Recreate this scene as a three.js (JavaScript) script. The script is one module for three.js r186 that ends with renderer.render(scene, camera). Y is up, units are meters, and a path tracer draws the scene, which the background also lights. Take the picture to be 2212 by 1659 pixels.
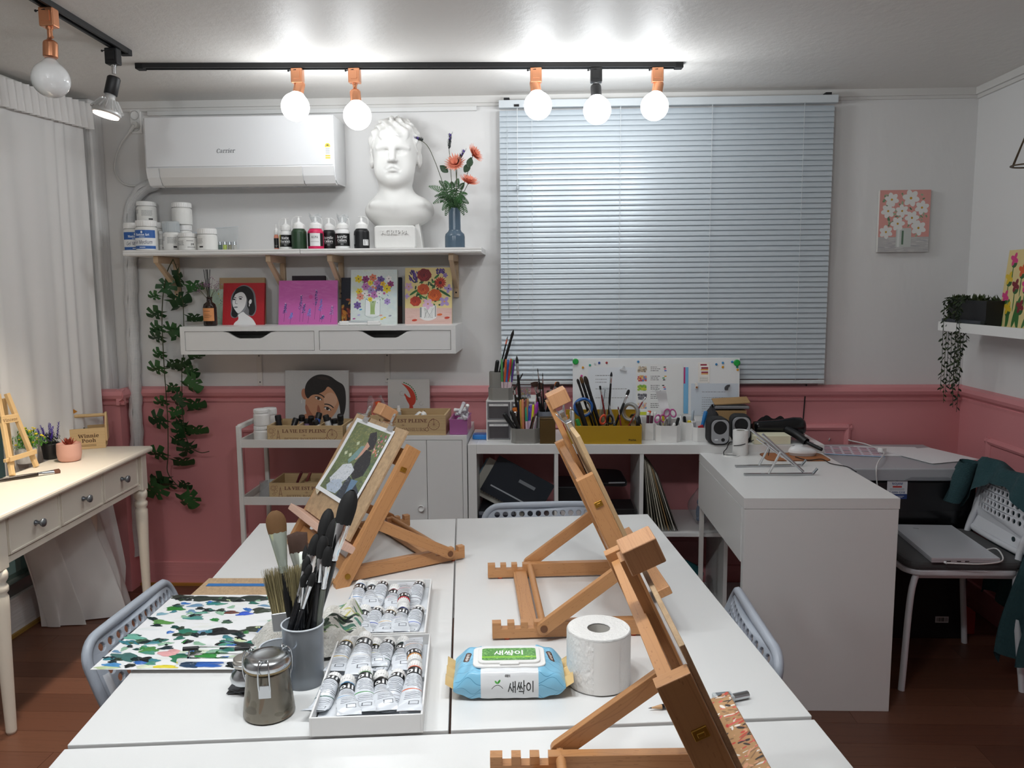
import * as THREE from 'three';
import { RoundedBoxGeometry } from 'three/addons/geometries/RoundedBoxGeometry.js';
import { mergeGeometries, mergeVertices, toCreasedNormals } from 'three/addons/utils/BufferGeometryUtils.js';
import { MarchingCubes } from 'three/addons/objects/MarchingCubes.js';
import { FontLoader } from 'three/addons/loaders/FontLoader.js';
import { TextGeometry } from 'three/addons/geometries/TextGeometry.js';
// ---------- camera, background, exposure ----------
const scene = new THREE.Scene();
const F = 1732.98, W = 2212, H = 1659;
const camera = new THREE.PerspectiveCamera(2 * Math.atan(H / 2 / F) * 180 / Math.PI, W / H, 0.05, 50);
camera.position.set(0, 1.434, 0);
camera.rotation.set(-0.1193, 0.0409, -0.0073, 'YXZ');
camera.updateMatrixWorld(true);
scene.background = new THREE.Color().setRGB(0.10, 0.115, 0.13);   // dusk outside the windows
const renderer = new THREE.WebGLRenderer({ antialias: true });
renderer.toneMapping = THREE.LinearToneMapping;
renderer.toneMappingExposure = 1.38;
renderer.shadowMap.enabled = true;
const LAMP_COOL = new THREE.Color().setRGB(0.93, 0.975, 1.0), LAMP_WARM = new THREE.Color().setRGB(1.0, 0.86, 0.70);
const LAMP_I = 0.15, LAMP_NEAR = 1.0;         // candela of one globe lamp on the far and the near track
// ---------- key planes (metres) ----------
const WZ = -3.682, CEIL = 2.278, RAIL = 0.984, RX = 1.8855, LX = -2.19, FY = 0.02, BACKZ = 2.3;
const TT = 0.725;            // studio table top
// ---------- helpers ----------
const V = (x, y, z) => new THREE.Vector3(x, y, z);
function dirOf(px, py) { return V((px - W / 2) / F, -(py - H / 2) / F, -1).applyQuaternion(camera.quaternion); }
function hit(px, py, ax, val) { const d = dirOf(px, py), o = camera.position; return o.clone().addScaledVector(d, (val - o[ax]) / d[ax]); }
const onX = (px, py, v) => hit(px, py, 'x', v), onY = (px, py, v) => hit(px, py, 'y', v), onZ = (px, py, v) => hit(px, py, 'z', v);
const mmz = (z) => -z / F;   // metres covered by one pixel at depth z
let seed = 7;
function rnd() { seed = (seed * 1664525 + 1013904223) % 4294967296; return seed / 4294967296; }
const rr = (a, b) => a + (b - a) * rnd();
function reseed(n) { seed = n * 7919 + 13; }
const taken = new Map();
function numbered(n) { const k = taken.get(n) || 0; taken.set(n, k + 1); return k ? n + '_' + String(k).padStart(3, '0') : n; }
function shadows(o) { o.castShadow = true; o.receiveShadow = true; return o; }
function thing(name, label, category, pos = [0, 0, 0], turn = 0, group) {
const o = new THREE.Group(); o.name = numbered(name); scene.add(o);
if (pos.isVector3) o.position.copy(pos); else o.position.set(...pos);
o.rotation.y = turn; o.userData = { label, category }; if (group) o.userData.group = group;
return o;
}
function part(parent, name, geo, mat, pos, rot, label) {
const m = shadows(new THREE.Mesh(geo, mat)); m.name = name;
if (pos) { if (pos.isVector3) m.position.copy(pos); else m.position.set(...pos); }
if (rot) m.rotation.set(...rot);
if (label) m.userData.label = label;
parent.add(m); return m;
}
function solo(name, label, category, geo, mat, pos = [0, 0, 0], rot, group) {
const m = shadows(new THREE.Mesh(geo, mat)); m.name = numbered(name); scene.add(m);
if (pos.isVector3) m.position.copy(pos); else m.position.set(...pos);
if (rot) m.rotation.set(...rot);
m.userData = { label, category }; if (group) m.userData.group = group; return m;
}
function struct(name, geo, mat, pos, rot) {
const m = shadows(new THREE.Mesh(geo, mat)); m.name = name; m.userData.kind = 'structure'; scene.add(m);
if (pos) m.position.set(...pos); if (rot) m.rotation.set(...rot); return m;
}
function dup(src, label, group) {
const r = src.clone(); r.name = numbered(src.name.replace(/_\d{3}$/, '')); scene.add(r); r.userData = { ...src.userData };
if (label) r.userData.label = label; if (group) r.userData.group = group; return r;
}
// local +Y of o runs from a to b
function stick(o, a, b) {
o.position.copy(a); o.quaternion.setFromUnitVectors(V(0, 1, 0), b.clone().sub(a).normalize()); return o;
}
// geometry helpers
const cr = (n) => (n.index ? n.toNonIndexed() : n);
function strip(g) { const o = new THREE.BufferGeometry(); const s = cr(g); for (const k of ['position', 'normal', 'uv']) if (s.attributes[k]) o.setAttribute(k, s.attributes[k]); if (!o.attributes.uv) o.setAttribute('uv', new THREE.BufferAttribute(new Float32Array(o.attributes.position.count * 2), 2)); return o; }
const merge = (list) => mergeGeometries(list.map(strip));
function box(w, h, d, r = 0) { return r > 0 ? new RoundedBoxGeometry(w, h, d, 2, Math.min(r, w / 2.01, h / 2.01, d / 2.01)) : new THREE.BoxGeometry(w, h, d); }
function bx(x0, x1, y0, y1, z0, z1, r = 0) { return box(x1 - x0, y1 - y0, z1 - z0, r).translate((x0 + x1) / 2, (y0 + y1) / 2, (z0 + z1) / 2); }
const cyl = (r0, r1, h, n = 24, open = false) => new THREE.CylinderGeometry(r1, r0, h, n, 1, open).translate(0, h / 2, 0);  // base radius, top radius, stands on y = 0
const lathe = (pts, n = 28) => new THREE.LatheGeometry(pts.map((p) => new THREE.Vector2(p[0], p[1])), n);
const vv = (p) => (p.isVector3 ? p : V(...p));
function tube(pts, r, n = 24, k = 6, closed = false) { return new THREE.TubeGeometry(new THREE.CatmullRomCurve3(pts.map(vv), closed), n, r, k, closed); }
function bar(a, b, r, n = 10) { a = vv(a); b = vv(b); const l = a.distanceTo(b); const g = new THREE.CylinderGeometry(r, r, l, n); g.translate(0, l / 2, 0); g.applyQuaternion(new THREE.Quaternion().setFromUnitVectors(V(0, 1, 0), b.clone().sub(a).normalize())); return g.translate(a.x, a.y, a.z); }
function shape(pts, holes = []) { const s = new THREE.Shape(pts.map((p) => new THREE.Vector2(p[0], p[1]))); for (const h of holes) s.holes.push(new THREE.Path(h.map((p) => new THREE.Vector2(p[0], p[1])))); return s; }
function ext(s, d, bevel = 0, seg = 8) { return new THREE.ExtrudeGeometry(s, { depth: d - 2 * bevel, bevelEnabled: bevel > 0, bevelSize: bevel, bevelThickness: bevel, bevelSegments: 2, curveSegments: seg, bevelOffset: -bevel }).translate(0, 0, bevel); }
const circ = (x, y, r, n = 14) => Array.from({ length: n }, (_, i) => [x + r * Math.cos(-i / n * 6.28319), y + r * Math.sin(-i / n * 6.28319)]);
function rrect(x0, y0, x1, y1, r, n = 5) { const o = []; const c = [[x1 - r, y1 - r, 0], [x0 + r, y1 - r, 1], [x0 + r, y0 + r, 2], [x1 - r, y0 + r, 3]]; for (const [cx, cy, q] of c) for (let i = 0; i <= n; i++) { const a = (q + i / n) * Math.PI / 2; o.push([cx + r * Math.cos(a), cy + r * Math.sin(a)]); } return o; }
// grid surface from a function (u, v in 0..1) -> [x, y, z]
function surf(fn, nu, nv, flip) {
const p = [], uv = [], ix = [];
for (let j = 0; j <= nv; j++) for (let i = 0; i <= nu; i++) { p.push(...fn(i / nu, j / nv)); uv.push(flip ? 1 - i / nu : i / nu, j / nv); }
for (let j = 0; j < nv; j++) for (let i = 0; i < nu; i++) { const a = j * (nu + 1) + i, b = a + 1, c = a + nu + 1, d = c + 1; ix.push(a, b, d, a, d, c); }
const g = new THREE.BufferGeometry(); g.setAttribute('position', new THREE.Float32BufferAttribute(p, 3)); g.setAttribute('uv', new THREE.Float32BufferAttribute(uv, 2)); g.setIndex(ix); g.computeVertexNormals(); return g;
}
// uv in metres; texture u runs along the given axis (grain), picked per face
function grain(g, axis = 'x', off = 0) {
const s = cr(g), P = s.attributes.position, N = s.attributes.normal, uv = new Float32Array(P.count * 2);
for (let i = 0; i < P.count; i++) {
const q = { x: P.getX(i), y: P.getY(i), z: P.getZ(i) }, n = { x: Math.abs(N.getX(i)), y: Math.abs(N.getY(i)), z: Math.abs(N.getZ(i)) };
const others = ['x', 'y', 'z'].filter((k) => k !== axis);
let cross = n[others[0]] > n[others[1]] ? others[1] : others[0];
uv[2 * i] = q[axis] + off; uv[2 * i + 1] = q[cross] + off * 1.7;
if (n[axis] > 0.8) { uv[2 * i] = q[others[0]] + off; uv[2 * i + 1] = q[others[1]] + off; }
}
s.setAttribute('uv', new THREE.BufferAttribute(uv, 2)); return s;
}
// ---------- textures ----------
function canvasTex(w, h, fn, rx, ry, color = true) {
const c = document.createElement('canvas'); c.width = w; c.height = h; const g = c.getContext('2d'); fn(g, w, h);
const t = new THREE.CanvasTexture(c); if (color) t.colorSpace = THREE.SRGBColorSpace; t.wrapS = t.wrapT = THREE.RepeatWrapping; if (rx) t.repeat.set(rx, ry); t.anisotropy = 8; return t;
}
function noiseField(n, cells) { const a = new Float32Array(cells * cells).map(() => rnd()); const o = new Float32Array(n * n); const sm = (t) => t * t * (3 - 2 * t);
for (let y = 0; y < n; y++) for (let x = 0; x < n; x++) { const fx = x / n * cells, fy = y / n * cells, x0 = Math.floor(fx), y0 = Math.floor(fy), tx = sm(fx - x0), ty = sm(fy - y0); const A = (i, j) => a[((j + cells) % cells) * cells + ((i + cells) % cells)]; o[y * n + x] = (A(x0, y0) * (1 - tx) + A(x0 + 1, y0) * tx) * (1 - ty) + (A(x0, y0 + 1) * (1 - tx) + A(x0 + 1, y0 + 1) * tx) * ty; } return o; }
function fbm(n, cells, oct) { const o = new Float32Array(n * n); let amp = 1, tot = 0; for (let k = 0; k < oct; k++) { const f = noiseField(n, cells); for (let i = 0; i < o.length; i++) o[i] += f[i] * amp; tot += amp; amp *= 0.55; cells *= 2; } for (let i = 0; i < o.length; i++) o[i] /= tot; return o; }
function dataTex(n, fn, rep, srgb) { const d = new Uint8Array(n * n * 4); for (let i = 0; i < n * n; i++) { const c = fn(i % n, Math.floor(i / n), i); d[4 * i] = c[0]; d[4 * i + 1] = c[1]; d[4 * i + 2] = c[2]; d[4 * i + 3] = 255; }
const t = new THREE.DataTexture(d, n, n); t.wrapS = t.wrapT = THREE.RepeatWrapping; t.magFilter = THREE.LinearFilter; t.minFilter = THREE.LinearMipmapLinearFilter; t.generateMipmaps = true; if (rep) t.repeat.set(rep, rep); if (srgb) t.colorSpace = THREE.SRGBColorSpace; t.needsUpdate = true; return t; }
reseed(1);
const nA = fbm(256, 6, 5), nB = fbm(256, 24, 3), nC = fbm(256, 3, 6);
const bumpFine = dataTex(256, (x, y, i) => { const v = nB[i] * 255; return [v, v, v]; }, 3);
const bumpWall = dataTex(256, (x, y, i) => { const v = (nA[i] * 0.6 + nB[i] * 0.4) * 255; return [v, v, v]; }, 1.2);
function woodTex(base, dark, rings, fleck, rep) {
return canvasTex(512, 256, (g, w, h) => {
g.fillStyle = base; g.fillRect(0, 0, w, h);
for (let k = 0; k < rings; k++) { const y0 = rnd() * h, a = rr(2, 9), ph = rnd() * 6, L = rr(0.6, 2); g.strokeStyle = dark; g.globalAlpha = rr(0.06, 0.3); g.lineWidth = rr(0.6, 3);
for (const oy of [-h, 0, h]) { g.beginPath(); for (let x = 0; x <= w; x += 8) g.lineTo(x, y0 + oy + a * Math.sin(ph + x / w * 6.28319 * Math.round(L))); g.stroke(); } }
for (let k = 0; k < fleck; k++) { g.globalAlpha = rr(0.25, 0.6); g.fillStyle = dark; g.fillRect(rnd() * w, rnd() * h, rr(4, 11), rr(1, 1.8)); }
g.globalAlpha = 1;
}, rep, rep * 2);
}
const M = {};
const std = (o) => new THREE.MeshStandardMaterial(o);
const phys = (o) => new THREE.MeshPhysicalMaterial(o);
const lin = (r, g, b) => new THREE.Color().setRGB(r, g, b);
const hex = (c) => new THREE.Color(c);
const plainCache = new Map();
function plain(c, rough = 0.5, metal = 0, extra) { const k = c + '|' + rough + '|' + metal + '|' + JSON.stringify(extra || {}); if (!plainCache.has(k)) plainCache.set(k, std({ color: c, roughness: rough, metalness: metal, ...(extra || {}) })); return plainCache.get(k); }
reseed(2);
M.wall = std({ color: '#dfdedd', roughness: 0.85, bumpMap: bumpWall, bumpScale: 0.004 });
M.ceiling = std({ color: '#dcd9d5', roughness: 0.5, bumpMap: dataTex(256, (x, y, i) => { const v = nB[i] * 200 + rnd() * 55; return [v, v, v]; }, 9), bumpScale: 0.0012 });
M.pink = std({ color: '#d78f92', roughness: 0.42, bumpMap: bumpWall, bumpScale: 0.0012 });
M.white = std({ color: '#e9e8e6', roughness: 0.42 });
M.laminate = std({ color: '#e6e6e5', roughness: 0.3 });
M.tableTop = phys({ color: '#e4e4e3', roughness: 0.28, clearcoat: 0.2, clearcoatRoughness: 0.25 });
M.cream = std({ color: '#ebe4d6', roughness: 0.38 });
M.beech = std({ map: woodTex('#bd895a', '#8a5730', 26, 300, 3), roughness: 0.42 });
M.beechEnd = std({ map: woodTex('#c08f66', '#8d5b38', 60, 60, 8), roughness: 0.5 });
M.pine = std({ map: woodTex('#e2c08c', '#b98a50', 30, 0, 4), roughness: 0.5 });
M.pineBox = std({ map: woodTex('#c9ad82', '#9a7a50', 34, 0, 4), roughness: 0.6 });
M.bracketWood = std({ map: woodTex('#cdb394', '#a88a66', 22, 60, 4), roughness: 0.55 });
M.hardboard = std({ map: dataTex(256, (x, y, i) => { const v = 0.86 + nB[i] * 0.22 + rnd() * 0.1; return [178 * v, 150 * v, 118 * v].map((q) => Math.min(255, q)); }, 4, true), roughness: 0.75 });
M.black = std({ color: '#141416', roughness: 0.45 });
M.blackGloss = std({ color: '#101113', roughness: 0.2 });
M.blackMatte = std({ color: '#1b1b1d', roughness: 0.8 });
M.steel = std({ color: '#c3c6c9', roughness: 0.22, metalness: 1 });
M.chrome = std({ color: '#dddfe1', roughness: 0.1, metalness: 1 });
M.copper = std({ color: '#dd9a74', roughness: 0.28, metalness: 0.9 });
M.brass = std({ color: '#b48a3a', roughness: 0.35, metalness: 0.9 });
M.paper = std({ color: '#eeeef0', roughness: 0.8 });
M.chairPlastic = std({ color: '#a9b0bb', roughness: 0.4, bumpMap: bumpFine, bumpScale: 0.0002 });
M.chairWhite = std({ color: '#d9dbe0', roughness: 0.4 });
M.whiteMetal = std({ color: '#dcdad6', roughness: 0.4 });
M.glass = phys({ color: '#ffffff', roughness: 0.05, transmission: 1, thickness: 0, ior: 1.45 });
M.clear = phys({ color: '#f4f6f7', roughness: 0.12, transmission: 0.9, thickness: 0, ior: 1.3 });
M.frosted = phys({ color: '#e8ecee', roughness: 0.45, transmission: 0.6, thickness: 0, ior: 1.4 });
M.plaster = std({ color: '#dddcd9', roughness: 0.7, bumpMap: bumpFine, bumpScale: 0.0004 });
M.leaf = std({ color: '#2c5a2a', roughness: 0.5, side: THREE.DoubleSide });
M.leafDark = std({ color: '#24391f', roughness: 0.5, side: THREE.DoubleSide });
M.stem = std({ color: '#3a3f22', roughness: 0.7 });
M.orangeBand = plain('#d2552c', 0.45);
// ================= the room =================
reseed(3);
{ // floor: base slab and planks running along x
const fl = struct('floor', bx(LX - 0.3, RX + 0.3, FY - 0.12, FY - 0.006, WZ - 0.2, BACKZ + 0.2), plain('#1d120e', 0.8));
const tones = ['#664131', '#6e4837', '#5f3c2d', '#694433', '#5a392b'];
const mats = tones.map((c, k) => { const d = new THREE.Color(c).multiplyScalar(0.62).getStyle(); return std({ map: woodTex(c, d, 46, 220, 1), roughness: 0.42 }); });
const pw = 0.118, pl = 1.2; let row = 0;
for (let z = WZ; z < 0.35; z += pw, row++) {
const shift = (row * 0.37) % 1;
for (let x = LX - shift * pl; x < RX; x += pl) {
const x0 = Math.max(x, LX), x1 = Math.min(x + pl, RX); if (x1 - x0 < 0.05) continue;
const g = grain(bx(x0 + 0.0006, x1 - 0.0006, FY - 0.008, FY, z + 0.0006, z + pw - 0.0006), 'x', rnd() * 5);
part(fl, 'plank', g, mats[Math.floor(rnd() * mats.length)]);
}
}
part(fl, 'underlay', bx(LX, RX, FY - 0.008, FY - 0.0005, 0.35, BACKZ), mats[1]);
}
struct('ceiling', bx(LX - 0.3, RX + 0.3, CEIL, CEIL + 0.14, WZ - 0.2, BACKZ + 0.2), M.ceiling);
// back wall with the window opening behind the blind
const OPX0 = -0.12, OPX1 = 1.18, OPY0 = 1.06, OPY1 = 2.17;
{
const wb = struct('wall_back', merge([
bx(LX - 0.3, OPX0, FY - 0.1, CEIL, WZ - 0.16, WZ), bx(OPX1, RX + 0.3, FY - 0.1, CEIL, WZ - 0.16, WZ),
bx(OPX0, OPX1, FY - 0.1, OPY0, WZ - 0.16, WZ), bx(OPX0, OPX1, OPY1, CEIL, WZ - 0.16, WZ)]), M.wall);
part(wb, 'wainscot', bx(LX, RX, FY, RAIL - 0.02, WZ, WZ + 0.004), M.pink, null, null, 'dusty pink painted lower wall');
}
// window behind the blind
{
const w = new THREE.Group(); w.name = 'window_1'; w.userData.kind = 'structure'; scene.add(w);
part(w, 'window_frame', merge([bx(OPX0, OPX0 + 0.05, OPY0, OPY1, WZ - 0.12, WZ - 0.05), bx(OPX1 - 0.05, OPX1, OPY0, OPY1, WZ - 0.12, WZ - 0.05), bx(OPX0 + 0.05, OPX1 - 0.05, OPY0, OPY0 + 0.05, WZ - 0.12, WZ - 0.05), bx(OPX0 + 0.05, OPX1 - 0.05, OPY1 - 0.05, OPY1, WZ - 0.12, WZ - 0.05), bx(0.5, 0.56, OPY0 + 0.05, OPY1 - 0.05, WZ - 0.12, WZ - 0.05)]), plain('#9a8f90', 0.5));
for (const [a, b] of [[OPX0 + 0.05, 0.5], [0.56, OPX1 - 0.05]]) part(w, 'pane', bx(a, b, OPY0 + 0.05, OPY1 - 0.05, WZ - 0.09, WZ - 0.085), M.glass);
part(w, 'window_sill', bx(OPX0 - 0.03, OPX1 + 0.06, OPY0 - 0.075, OPY0 - 0.02, WZ - 0.02, WZ + 0.012), plain('#a5878a', 0.5));
}
// chair rail profile
{
const prof = [[0, 0], [0.014, 0], [0.016, 0.012], [0.012, 0.016], [0.03, 0.03], [0.036, 0.045], [0.03, 0.062], [0.012, 0.07], [0, 0.072]];
const rl = (len) => ext(shape(prof), len);                                      // x out of the wall, y up, runs along z
const PX1 = -1.955;                                                             // right side of the pilaster
struct('trim_1', merge([rl(RX - PX1).rotateY(-Math.PI / 2).translate(RX, 0, 0)]), M.pink, [0, RAIL - 0.07, WZ]);
struct('trim_2', rl(3.4), M.pink, [RX + 0.01, RAIL - 0.07, WZ], [0, 0, 0]).scale.x = -1;
// frames of moulding on the wainscot
function frame(name, x0, x1, y0, y1, toWall) {
const g = new THREE.Group(); g.name = name; g.userData.kind = 'structure'; scene.add(g);
const s = [[0, 0], [0.006, 0], [0.014, 0.006], [0.018, 0.016], [0.013, 0.026], [0.006, 0.03], [0, 0.032]];
const run = (len) => ext(shape(s), len).rotateY(-Math.PI / 2).translate(len, 0, 0);   // along x, proud in z
part(g, 'moulding', run(x1 - x0).translate(x0, y1 - 0.032, 0), M.pink); part(g, 'moulding', run(x1 - x0).translate(x0, y0, 0), M.pink);
part(g, 'moulding', run(y1 - y0).rotateZ(Math.PI / 2).translate(x0 + 0.032, y0, 0), M.pink); part(g, 'moulding', run(y1 - y0).rotateZ(Math.PI / 2).translate(x1, y0, 0), M.pink);
toWall(g); return g;
}
const a = onZ(512, 920, WZ), b = onZ(510, 1163, WZ), c = onZ(1838, 915, WZ);
frame('trim_3', a.x, -0.45, b.y, a.y, (g) => g.position.set(0, 0, WZ + 0.003));
frame('trim_4', -0.25, c.x, b.y, c.y, (g) => g.position.set(0, 0, WZ + 0.003));
frame('trim_5', 0.24, 1.6, b.y, 0.79, (g) => { g.position.set(RX + 0.001, 0, WZ); g.rotation.y = -Math.PI / 2; });
struct('baseboard_back', merge([bx(-1.955, RX, FY, FY + 0.115, WZ, WZ + 0.014, 0.003)]), M.pink);
struct('trim_6', bx(-1.955, RX, FY, FY + 0.012, WZ + 0.014, WZ + 0.026), plain('#a5712c', 0.6));
// crown strip under the ceiling
struct('trim_7', merge([bx(LX, RX, CEIL - 0.03, CEIL, WZ, WZ + 0.022), bx(LX, RX, CEIL - 0.042, CEIL - 0.03, WZ, WZ + 0.012)]), plain('#d6d4d1', 0.6));
struct('trim_8', merge([bx(RX - 0.024, RX, CEIL - 0.03, CEIL, WZ, BACKZ), bx(RX - 0.012, RX, CEIL - 0.045, CEIL - 0.03, WZ, BACKZ)]), plain('#d6d4d1', 0.6));
}
// right wall
{
const wr = struct('wall_right', bx(RX, RX + 0.15, FY - 0.1, CEIL, WZ, BACKZ), M.wall);
part(wr, 'wainscot', bx(RX - 0.003, RX, FY, RAIL - 0.02, WZ, BACKZ), M.pink, null, null, 'dusty pink painted lower wall');
struct('baseboard_right', bx(RX - 0.015, RX, FY, FY + 0.115, WZ, BACKZ, 0.003), M.pink);
}
struct('wall_front', bx(LX - 0.3, RX + 0.3, FY - 0.1, CEIL, BACKZ, BACKZ + 0.15), M.wall);
// pilaster in the left corner: white above, pink below
{
const PX1 = -1.955, PZ = WZ + 0.1;
const p = struct('wall_left_pilaster', bx(LX, -2.003, RAIL - 0.07, CEIL, WZ, PZ, 0.012), M.wall);
part(p, 'wainscot', bx(LX, PX1 + 0.002, FY, RAIL - 0.03, WZ, PZ + 0.003), M.pink);
const s = shape([[0, 0], [0.014, 0], [0.016, 0.012], [0.012, 0.016], [0.03, 0.03], [0.036, 0.045], [0.03, 0.062], [0.012, 0.07], [0, 0.072]]);
part(p, 'rail', ext(s, PX1 + 0.03 - LX).rotateY(-Math.PI / 2).translate(PX1 + 0.03, RAIL - 0.07, PZ), M.pink);
part(p, 'rail', ext(s, 0.1 + 0.03).translate(PX1, RAIL - 0.07, WZ), M.pink);
}
// left wall with a tall window: low white parapet, lower fixed glass, upper glass
{
const y0 = onX(0, 1310, LX).y, z0 = -3.35, z1 = -1.3;
struct('wall_left', merge([bx(LX - 0.16, LX, FY - 0.1, CEIL, WZ, z0), bx(LX - 0.16, LX, FY - 0.1, CEIL, z1, BACKZ), bx(LX - 0.16, LX, FY - 0.1, y0, z0, z1), bx(LX - 0.16, LX, 2.2, CEIL, z0, z1)]), M.wall);
const w = new THREE.Group(); w.name = 'window_2'; w.userData.kind = 'structure'; scene.add(w);
const al = plain('#8d9494', 0.35, 0.6);
part(w, 'window_frame', merge([bx(LX - 0.1, LX - 0.02, y0, y0 + 0.05, z0 + 0.05, z1 - 0.05), bx(LX - 0.1, LX - 0.02, 2.15, 2.2, z0 + 0.05, z1 - 0.05), bx(LX - 0.1, LX - 0.02, y0, 2.2, z0, z0 + 0.05), bx(LX - 0.1, LX - 0.02, y0, 2.2, z1 - 0.05, z1), bx(LX - 0.1, LX - 0.02, 0.55, 0.6, z0 + 0.05, -2.35), bx(LX - 0.1, LX - 0.02, 0.55, 0.6, -2.29, z1 - 0.05), bx(LX - 0.1, LX - 0.02, y0 + 0.05, 2.15, -2.35, -2.29)]), al);
const fg = phys({ color: '#bccfc6', roughness: 0.15, transmission: 0.85, thickness: 0 });
for (const [a, b] of [[y0 + 0.05, 0.55], [0.6, 2.15]]) for (const [c, d] of [[z0 + 0.05, -2.35], [-2.29, z1 - 0.05]]) part(w, 'pane', bx(LX - 0.065, LX - 0.06, a, b, c, d), fg);
struct('trim_9', bx(LX, LX + 0.012, FY, FY + 0.014, WZ + 0.14, BACKZ), plain('#a5813c', 0.6));
// building face across the alley, seen through the glass
solo('neighbour_wall', 'rough grey rendered wall outside the left window', 'wall', bx(LX - 1.3, LX - 1.2, -0.2, 3.2, -4.5, 1.0), std({ color: '#8d8982', roughness: 0.95, bumpMap: bumpWall, bumpScale: 0.02 }));
}
// ================= lighting tracks and lamps =================
const fontSans = await new FontLoader().loadAsync('fonts/droid/droid_sans_bold.typeface.json');
const fontSansR = await new FontLoader().loadAsync('fonts/droid/droid_sans_regular.typeface.json');
const fontSerif = await new FontLoader().loadAsync('fonts/droid/droid_serif_regular.typeface.json');
const fontSerifB = await new FontLoader().loadAsync('fonts/droid/droid_serif_bold.typeface.json');
function letters(str, size, font, depth = 0.0005, slant = 0) { const g = new TextGeometry(str, { font, size, depth, curveSegments: 3, bevelEnabled: false }); if (slant) g.applyMatrix4(new THREE.Matrix4().set(1, slant, 0, 0, 0, 1, 0, 0, 0, 0, 1, 0, 0, 0, 0, 1)); g.computeBoundingBox(); const b = g.boundingBox; g.translate(-(b.min.x + b.max.x) / 2, -(b.min.y + b.max.y) / 2, 0); return g; }
function trackRail(label, a, b) {
const L = a.distanceTo(b), t = thing('lighting_track', label, 'lighting track', [(a.x + b.x) / 2, CEIL, (a.z + b.z) / 2], -Math.atan2(b.z - a.z, b.x - a.x));
part(t, 'rail', merge([bx(-L / 2, L / 2, -0.018, 0, -0.017, -0.008), bx(-L / 2, L / 2, -0.018, 0, 0.008, 0.017), bx(-L / 2, L / 2, -0.006, 0, -0.009, 0.009)]), M.black);
for (const s of [-1, 1]) part(t, 'end_cap', box(0.03, 0.021, 0.036, 0.002), M.blackMatte, [s * (L / 2 + 0.012), -0.0105, 0]);
return t;
}
const tA = V(-1.50, CEIL, -3.075), tB = V(0.50, CEIL, -3.195);
trackRail('long black lighting track on ceiling carrying five lit globe lamps', tA, tB);
trackRail('black lighting track on ceiling beside the curtain', V(-1.472, CEIL, -2.875), V(-1.40, CEIL, -0.85));
trackRail('black lighting track on ceiling over the near end of the studio', V(-1.3, CEIL, -0.95), V(0.3, CEIL, -0.95));
const bulbOn = std({ color: '#ffffff', emissive: lin(0.95, 0.98, 1.0), emissiveIntensity: 3.0, roughness: 0.3 });
const bulbOff = phys({ color: '#e9eaea', roughness: 0.06, clearcoat: 1, clearcoatRoughness: 0.03 });
function lampHead(o, mat, stemMat) {       // adapter under the rail at the group's origin
part(o, 'adapter', merge([box(0.044, 0.054, 0.034, 0.004).translate(0, -0.045, 0), box(0.026, 0.03, 0.006, 0.001).translate(0, -0.043, 0.017)]), mat);
part(o, 'lever', merge([bar([-0.03, -0.028, 0.012], [0, -0.026, 0.0175], 0.0018, 6), new THREE.SphereGeometry(0.004, 8, 6).translate(-0.031, -0.028, 0.012)]), M.blackMatte);
part(o, 'stem', merge([cyl(0.0075, 0.0075, 0.026, 12).translate(0, -0.102, 0), cyl(0.010, 0.010, 0.006, 12).translate(0, -0.078, 0)]), stemMat);
}
function globeLamp(label, px, py, x, z, mat, stemMat, on = true, group, power = LAMP_I) {
const o = thing('globe_lamp', label, 'lamp', [x, CEIL, z], 0, group);
lampHead(o, mat, stemMat);
const c = (px === null ? V(x, CEIL - 0.19, z) : onZ(px, py, z + 0.008)); const lc = c.clone().sub(o.position);
const j = V(0, -0.104, 0), d = lc.clone().sub(j).normalize();
const so = part(o, 'socket', merge([lathe([[0, 0], [0.012, 0.001], [0.019, 0.006], [0.0205, 0.012], [0.0205, 0.048], [0.018, 0.05], [0, 0.05]], 20), bar([-0.014, -0.006, 0], [0.014, -0.006, 0], 0.004)]), mat);
const len = lc.distanceTo(j); so.quaternion.setFromUnitVectors(V(0, 1, 0), d); so.position.copy(j.clone().addScaledVector(d, Math.min(0.004, len - 0.1)));
const R = 0.053, bl = part(o, 'bulb', lathe([[0, -R], ...Array.from({ length: 13 }, (_, k) => { const a = -Math.PI / 2 + (k + 1) / 14 * 2.72; return [R * Math.cos(a), R * Math.sin(a)]; }), [0.02, R * 1.02], [0.016, R * 1.12], [0, R * 1.12]], 36), on ? bulbOn : bulbOff, lc, null, on ? 'glowing white globe' : 'unlit milky globe');
bl.quaternion.setFromUnitVectors(V(0, 1, 0), d.clone().negate());
if (on) { bl.castShadow = false; const L = new THREE.PointLight(LAMP_COOL, power, 0, 2); L.castShadow = true; L.shadow.radius = 2.6; L.shadow.mapSize.set(512, 512); L.position.copy(lc); o.add(L); L.name = 'lamp_light'; }
return o;
}
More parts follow.
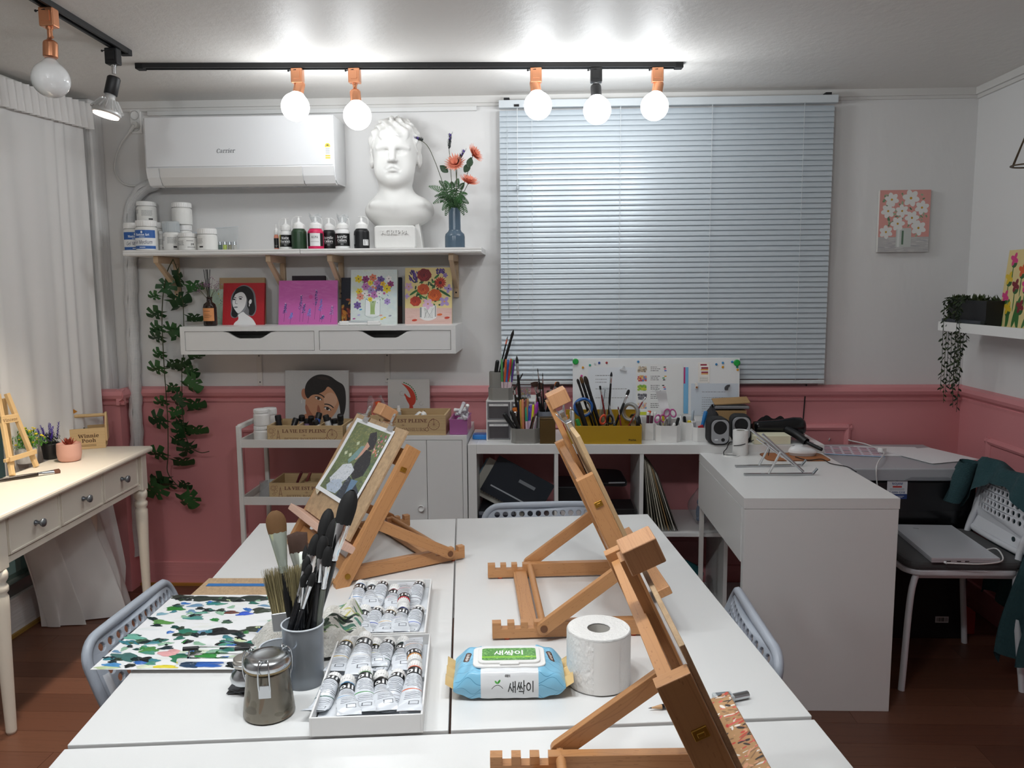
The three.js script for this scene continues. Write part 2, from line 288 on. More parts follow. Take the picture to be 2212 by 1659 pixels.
{
const z = (x) => tA.z + (x - tA.x) / (tB.x - tA.x) * (tB.z - tA.z);
const spots = [[645, 638, 231, M.copper, M.copper, 'lit globe lamp with copper fitting above the right half of the air conditioner'], [768, 772, 250, M.copper, M.copper, 'lit globe lamp with copper fitting beside the plaster bust'], [1158, 1162, 228, M.copper, M.copper, 'lit globe lamp with copper fitting at the cord end of the window blind'], [1287, 1290, 238, M.black, M.chrome, 'lit globe lamp with black fitting and chrome stem'], [1418, 1414, 230, M.copper, M.copper, 'lit globe lamp with copper fitting at the end of the long track']];
for (const [ax, px, py, m, sm, label] of spots) { const x = onY(ax, 152, CEIL - 0.02).x; globeLamp(label, px, py, x, z(x), m, sm, true, 'globe lamps on the long track'); }
for (const x of [-1.1, -0.1]) globeLamp('lit globe lamp on the track over the near end of the studio', null, null, x, -0.95, M.copper, M.copper, true, 'globe lamps over the near end of the studio', LAMP_NEAR);
const p = onY(104, 18, CEIL - 0.018); globeLamp('unlit milky globe lamp with copper fitting beside the curtain', 110, 172, p.x, p.z, M.copper, M.copper, false);
}
function spotLamp(label, p, aim, tint = LAMP_WARM, power = 3.2, cone = 0.62) {
const o = thing('spot_lamp', label, 'lamp', [p.x, CEIL, p.z], 0);
lampHead(o, M.black, M.chrome);
const d = aim.clone().normalize(), q = new THREE.Quaternion().setFromUnitVectors(V(0, -1, 0), d), j = V(0, -0.112, 0);
const g = new THREE.Group(); g.quaternion.copy(q); g.position.copy(j);
const put = (n, geo, m, lab) => { const e = part(o, n, geo, m, j, null, lab); e.quaternion.copy(q); return e; };
put('socket', lathe([[0, 0], [0.018, 0], [0.022, -0.005], [0.022, -0.062], [0, -0.062]].map(([a, b]) => [a, b]).reverse(), 22), M.black);
const fins = [lathe([[0.0, -0.135], [0.044, -0.133], [0.0475, -0.126], [0.044, -0.118], [0.026, -0.085], [0.017, -0.076], [0.0165, -0.06], [0, -0.06]], 28)];
for (let k = 0; k < 16; k++) fins.push(box(0.0022, 0.045, 0.007).rotateX(-0.62).translate(0, -0.1, 0.0385).rotateY(k / 16 * 6.28319));
put('reflector', merge(fins), plain('#d9d9d8', 0.35, 0.3), 'ribbed aluminium reflector');
const face = put('lens', new THREE.CylinderGeometry(0.041, 0.041, 0.004, 28).translate(0, -0.136, 0), std({ color: '#fff', emissive: lin(1, 0.84, 0.74), emissiveIntensity: 3 }), 'glowing lens'); face.castShadow = false;
const L = new THREE.SpotLight(tint, power, 0, cone, 0.8, 2); L.position.copy(j).addScaledVector(d, 0.145); L.target.position.copy(j).addScaledVector(d, 2); o.add(L, L.target); L.castShadow = true; L.shadow.radius = 2; L.name = 'lamp_light'; L.target.name = 'lamp_aim';
return o;
}
{ const p = onY(243, 105, CEIL - 0.018); spotLamp('black spot lamp with ribbed silver reflector at the end of the short track', p, V(-0.22, -1, 0.13)); spotLamp('black spot lamp on the short track aimed at the painted console table', V(-1.44, 0, -2.05), V(-0.28, -1, -0.22)); for (const [x, l] of [[-0.85, 'palette'], [-0.35, 'paint trays'], [0.15, 'wipes pack']]) spotLamp('spot lamp on the near track aimed down at the ' + l, V(x, 0, -0.95), V(0.02, -1, -0.42), LAMP_COOL, 0.75, 0.85); }
// ================= air conditioner, outlet, pipe =================
{
const o = thing('air_conditioner', 'white wall mounted split air conditioner above the shelf', 'air conditioner', [-1.306, 1.888, WZ], 0);
const w = 0.824, s = shape([[0, 0.012], [0.02, 0.003], [0.15, 0], [0.18, 0.012], [0.196, 0.04], [0.2, 0.075], [0.2, 0.272], [0.192, 0.282], [0, 0.282]]);
part(o, 'body', toCreasedNormals(ext(s, w, 0.003).rotateY(-Math.PI / 2).translate(w / 2, 0, 0), 0.5), phys({ color: '#e7e8ea', roughness: 0.22, clearcoat: 0.6, clearcoatRoughness: 0.1 }));
part(o, 'front_panel', box(w - 0.012, 0.208, 0.006, 0.003), phys({ color: '#e9eaec', roughness: 0.16, clearcoat: 0.8, clearcoatRoughness: 0.06 }), [0, 0.177, 0.2005]);
// louvre flap: curved plate between panel and underside
const lv = shape([[0.148, -0.003], [0.172, 0.004], [0.19, 0.03], [0.2, 0.066], [0.206, 0.066], [0.197, 0.028], [0.176, -0.003], [0.15, -0.009]]);
part(o, 'louvre', ext(lv, 0.62).rotateY(-Math.PI / 2).translate(0.27, 0.002, 0), plain('#dcdad7', 0.35)); for (const [a, b] of [[0.275, 0.408], [-0.408, -0.354]]) part(o, 'cheek', ext(lv, b - a).rotateY(-Math.PI / 2).translate(b, 0.002, 0), plain('#e2e2e2', 0.3));
part(o, 'logo', letters('Carrier', 0.017, fontSerif, 0.0006, 0.22), plain('#55585c', 0.4), [-0.055, 0.138, 0.2035]);
part(o, 'energy_label', box(0.024, 0.07, 0.0008), std({ map: canvasTex(64, 192, (g, W2, H2) => { g.fillStyle = '#eceff0'; g.fillRect(0, 0, W2, H2); g.fillStyle = '#e3c518'; g.beginPath(); g.arc(32, 34, 30, Math.PI, 0); g.fill(); g.fillRect(2, 34, 60, 16); g.fillStyle = '#3b3b3b'; g.beginPath(); g.arc(32, 34, 14, Math.PI, 0); g.fill(); g.fillStyle = '#8a8f92'; for (let k = 0; k < 5; k++) g.fillRect(8, 62 + k * 14, 46, 5); g.fillStyle = '#e3c518'; g.fillRect(4, 140, 56, 16); g.fillRect(4, 164, 56, 16); }), roughness: 0.4 }), [0.385, 0.13, 0.2038]);
part(o, 'mounting_plate', bx(-0.37, 0.37, 0.282, 0.296, 0, 0.03), plain('#bcbcba', 0.6));
}
{
const a = onZ(293, 262, WZ + 0.01);
const o = thing('wall_outlet', 'white double wall outlet beside the air conditioner', 'outlet', [a.x, a.y, WZ]);
part(o, 'plate', box(0.052, 0.108, 0.012, 0.004), M.white, [0, 0, 0.006]);
for (const y of [-0.025, 0.025]) { const r = part(o, 'socket', lathe([[0.0195, 0.0], [0.021, 0.004], [0.018, 0.003], [0.0175, -0.006], [0, -0.006]], 20).rotateX(Math.PI / 2), plain('#d2d1cf', 0.5), [0, y, 0.0125]); part(r, 'pin_hole', merge([-0.008, 0.008].map((x) => cyl(0.0025, 0.0025, 0.001, 8).rotateX(Math.PI / 2).translate(x, 0, -0.0055))), M.black); }
const c = thing('power_cord', 'white power cord looping from the outlet to the air conditioner', 'cord', [0, 0, 0]);
const pts = [[290, 270], [280, 285], [262, 310], [249, 345], [250, 375], [268, 397], [295, 401], [322, 392]].map(([x, y], k) => onZ(x, y, WZ + (k < 2 ? 0.035 - k * 0.005 : 0.018)));
part(c, 'cable', tube(pts, 0.0042, 48, 8), plain('#dad9d6', 0.5));
part(c, 'plug', merge([cyl(0.016, 0.014, 0.022, 16).rotateX(Math.PI / 2).translate(pts[0].x, pts[0].y + 0.002, WZ + 0.014), bar(pts[0], pts[1], 0.0085)]), plain('#d6d5d2', 0.5));
const pipe = [[338, 394], [306, 412], [283, 446], [282, 500], [282, 560], [283, 640], [287, 740], [291, 830], [294, 900], [296, 960], [295, 1060], [289, 1130], [287, 1165], [291, 1200]].map(([x, y]) => onZ(x, y, WZ + 0.036));
const tex = canvasTex(512, 128, (g, w, h) => { g.fillStyle = '#d4d4d4'; g.fillRect(0, 0, w, h); reseed(31); for (let k = 0; k < 420; k++) { g.globalAlpha = rr(0.08, 0.35); g.strokeStyle = rnd() > 0.5 ? '#aab0b8' : '#f1f1f0'; g.lineWidth = rr(0.6, 2.2); const x = rnd() * w, y = rnd() * h, l = rr(4, 24); g.beginPath(); g.moveTo(x, y); g.lineTo(x + rr(-6, 6), y + l); g.stroke(); } }, 6, 1);
const g = tube(pipe, 0.029, 90, 14); const P = g.attributes.position, N = g.attributes.normal; reseed(9);
for (let i = 0; i < P.count; i++) { const k = 0.0022 * Math.sin(i * 0.37) + 0.0016 * Math.sin(i * 0.113); P.setXYZ(i, P.getX(i) + N.getX(i) * k, P.getY(i) + N.getY(i) * k, P.getZ(i) + N.getZ(i) * k); }
solo('wrapped_pipe', 'pale tape wrapped air conditioner pipe running down the wall corner', 'pipe', g, std({ map: tex, roughness: 0.6, bumpMap: bumpFine, bumpScale: 0.002 }));
const d0 = onZ(320, 224, WZ), d1 = onZ(1030, 222, WZ);
solo('cable_duct', 'thin white cable duct under the ceiling above the air conditioner', 'cable duct', bx(d0.x, d1.x, CEIL - 0.062, CEIL - 0.043, WZ, WZ + 0.018, 0.002), plain('#dcdcdb', 0.5));
}
// ================= venetian blind =================
{
const x0 = -0.195, x1 = 1.252, n = 52, yt = 2.205, yb = 1.02, zc = WZ + 0.052;
const o = thing('venetian_blind', 'closed pale blue grey venetian blind over the window', 'blind', [0, 0, zc]);
const sl = std({ color: '#c3ccd3', roughness: 0.32, metalness: 0.15 });
part(o, 'head_rail', bx(x0 - 0.002, x1 + 0.01, 2.214, 2.246, -0.02, 0.02, 0.002), plain('#ccd2d6', 0.4));
part(o, 'bottom_rail', bx(x0, x1, yb - 0.022, yb - 0.006, -0.012, 0.012, 0.003), plain('#cdd2d4', 0.4));
const pts = []; for (let k = 0; k <= 4; k++) { const t = (k / 4 - 0.5) * 0.0255; pts.push([t, 0.0016 * (1 - (k / 2 - 1) ** 2)]); } for (let k = 4; k >= 0; k--) { const t = (k / 4 - 0.5) * 0.0255; pts.push([t, 0.0016 * (1 - (k / 2 - 1) ** 2) - 0.0006]); }
const base = ext(shape(pts), x1 - x0).rotateY(-Math.PI / 2).translate(x1, 0, 0);   // along x, width along z (negative), arc up
const geos = [0, 1, 2].map((k) => base.clone().rotateX(1.24 + k * 0.015));
for (let k = 0; k < n; k++) part(o, 'slat', geos[k % 3], sl, [0, yt - (k + 0.5) * (yt - yb) / n, 0]);
const lad = [1150, 1338, 1532, 1727].map((px) => onZ(px, 500, zc).x);
for (const x of lad) part(o, 'ladder_cord', merge([bx(x - 0.0009, x + 0.0009, yb - 0.01, 2.215, 0.0125, 0.0137), bx(x - 0.0009, x + 0.0009, yb - 0.01, 2.215, -0.0137, -0.0125)]), plain('#c9ced1', 0.7));
const wx = onZ(1096, 300, zc).x; part(o, 'tilt_wand', merge([bar([wx, 2.2, 0.022], [wx, 2.07, 0.024], 0.0012, 6), bar([wx, 2.12, 0.024], [wx + 0.002, 1.30, 0.026], 0.0032, 8)]), M.clear);
const cx = onZ(1118, 300, zc).x; const cd = part(o, 'lift_cord', bar([cx, 2.21, 0.022], [cx, 1.30, 0.024], 0.0013, 6), plain('#dfe2e4', 0.7));
part(cd, 'tassel', cyl(0.0075, 0.0055, 0.02, 10), plain('#a9b2b8', 0.4), [cx, 1.865, 0.024]);
part(o, 'cord_lock', box(0.022, 0.01, 0.004), M.blackMatte, [cx - 0.003, 2.222, 0.021]);
for (const a of [x1 - 0.045, x0 + 0.02]) part(o, 'bracket', bx(a, a + 0.025, 2.246, 2.256, -0.02, 0.02), M.blackMatte);
}
// ================= upper shelf =================
const TY = 1.606;
{
const prof = shape([[0, 0.002], [0, 0.021], [0.002, 0.023], [0.25, 0.023], [0.25, 0.016], [0.247, 0.015], [0.247, 0.012], [0.25, 0.011], [0.25, 0.005], [0.246, 0.004], [0.246, 0.001], [0.244, 0], [0.002, 0]]);
const xs = [onZ(265, 545, WZ + 0.25).x, onZ(648, 543, WZ + 0.25).x, onZ(1040, 540, WZ + 0.25).x];
for (const [a, b, l] of [[xs[0], xs[1] - 0.001, 'white moulded edge shelf board carrying the medium jars'], [xs[1] + 0.001, xs[2], 'white moulded edge shelf board carrying the plaster bust']]) solo('shelf_board', l, 'shelf', ext(prof, b - a).rotateY(-Math.PI / 2), M.white, [b, TY - 0.023, WZ], null, 'upper wall shelf boards');
const bk = [[381, 'holding the jar end of the upper shelf', 0.2], [611, 'under the upper shelf above the lavender painting', 0.2], [737, 'under the upper shelf below the white paint bottle', 0.2], [985, 'under the upper shelf below the slate vase', 0.2]];
for (const [px, l] of bk) {
const x = onZ(px, 600, WZ + 0.02).x;
const o = thing('shelf_bracket', 'pale wooden bracket ' + l, 'bracket', [x, TY - 0.023, WZ], 0, 'wooden shelf brackets');
part(o, 'arm', grain(bx(-0.011, 0.011, -0.03, 0, 0.0, 0.21, 0.002), 'z'), M.bracketWood);
part(o, 'wall_leg', grain(bx(-0.011, 0.011, -0.19, -0.03, 0, 0.024, 0.002), 'y'), M.bracketWood);
const br = ext(shape([[0.185, -0.03], [0.205, -0.03], [0.05, -0.135], [0.024, -0.15], [0.024, -0.118]]), 0.018).rotateY(-Math.PI / 2).translate(0.009, 0, 0);
part(o, 'brace', grain(br, 'z'), M.bracketWood);
part(o, 'screw_hole', cyl(0.004, 0.004, 0.001, 10).rotateX(Math.PI / 2), M.blackMatte, [0, -0.168, 0.0242]);
}
}
// ================= drawer shelf =================
const EY = 1.278, EX0 = -1.567, EX1 = -0.377, EF = WZ + 0.29;
{
const o = thing('drawer_shelf', 'white wall shelf with two flat drawers below the paintings', 'shelf', [0, 0, 0]);
part(o, 'carcass', merge([bx(EX0, EX1, EY - 0.02, EY, WZ, EF), bx(EX0, EX1, EY - 0.12, EY - 0.104, WZ, EF), bx(EX0, EX0 + 0.02, EY - 0.104, EY - 0.02, WZ, EF), bx(EX1 - 0.02, EX1, EY - 0.104, EY - 0.02, WZ, EF), bx(-0.983, -0.963, EY - 0.104, EY - 0.02, WZ, EF), bx(EX0 + 0.02, EX1 - 0.02, EY - 0.104, EY - 0.02, WZ, WZ + 0.012)]), M.laminate);
for (const [a, b] of [[EX0 + 0.022, -0.985], [-0.961, EX1 - 0.022]]) {
const w = b - a, m = w / 2, h = 0.081;
const s = shape([[0, 0], [w, 0], [w, h], [m + 0.115, h], [m + 0.095, h - 0.004], [m + 0.058, h - 0.026], [m + 0.045, h - 0.03], [m - 0.045, h - 0.03], [m - 0.058, h - 0.026], [m - 0.095, h - 0.004], [m - 0.115, h], [0, h]]);
const dr = part(o, 'drawer', ext(s, 0.015), M.laminate, [a, EY - 0.1025, EF - 0.017]);
part(dr, 'drawer_box', merge([bx(0.01, w - 0.01, 0.004, 0.012, -0.25, 0), bx(0.01, w - 0.01, 0.012, 0.05, -0.25, -0.24)]), M.laminate);
}
for (const [px, py] of [[563, 832], [838, 826]]) {
const p = onZ(px, py, WZ);
const b = thing('metal_bracket', px < 700 ? 'white metal bracket under the drawer shelf beside the vine' : 'white metal bracket under the drawer shelf behind the small unfinished canvas', 'bracket', [p.x, EY - 0.12, WZ], 0, 'metal brackets under the drawer shelf');
const L = EY - 0.12 - p.y; part(b, 'wall_plate', bx(-0.012, 0.012, -L, 0, 0, 0.006, 0.002), M.whiteMetal);
part(b, 'arm', bx(-0.012, 0.012, -0.006, 0, 0, 0.22, 0.002), M.whiteMetal);
for (const y of [-0.03, -L + 0.015]) part(b, 'screw', cyl(0.004, 0.003, 0.002, 10).rotateX(Math.PI / 2), plain('#77797b', 0.4, 0.8), [0, y, 0.006]);
}
}
// ================= jars and bottles on the upper shelf =================
reseed(4);
const ZS = -3.53;                                   // usual depth of things on the shelf
function ribs(r, h, n = 28) { const g = []; for (let k = 0; k < n; k++) g.push(box(0.0022, h, 0.0016).translate(0, h / 2, r).rotateY(k / n * 6.28319)); return merge(g); }
const labelTex = (fn, w = 256, h = 128) => canvasTex(w, h, fn);
function scrib(g, x, y, w, n, c = '#444', lh = 7) { g.fillStyle = c; for (let k = 0; k < n; k++) { let q = x; while (q < x + w - 6) { const l = rr(4, 14); g.fillRect(q, y + k * lh, Math.min(l, x + w - q), 2.4); q += l + 3; } } }
const jarWhite = std({ color: '#e6e5e1', roughness: 0.38 }), lidWhite = std({ color: '#ecebe9', roughness: 0.4 });
const smallLabel = std({ map: labelTex((g, w, h) => { g.fillStyle = '#e7e6e2'; g.fillRect(0, 0, w, h); scrib(g, 14, 12, 70, 6); scrib(g, 120, 20, 110, 8, '#55585a'); g.fillStyle = '#222'; g.fillRect(190, 96, 44, 14); }), roughness: 0.5 });
const blueLabel = std({ map: labelTex((g, w, h) => { g.fillStyle = '#e9e9ea'; g.fillRect(0, 0, w, h); g.fillStyle = '#2c5fa8'; g.fillRect(0, 0, w, 52); g.fillRect(0, 104, w, 20); g.fillStyle = '#fff'; g.beginPath(); g.arc(128, 14, 9, 0, 7); g.fill(); g.font = 'bold 22px serif'; g.textAlign = 'center'; g.fillText('Mastone Art', 128, 38); g.font = '10px sans-serif'; g.fillText('Gel Medium', 128, 49); g.fillStyle = '#1d2740'; g.font = 'italic 34px sans-serif'; g.fillText('Gel Medium', 128, 92); g.fillStyle = '#fff'; g.fillRect(100, 112, 56, 4); }), roughness: 0.45 });
const bigLabel = std({ map: labelTex((g, w, h) => { g.fillStyle = '#e6e5e1'; g.fillRect(0, 0, w, h); scrib(g, 20, 18, 100, 9); g.fillStyle = '#222'; g.font = 'bold 34px sans-serif'; g.fillText('28', 190, 74); g.fillRect(150, 18, 70, 5); scrib(g, 160, 90, 80, 3, '#222'); }), roughness: 0.5 });
// a screw jar standing at its base; the label wraps the camera side
function jar(label, px, wpx, ytop, ybot, z, mat, y0 = TY, opt = {}) {
const c = onZ(px, ybot, z), s = mmz(z) * 1.02, r = wpx / 2 * s, h = (ybot - ytop) * s, lh = opt.lid || Math.min(0.026, h * 0.26), bh = h - lh;
const o = thing('paint_jar', label, 'jar', [c.x, y0, z], opt.turn || 0, opt.group || 'jars of painting medium on the upper shelf');
part(o, 'body', lathe([[0, 0], [r * 0.93, 0], [r, 0.004], [r, bh - 0.01], [r * 0.96, bh - 0.004], [r * 0.86, bh], [r * 0.86, bh + 0.003], [0, bh + 0.003]], 30), opt.body || jarWhite);
const lr = r * (opt.lidR || 0.95); const l = part(o, 'lid', lathe([[lr * 0.97, 0], [lr, 0.002], [lr, lh - 0.003], [lr * 0.96, lh], [0, lh]], 30), opt.lidMat || lidWhite, [0, bh + 0.001, 0]);
part(l, 'ribbing', ribs(lr, lh * 0.8), opt.lidMat || lidWhite);
if (mat) part(o, 'label', new THREE.CylinderGeometry(r + 0.0006, r + 0.0006, bh * 0.8, 24, 1, true, -1.25, 2.5).translate(0, bh * 0.45, 0), mat);
return o;
}
jar('white jar of gel medium with blue label, half behind its twin', 293, 44, 480, 540, -3.58, blueLabel, TY, { turn: 0.5 });
jar('white jar with wide blue label and handwritten gel medium name', 319, 45, 477, 540, -3.5, blueLabel);
jar('white jar at the back carrying another jar on its lid', 333, 43, 476, 538, -3.63, smallLabel);
jar('white jar in shiny wrap standing on top of another jar near the pipe', 318, 40, 431, 475, -3.62, smallLabel, TY + 0.1305, { lid: 0.02 });
jar('slim cream bottle squeezed between two white jars', 350, 17, 497, 539, -3.55, smallLabel, TY, { lid: 0.014 });
jar('white jar with its lid tied in clear plastic', 372, 34, 478, 539, -3.52, smallLabel, TY, { lid: 0.046, lidMat: M.frosted, lidR: 1.0 });
jar('white jar with blue trimmed label under the plain tall jar', 400, 32, 482, 538, -3.6, blueLabel, TY, { turn: -0.7 });
jar('plain tall white jar standing on another jar above the shelf', 394, 41, 436, 482, -3.6, null, TY + 0.118, { lid: 0.022 });
jar('short wide white jar with large black numerals on label', 408, 40, 503, 539, -3.5, bigLabel, TY, { lid: 0.018 });
jar('white jar with narrow printed strip beside the clear pouch', 449, 41, 494, 539, -3.5, smallLabel, TY, { lid: 0.024, turn: -1.1 });
jar('small white jar with pale blue lid behind the short jars', 423, 15, 499, 538, -3.6, null, TY, { lid: 0.012, lidMat: plain('#b9c8dc', 0.4) });
{ // clear zip pouch holding four little bottles
const a = onZ(470, 538, -3.53), b = onZ(514, 538, -3.53), w = b.x - a.x;
const o = thing('zip_pouch', 'clear plastic zip pouch holding four small bottles', 'pouch', [(a.x + b.x) / 2, TY, -3.53]);
part(o, 'sheet', surf((u, v) => [(u - 0.5) * w * (1 + 0.12 * v), v * 0.1, 0.022 * (1 - v) * (0.9 + 0.1 * Math.sin(u * 19)) + 0.002 * Math.sin(u * 30 + v * 9)], 16, 10), M.clear);
part(o, 'sheet', surf((u, v) => [(0.5 - u) * w * (1 + 0.12 * v), v * 0.1, -0.02 * (1 - v) + 0.002 * Math.sin(u * 22 + v * 7)], 16, 10), M.clear);
part(o, 'zip', bar([-w * 0.56, 0.098, 0], [w * 0.56, 0.104, 0], 0.0018, 6), plain('#c8ced2', 0.4));
for (const [k, c, l] of [[0, '#0d4b3a', 'dark green'], [1, '#b5c92b', 'lime green'], [2, '#8f8a6d', 'olive grey'], [3, '#b9b7b0', 'pale grey']]) {
const q = thing('glitter_bottle', 'small bottle of ' + l + ' paint with silver cap inside the clear pouch', 'bottle', [a.x + w * (0.14 + k * 0.235), TY + 0.001, -3.53], 0, 'small bottles in the clear pouch');
part(q, 'body', cyl(0.009, 0.009, 0.024, 14), plain(c, 0.2)); part(q, 'cap', cyl(0.0085, 0.008, 0.013, 14), M.steel, [0, 0.0245, 0]);
}
}
// acrylic paint bottles with spout caps
function acrylic(label, px, wpx, yb, ys, col, z, lab, opt = {}) {
const c = onZ(px, yb, z), s = mmz(z) * 1.02, r = wpx / 2 * s, h = (yb - ys) * s;
const o = thing('acrylic_bottle', label, 'bottle', [c.x, TY, z], opt.turn || 0, 'acrylic paint bottles on the upper shelf');
const m = plain(col, 0.3);
part(o, 'body', lathe([[0, 0], [r * 0.94, 0], [r, 0.004], [r, h * 0.82], [r * 0.97, h * 0.88], [r * 0.78, h * 0.97], [r * 0.74, h], [0, h]], 28), m);
const lr = r * 0.78, lh = 0.018; const l = part(o, 'cap', lathe([[lr, 0], [lr, lh], [lr * 0.9, lh + 0.002], [lr * 0.5, lh + 0.009], [lr * 0.22, lh + 0.014], [lr * 0.2, lh + 0.028], [0, lh + 0.028]], 22), M.white, [0, h, 0]);
part(l, 'ribbing', ribs(lr, lh * 0.9, 22), M.white);
if (opt.spout !== 'none') { part(l, 'tip_cover', merge([cyl(0.004, 0.004, 0.008, 10).translate(0, lh + 0.026, 0), bx(-0.014, 0.014, lh + 0.034, lh + 0.036, -0.003, 0.003)]), M.white);
const d = opt.loop || 1; part(l, 'strap', tube([[0.012 * d, lh + 0.034, 0], [0.026 * d, lh + 0.026, 0], [0.03 * d, lh + 0.008, 0], [lr * d, 0.004, 0]], 0.0013, 14, 5), M.white); }
if (opt.wrap) part(l, 'plastic_wrap', surf((u, v) => { const a = u * 6.28319, q = lr * (0.5 + 0.45 * v) * (1 + 0.22 * Math.sin(a * 5 + v * 3)); return [q * Math.cos(a), lh + 0.006 + 0.036 * v + 0.008 * Math.sin(a * 3), q * Math.sin(a)]; }, 30, 5), M.clear);
if (lab) part(o, 'label', new THREE.CylinderGeometry(r + 0.0006, r + 0.0006, h * 0.62, 24, 1, true, -1.35, 2.7).translate(0, h * 0.46, 0), lab);
return o;
}
const acLab = (a, b, bg = '#0c0c0d', side) => std({ map: canvasTex(256, 128, (g, w, h) => { g.fillStyle = bg; g.fillRect(0, 0, w, h); if (side) { g.fillStyle = side; g.beginPath(); g.moveTo(0, 0); g.lineTo(70, 0); g.lineTo(40, 128); g.lineTo(0, 128); g.fill(); } g.fillStyle = '#f2f2f2'; g.textAlign = 'center'; g.font = 'bold 38px serif'; g.fillText(a, 140, 48); g.fillText(b, 140, 84); g.fillRect(80, 94, 120, 2); g.font = '13px sans-serif'; g.fillText('300ml', 140, 114); }), roughness: 0.4 });
const lb = acLab('Acrylic', 'Colors');
acrylic('small coral paint bottle with black label beside the matte varnish', 598, 10, 538, 505, '#d8896f', -3.56, acLab('', ''), { spout: 'none' });
acrylic('white matte varnish bottle with yellow and black label', 619, 27, 538, 498, '#e4e4e2', -3.52, acLab('Matte', 'Varnish', '#0c0c0d', '#b8a41e'), { loop: -1 });
acrylic('dark green acrylic paint bottle with white cap', 647, 32, 537, 494, '#27402a', -3.5, null, { loop: -1 });
acrylic('magenta acrylic paint bottle with plastic wrapped cap', 683, 33, 537, 494, '#cf1f57', -3.5, std({ map: canvasTex(256, 128, (g, w, h) => { const q = g.createLinearGradient(0, 0, w, 0); q.addColorStop(0, '#222'); q.addColorStop(0.3, '#222'); q.addColorStop(0.31, '#d8d8d8'); q.addColorStop(0.8, '#e6e6e6'); q.addColorStop(0.81, '#222'); q.addColorStop(1, '#222'); g.fillStyle = q; g.fillRect(0, 0, w, h); g.fillStyle = '#333'; g.font = 'bold 30px serif'; g.fillText('ALPA', 96, 50); g.fillRect(90, 84, 100, 2); }), roughness: 0.35 }), { wrap: true });
acrylic('black acrylic paint bottle between the magenta and white bottles', 712, 29, 537, 496, '#141416', -3.56, lb, {});
acrylic('white acrylic paint bottle with black label and wrapped cap', 741, 31, 537, 495, '#e3e3e2', -3.51, lb, { wrap: true });
acrylic('black acrylic paint bottle standing next to the bust pedestal', 782, 32, 536, 494, '#121316', -3.51, std({ map: canvasTex(256, 128, (g, w, h) => { g.fillStyle = '#121316'; g.fillRect(0, 0, w, h); g.fillStyle = '#e5e5e5'; g.fillRect(165, 64, 80, 60); g.fillStyle = '#222'; for (let k = 0; k < 7; k++) g.fillRect(176, 70 + k * 7, 18, 3); g.fillRect(206, 74, 22, 4); g.fillStyle = '#8b8d90'; g.fillRect(10, 20, 40, 90); }), roughness: 0.4 }), {});
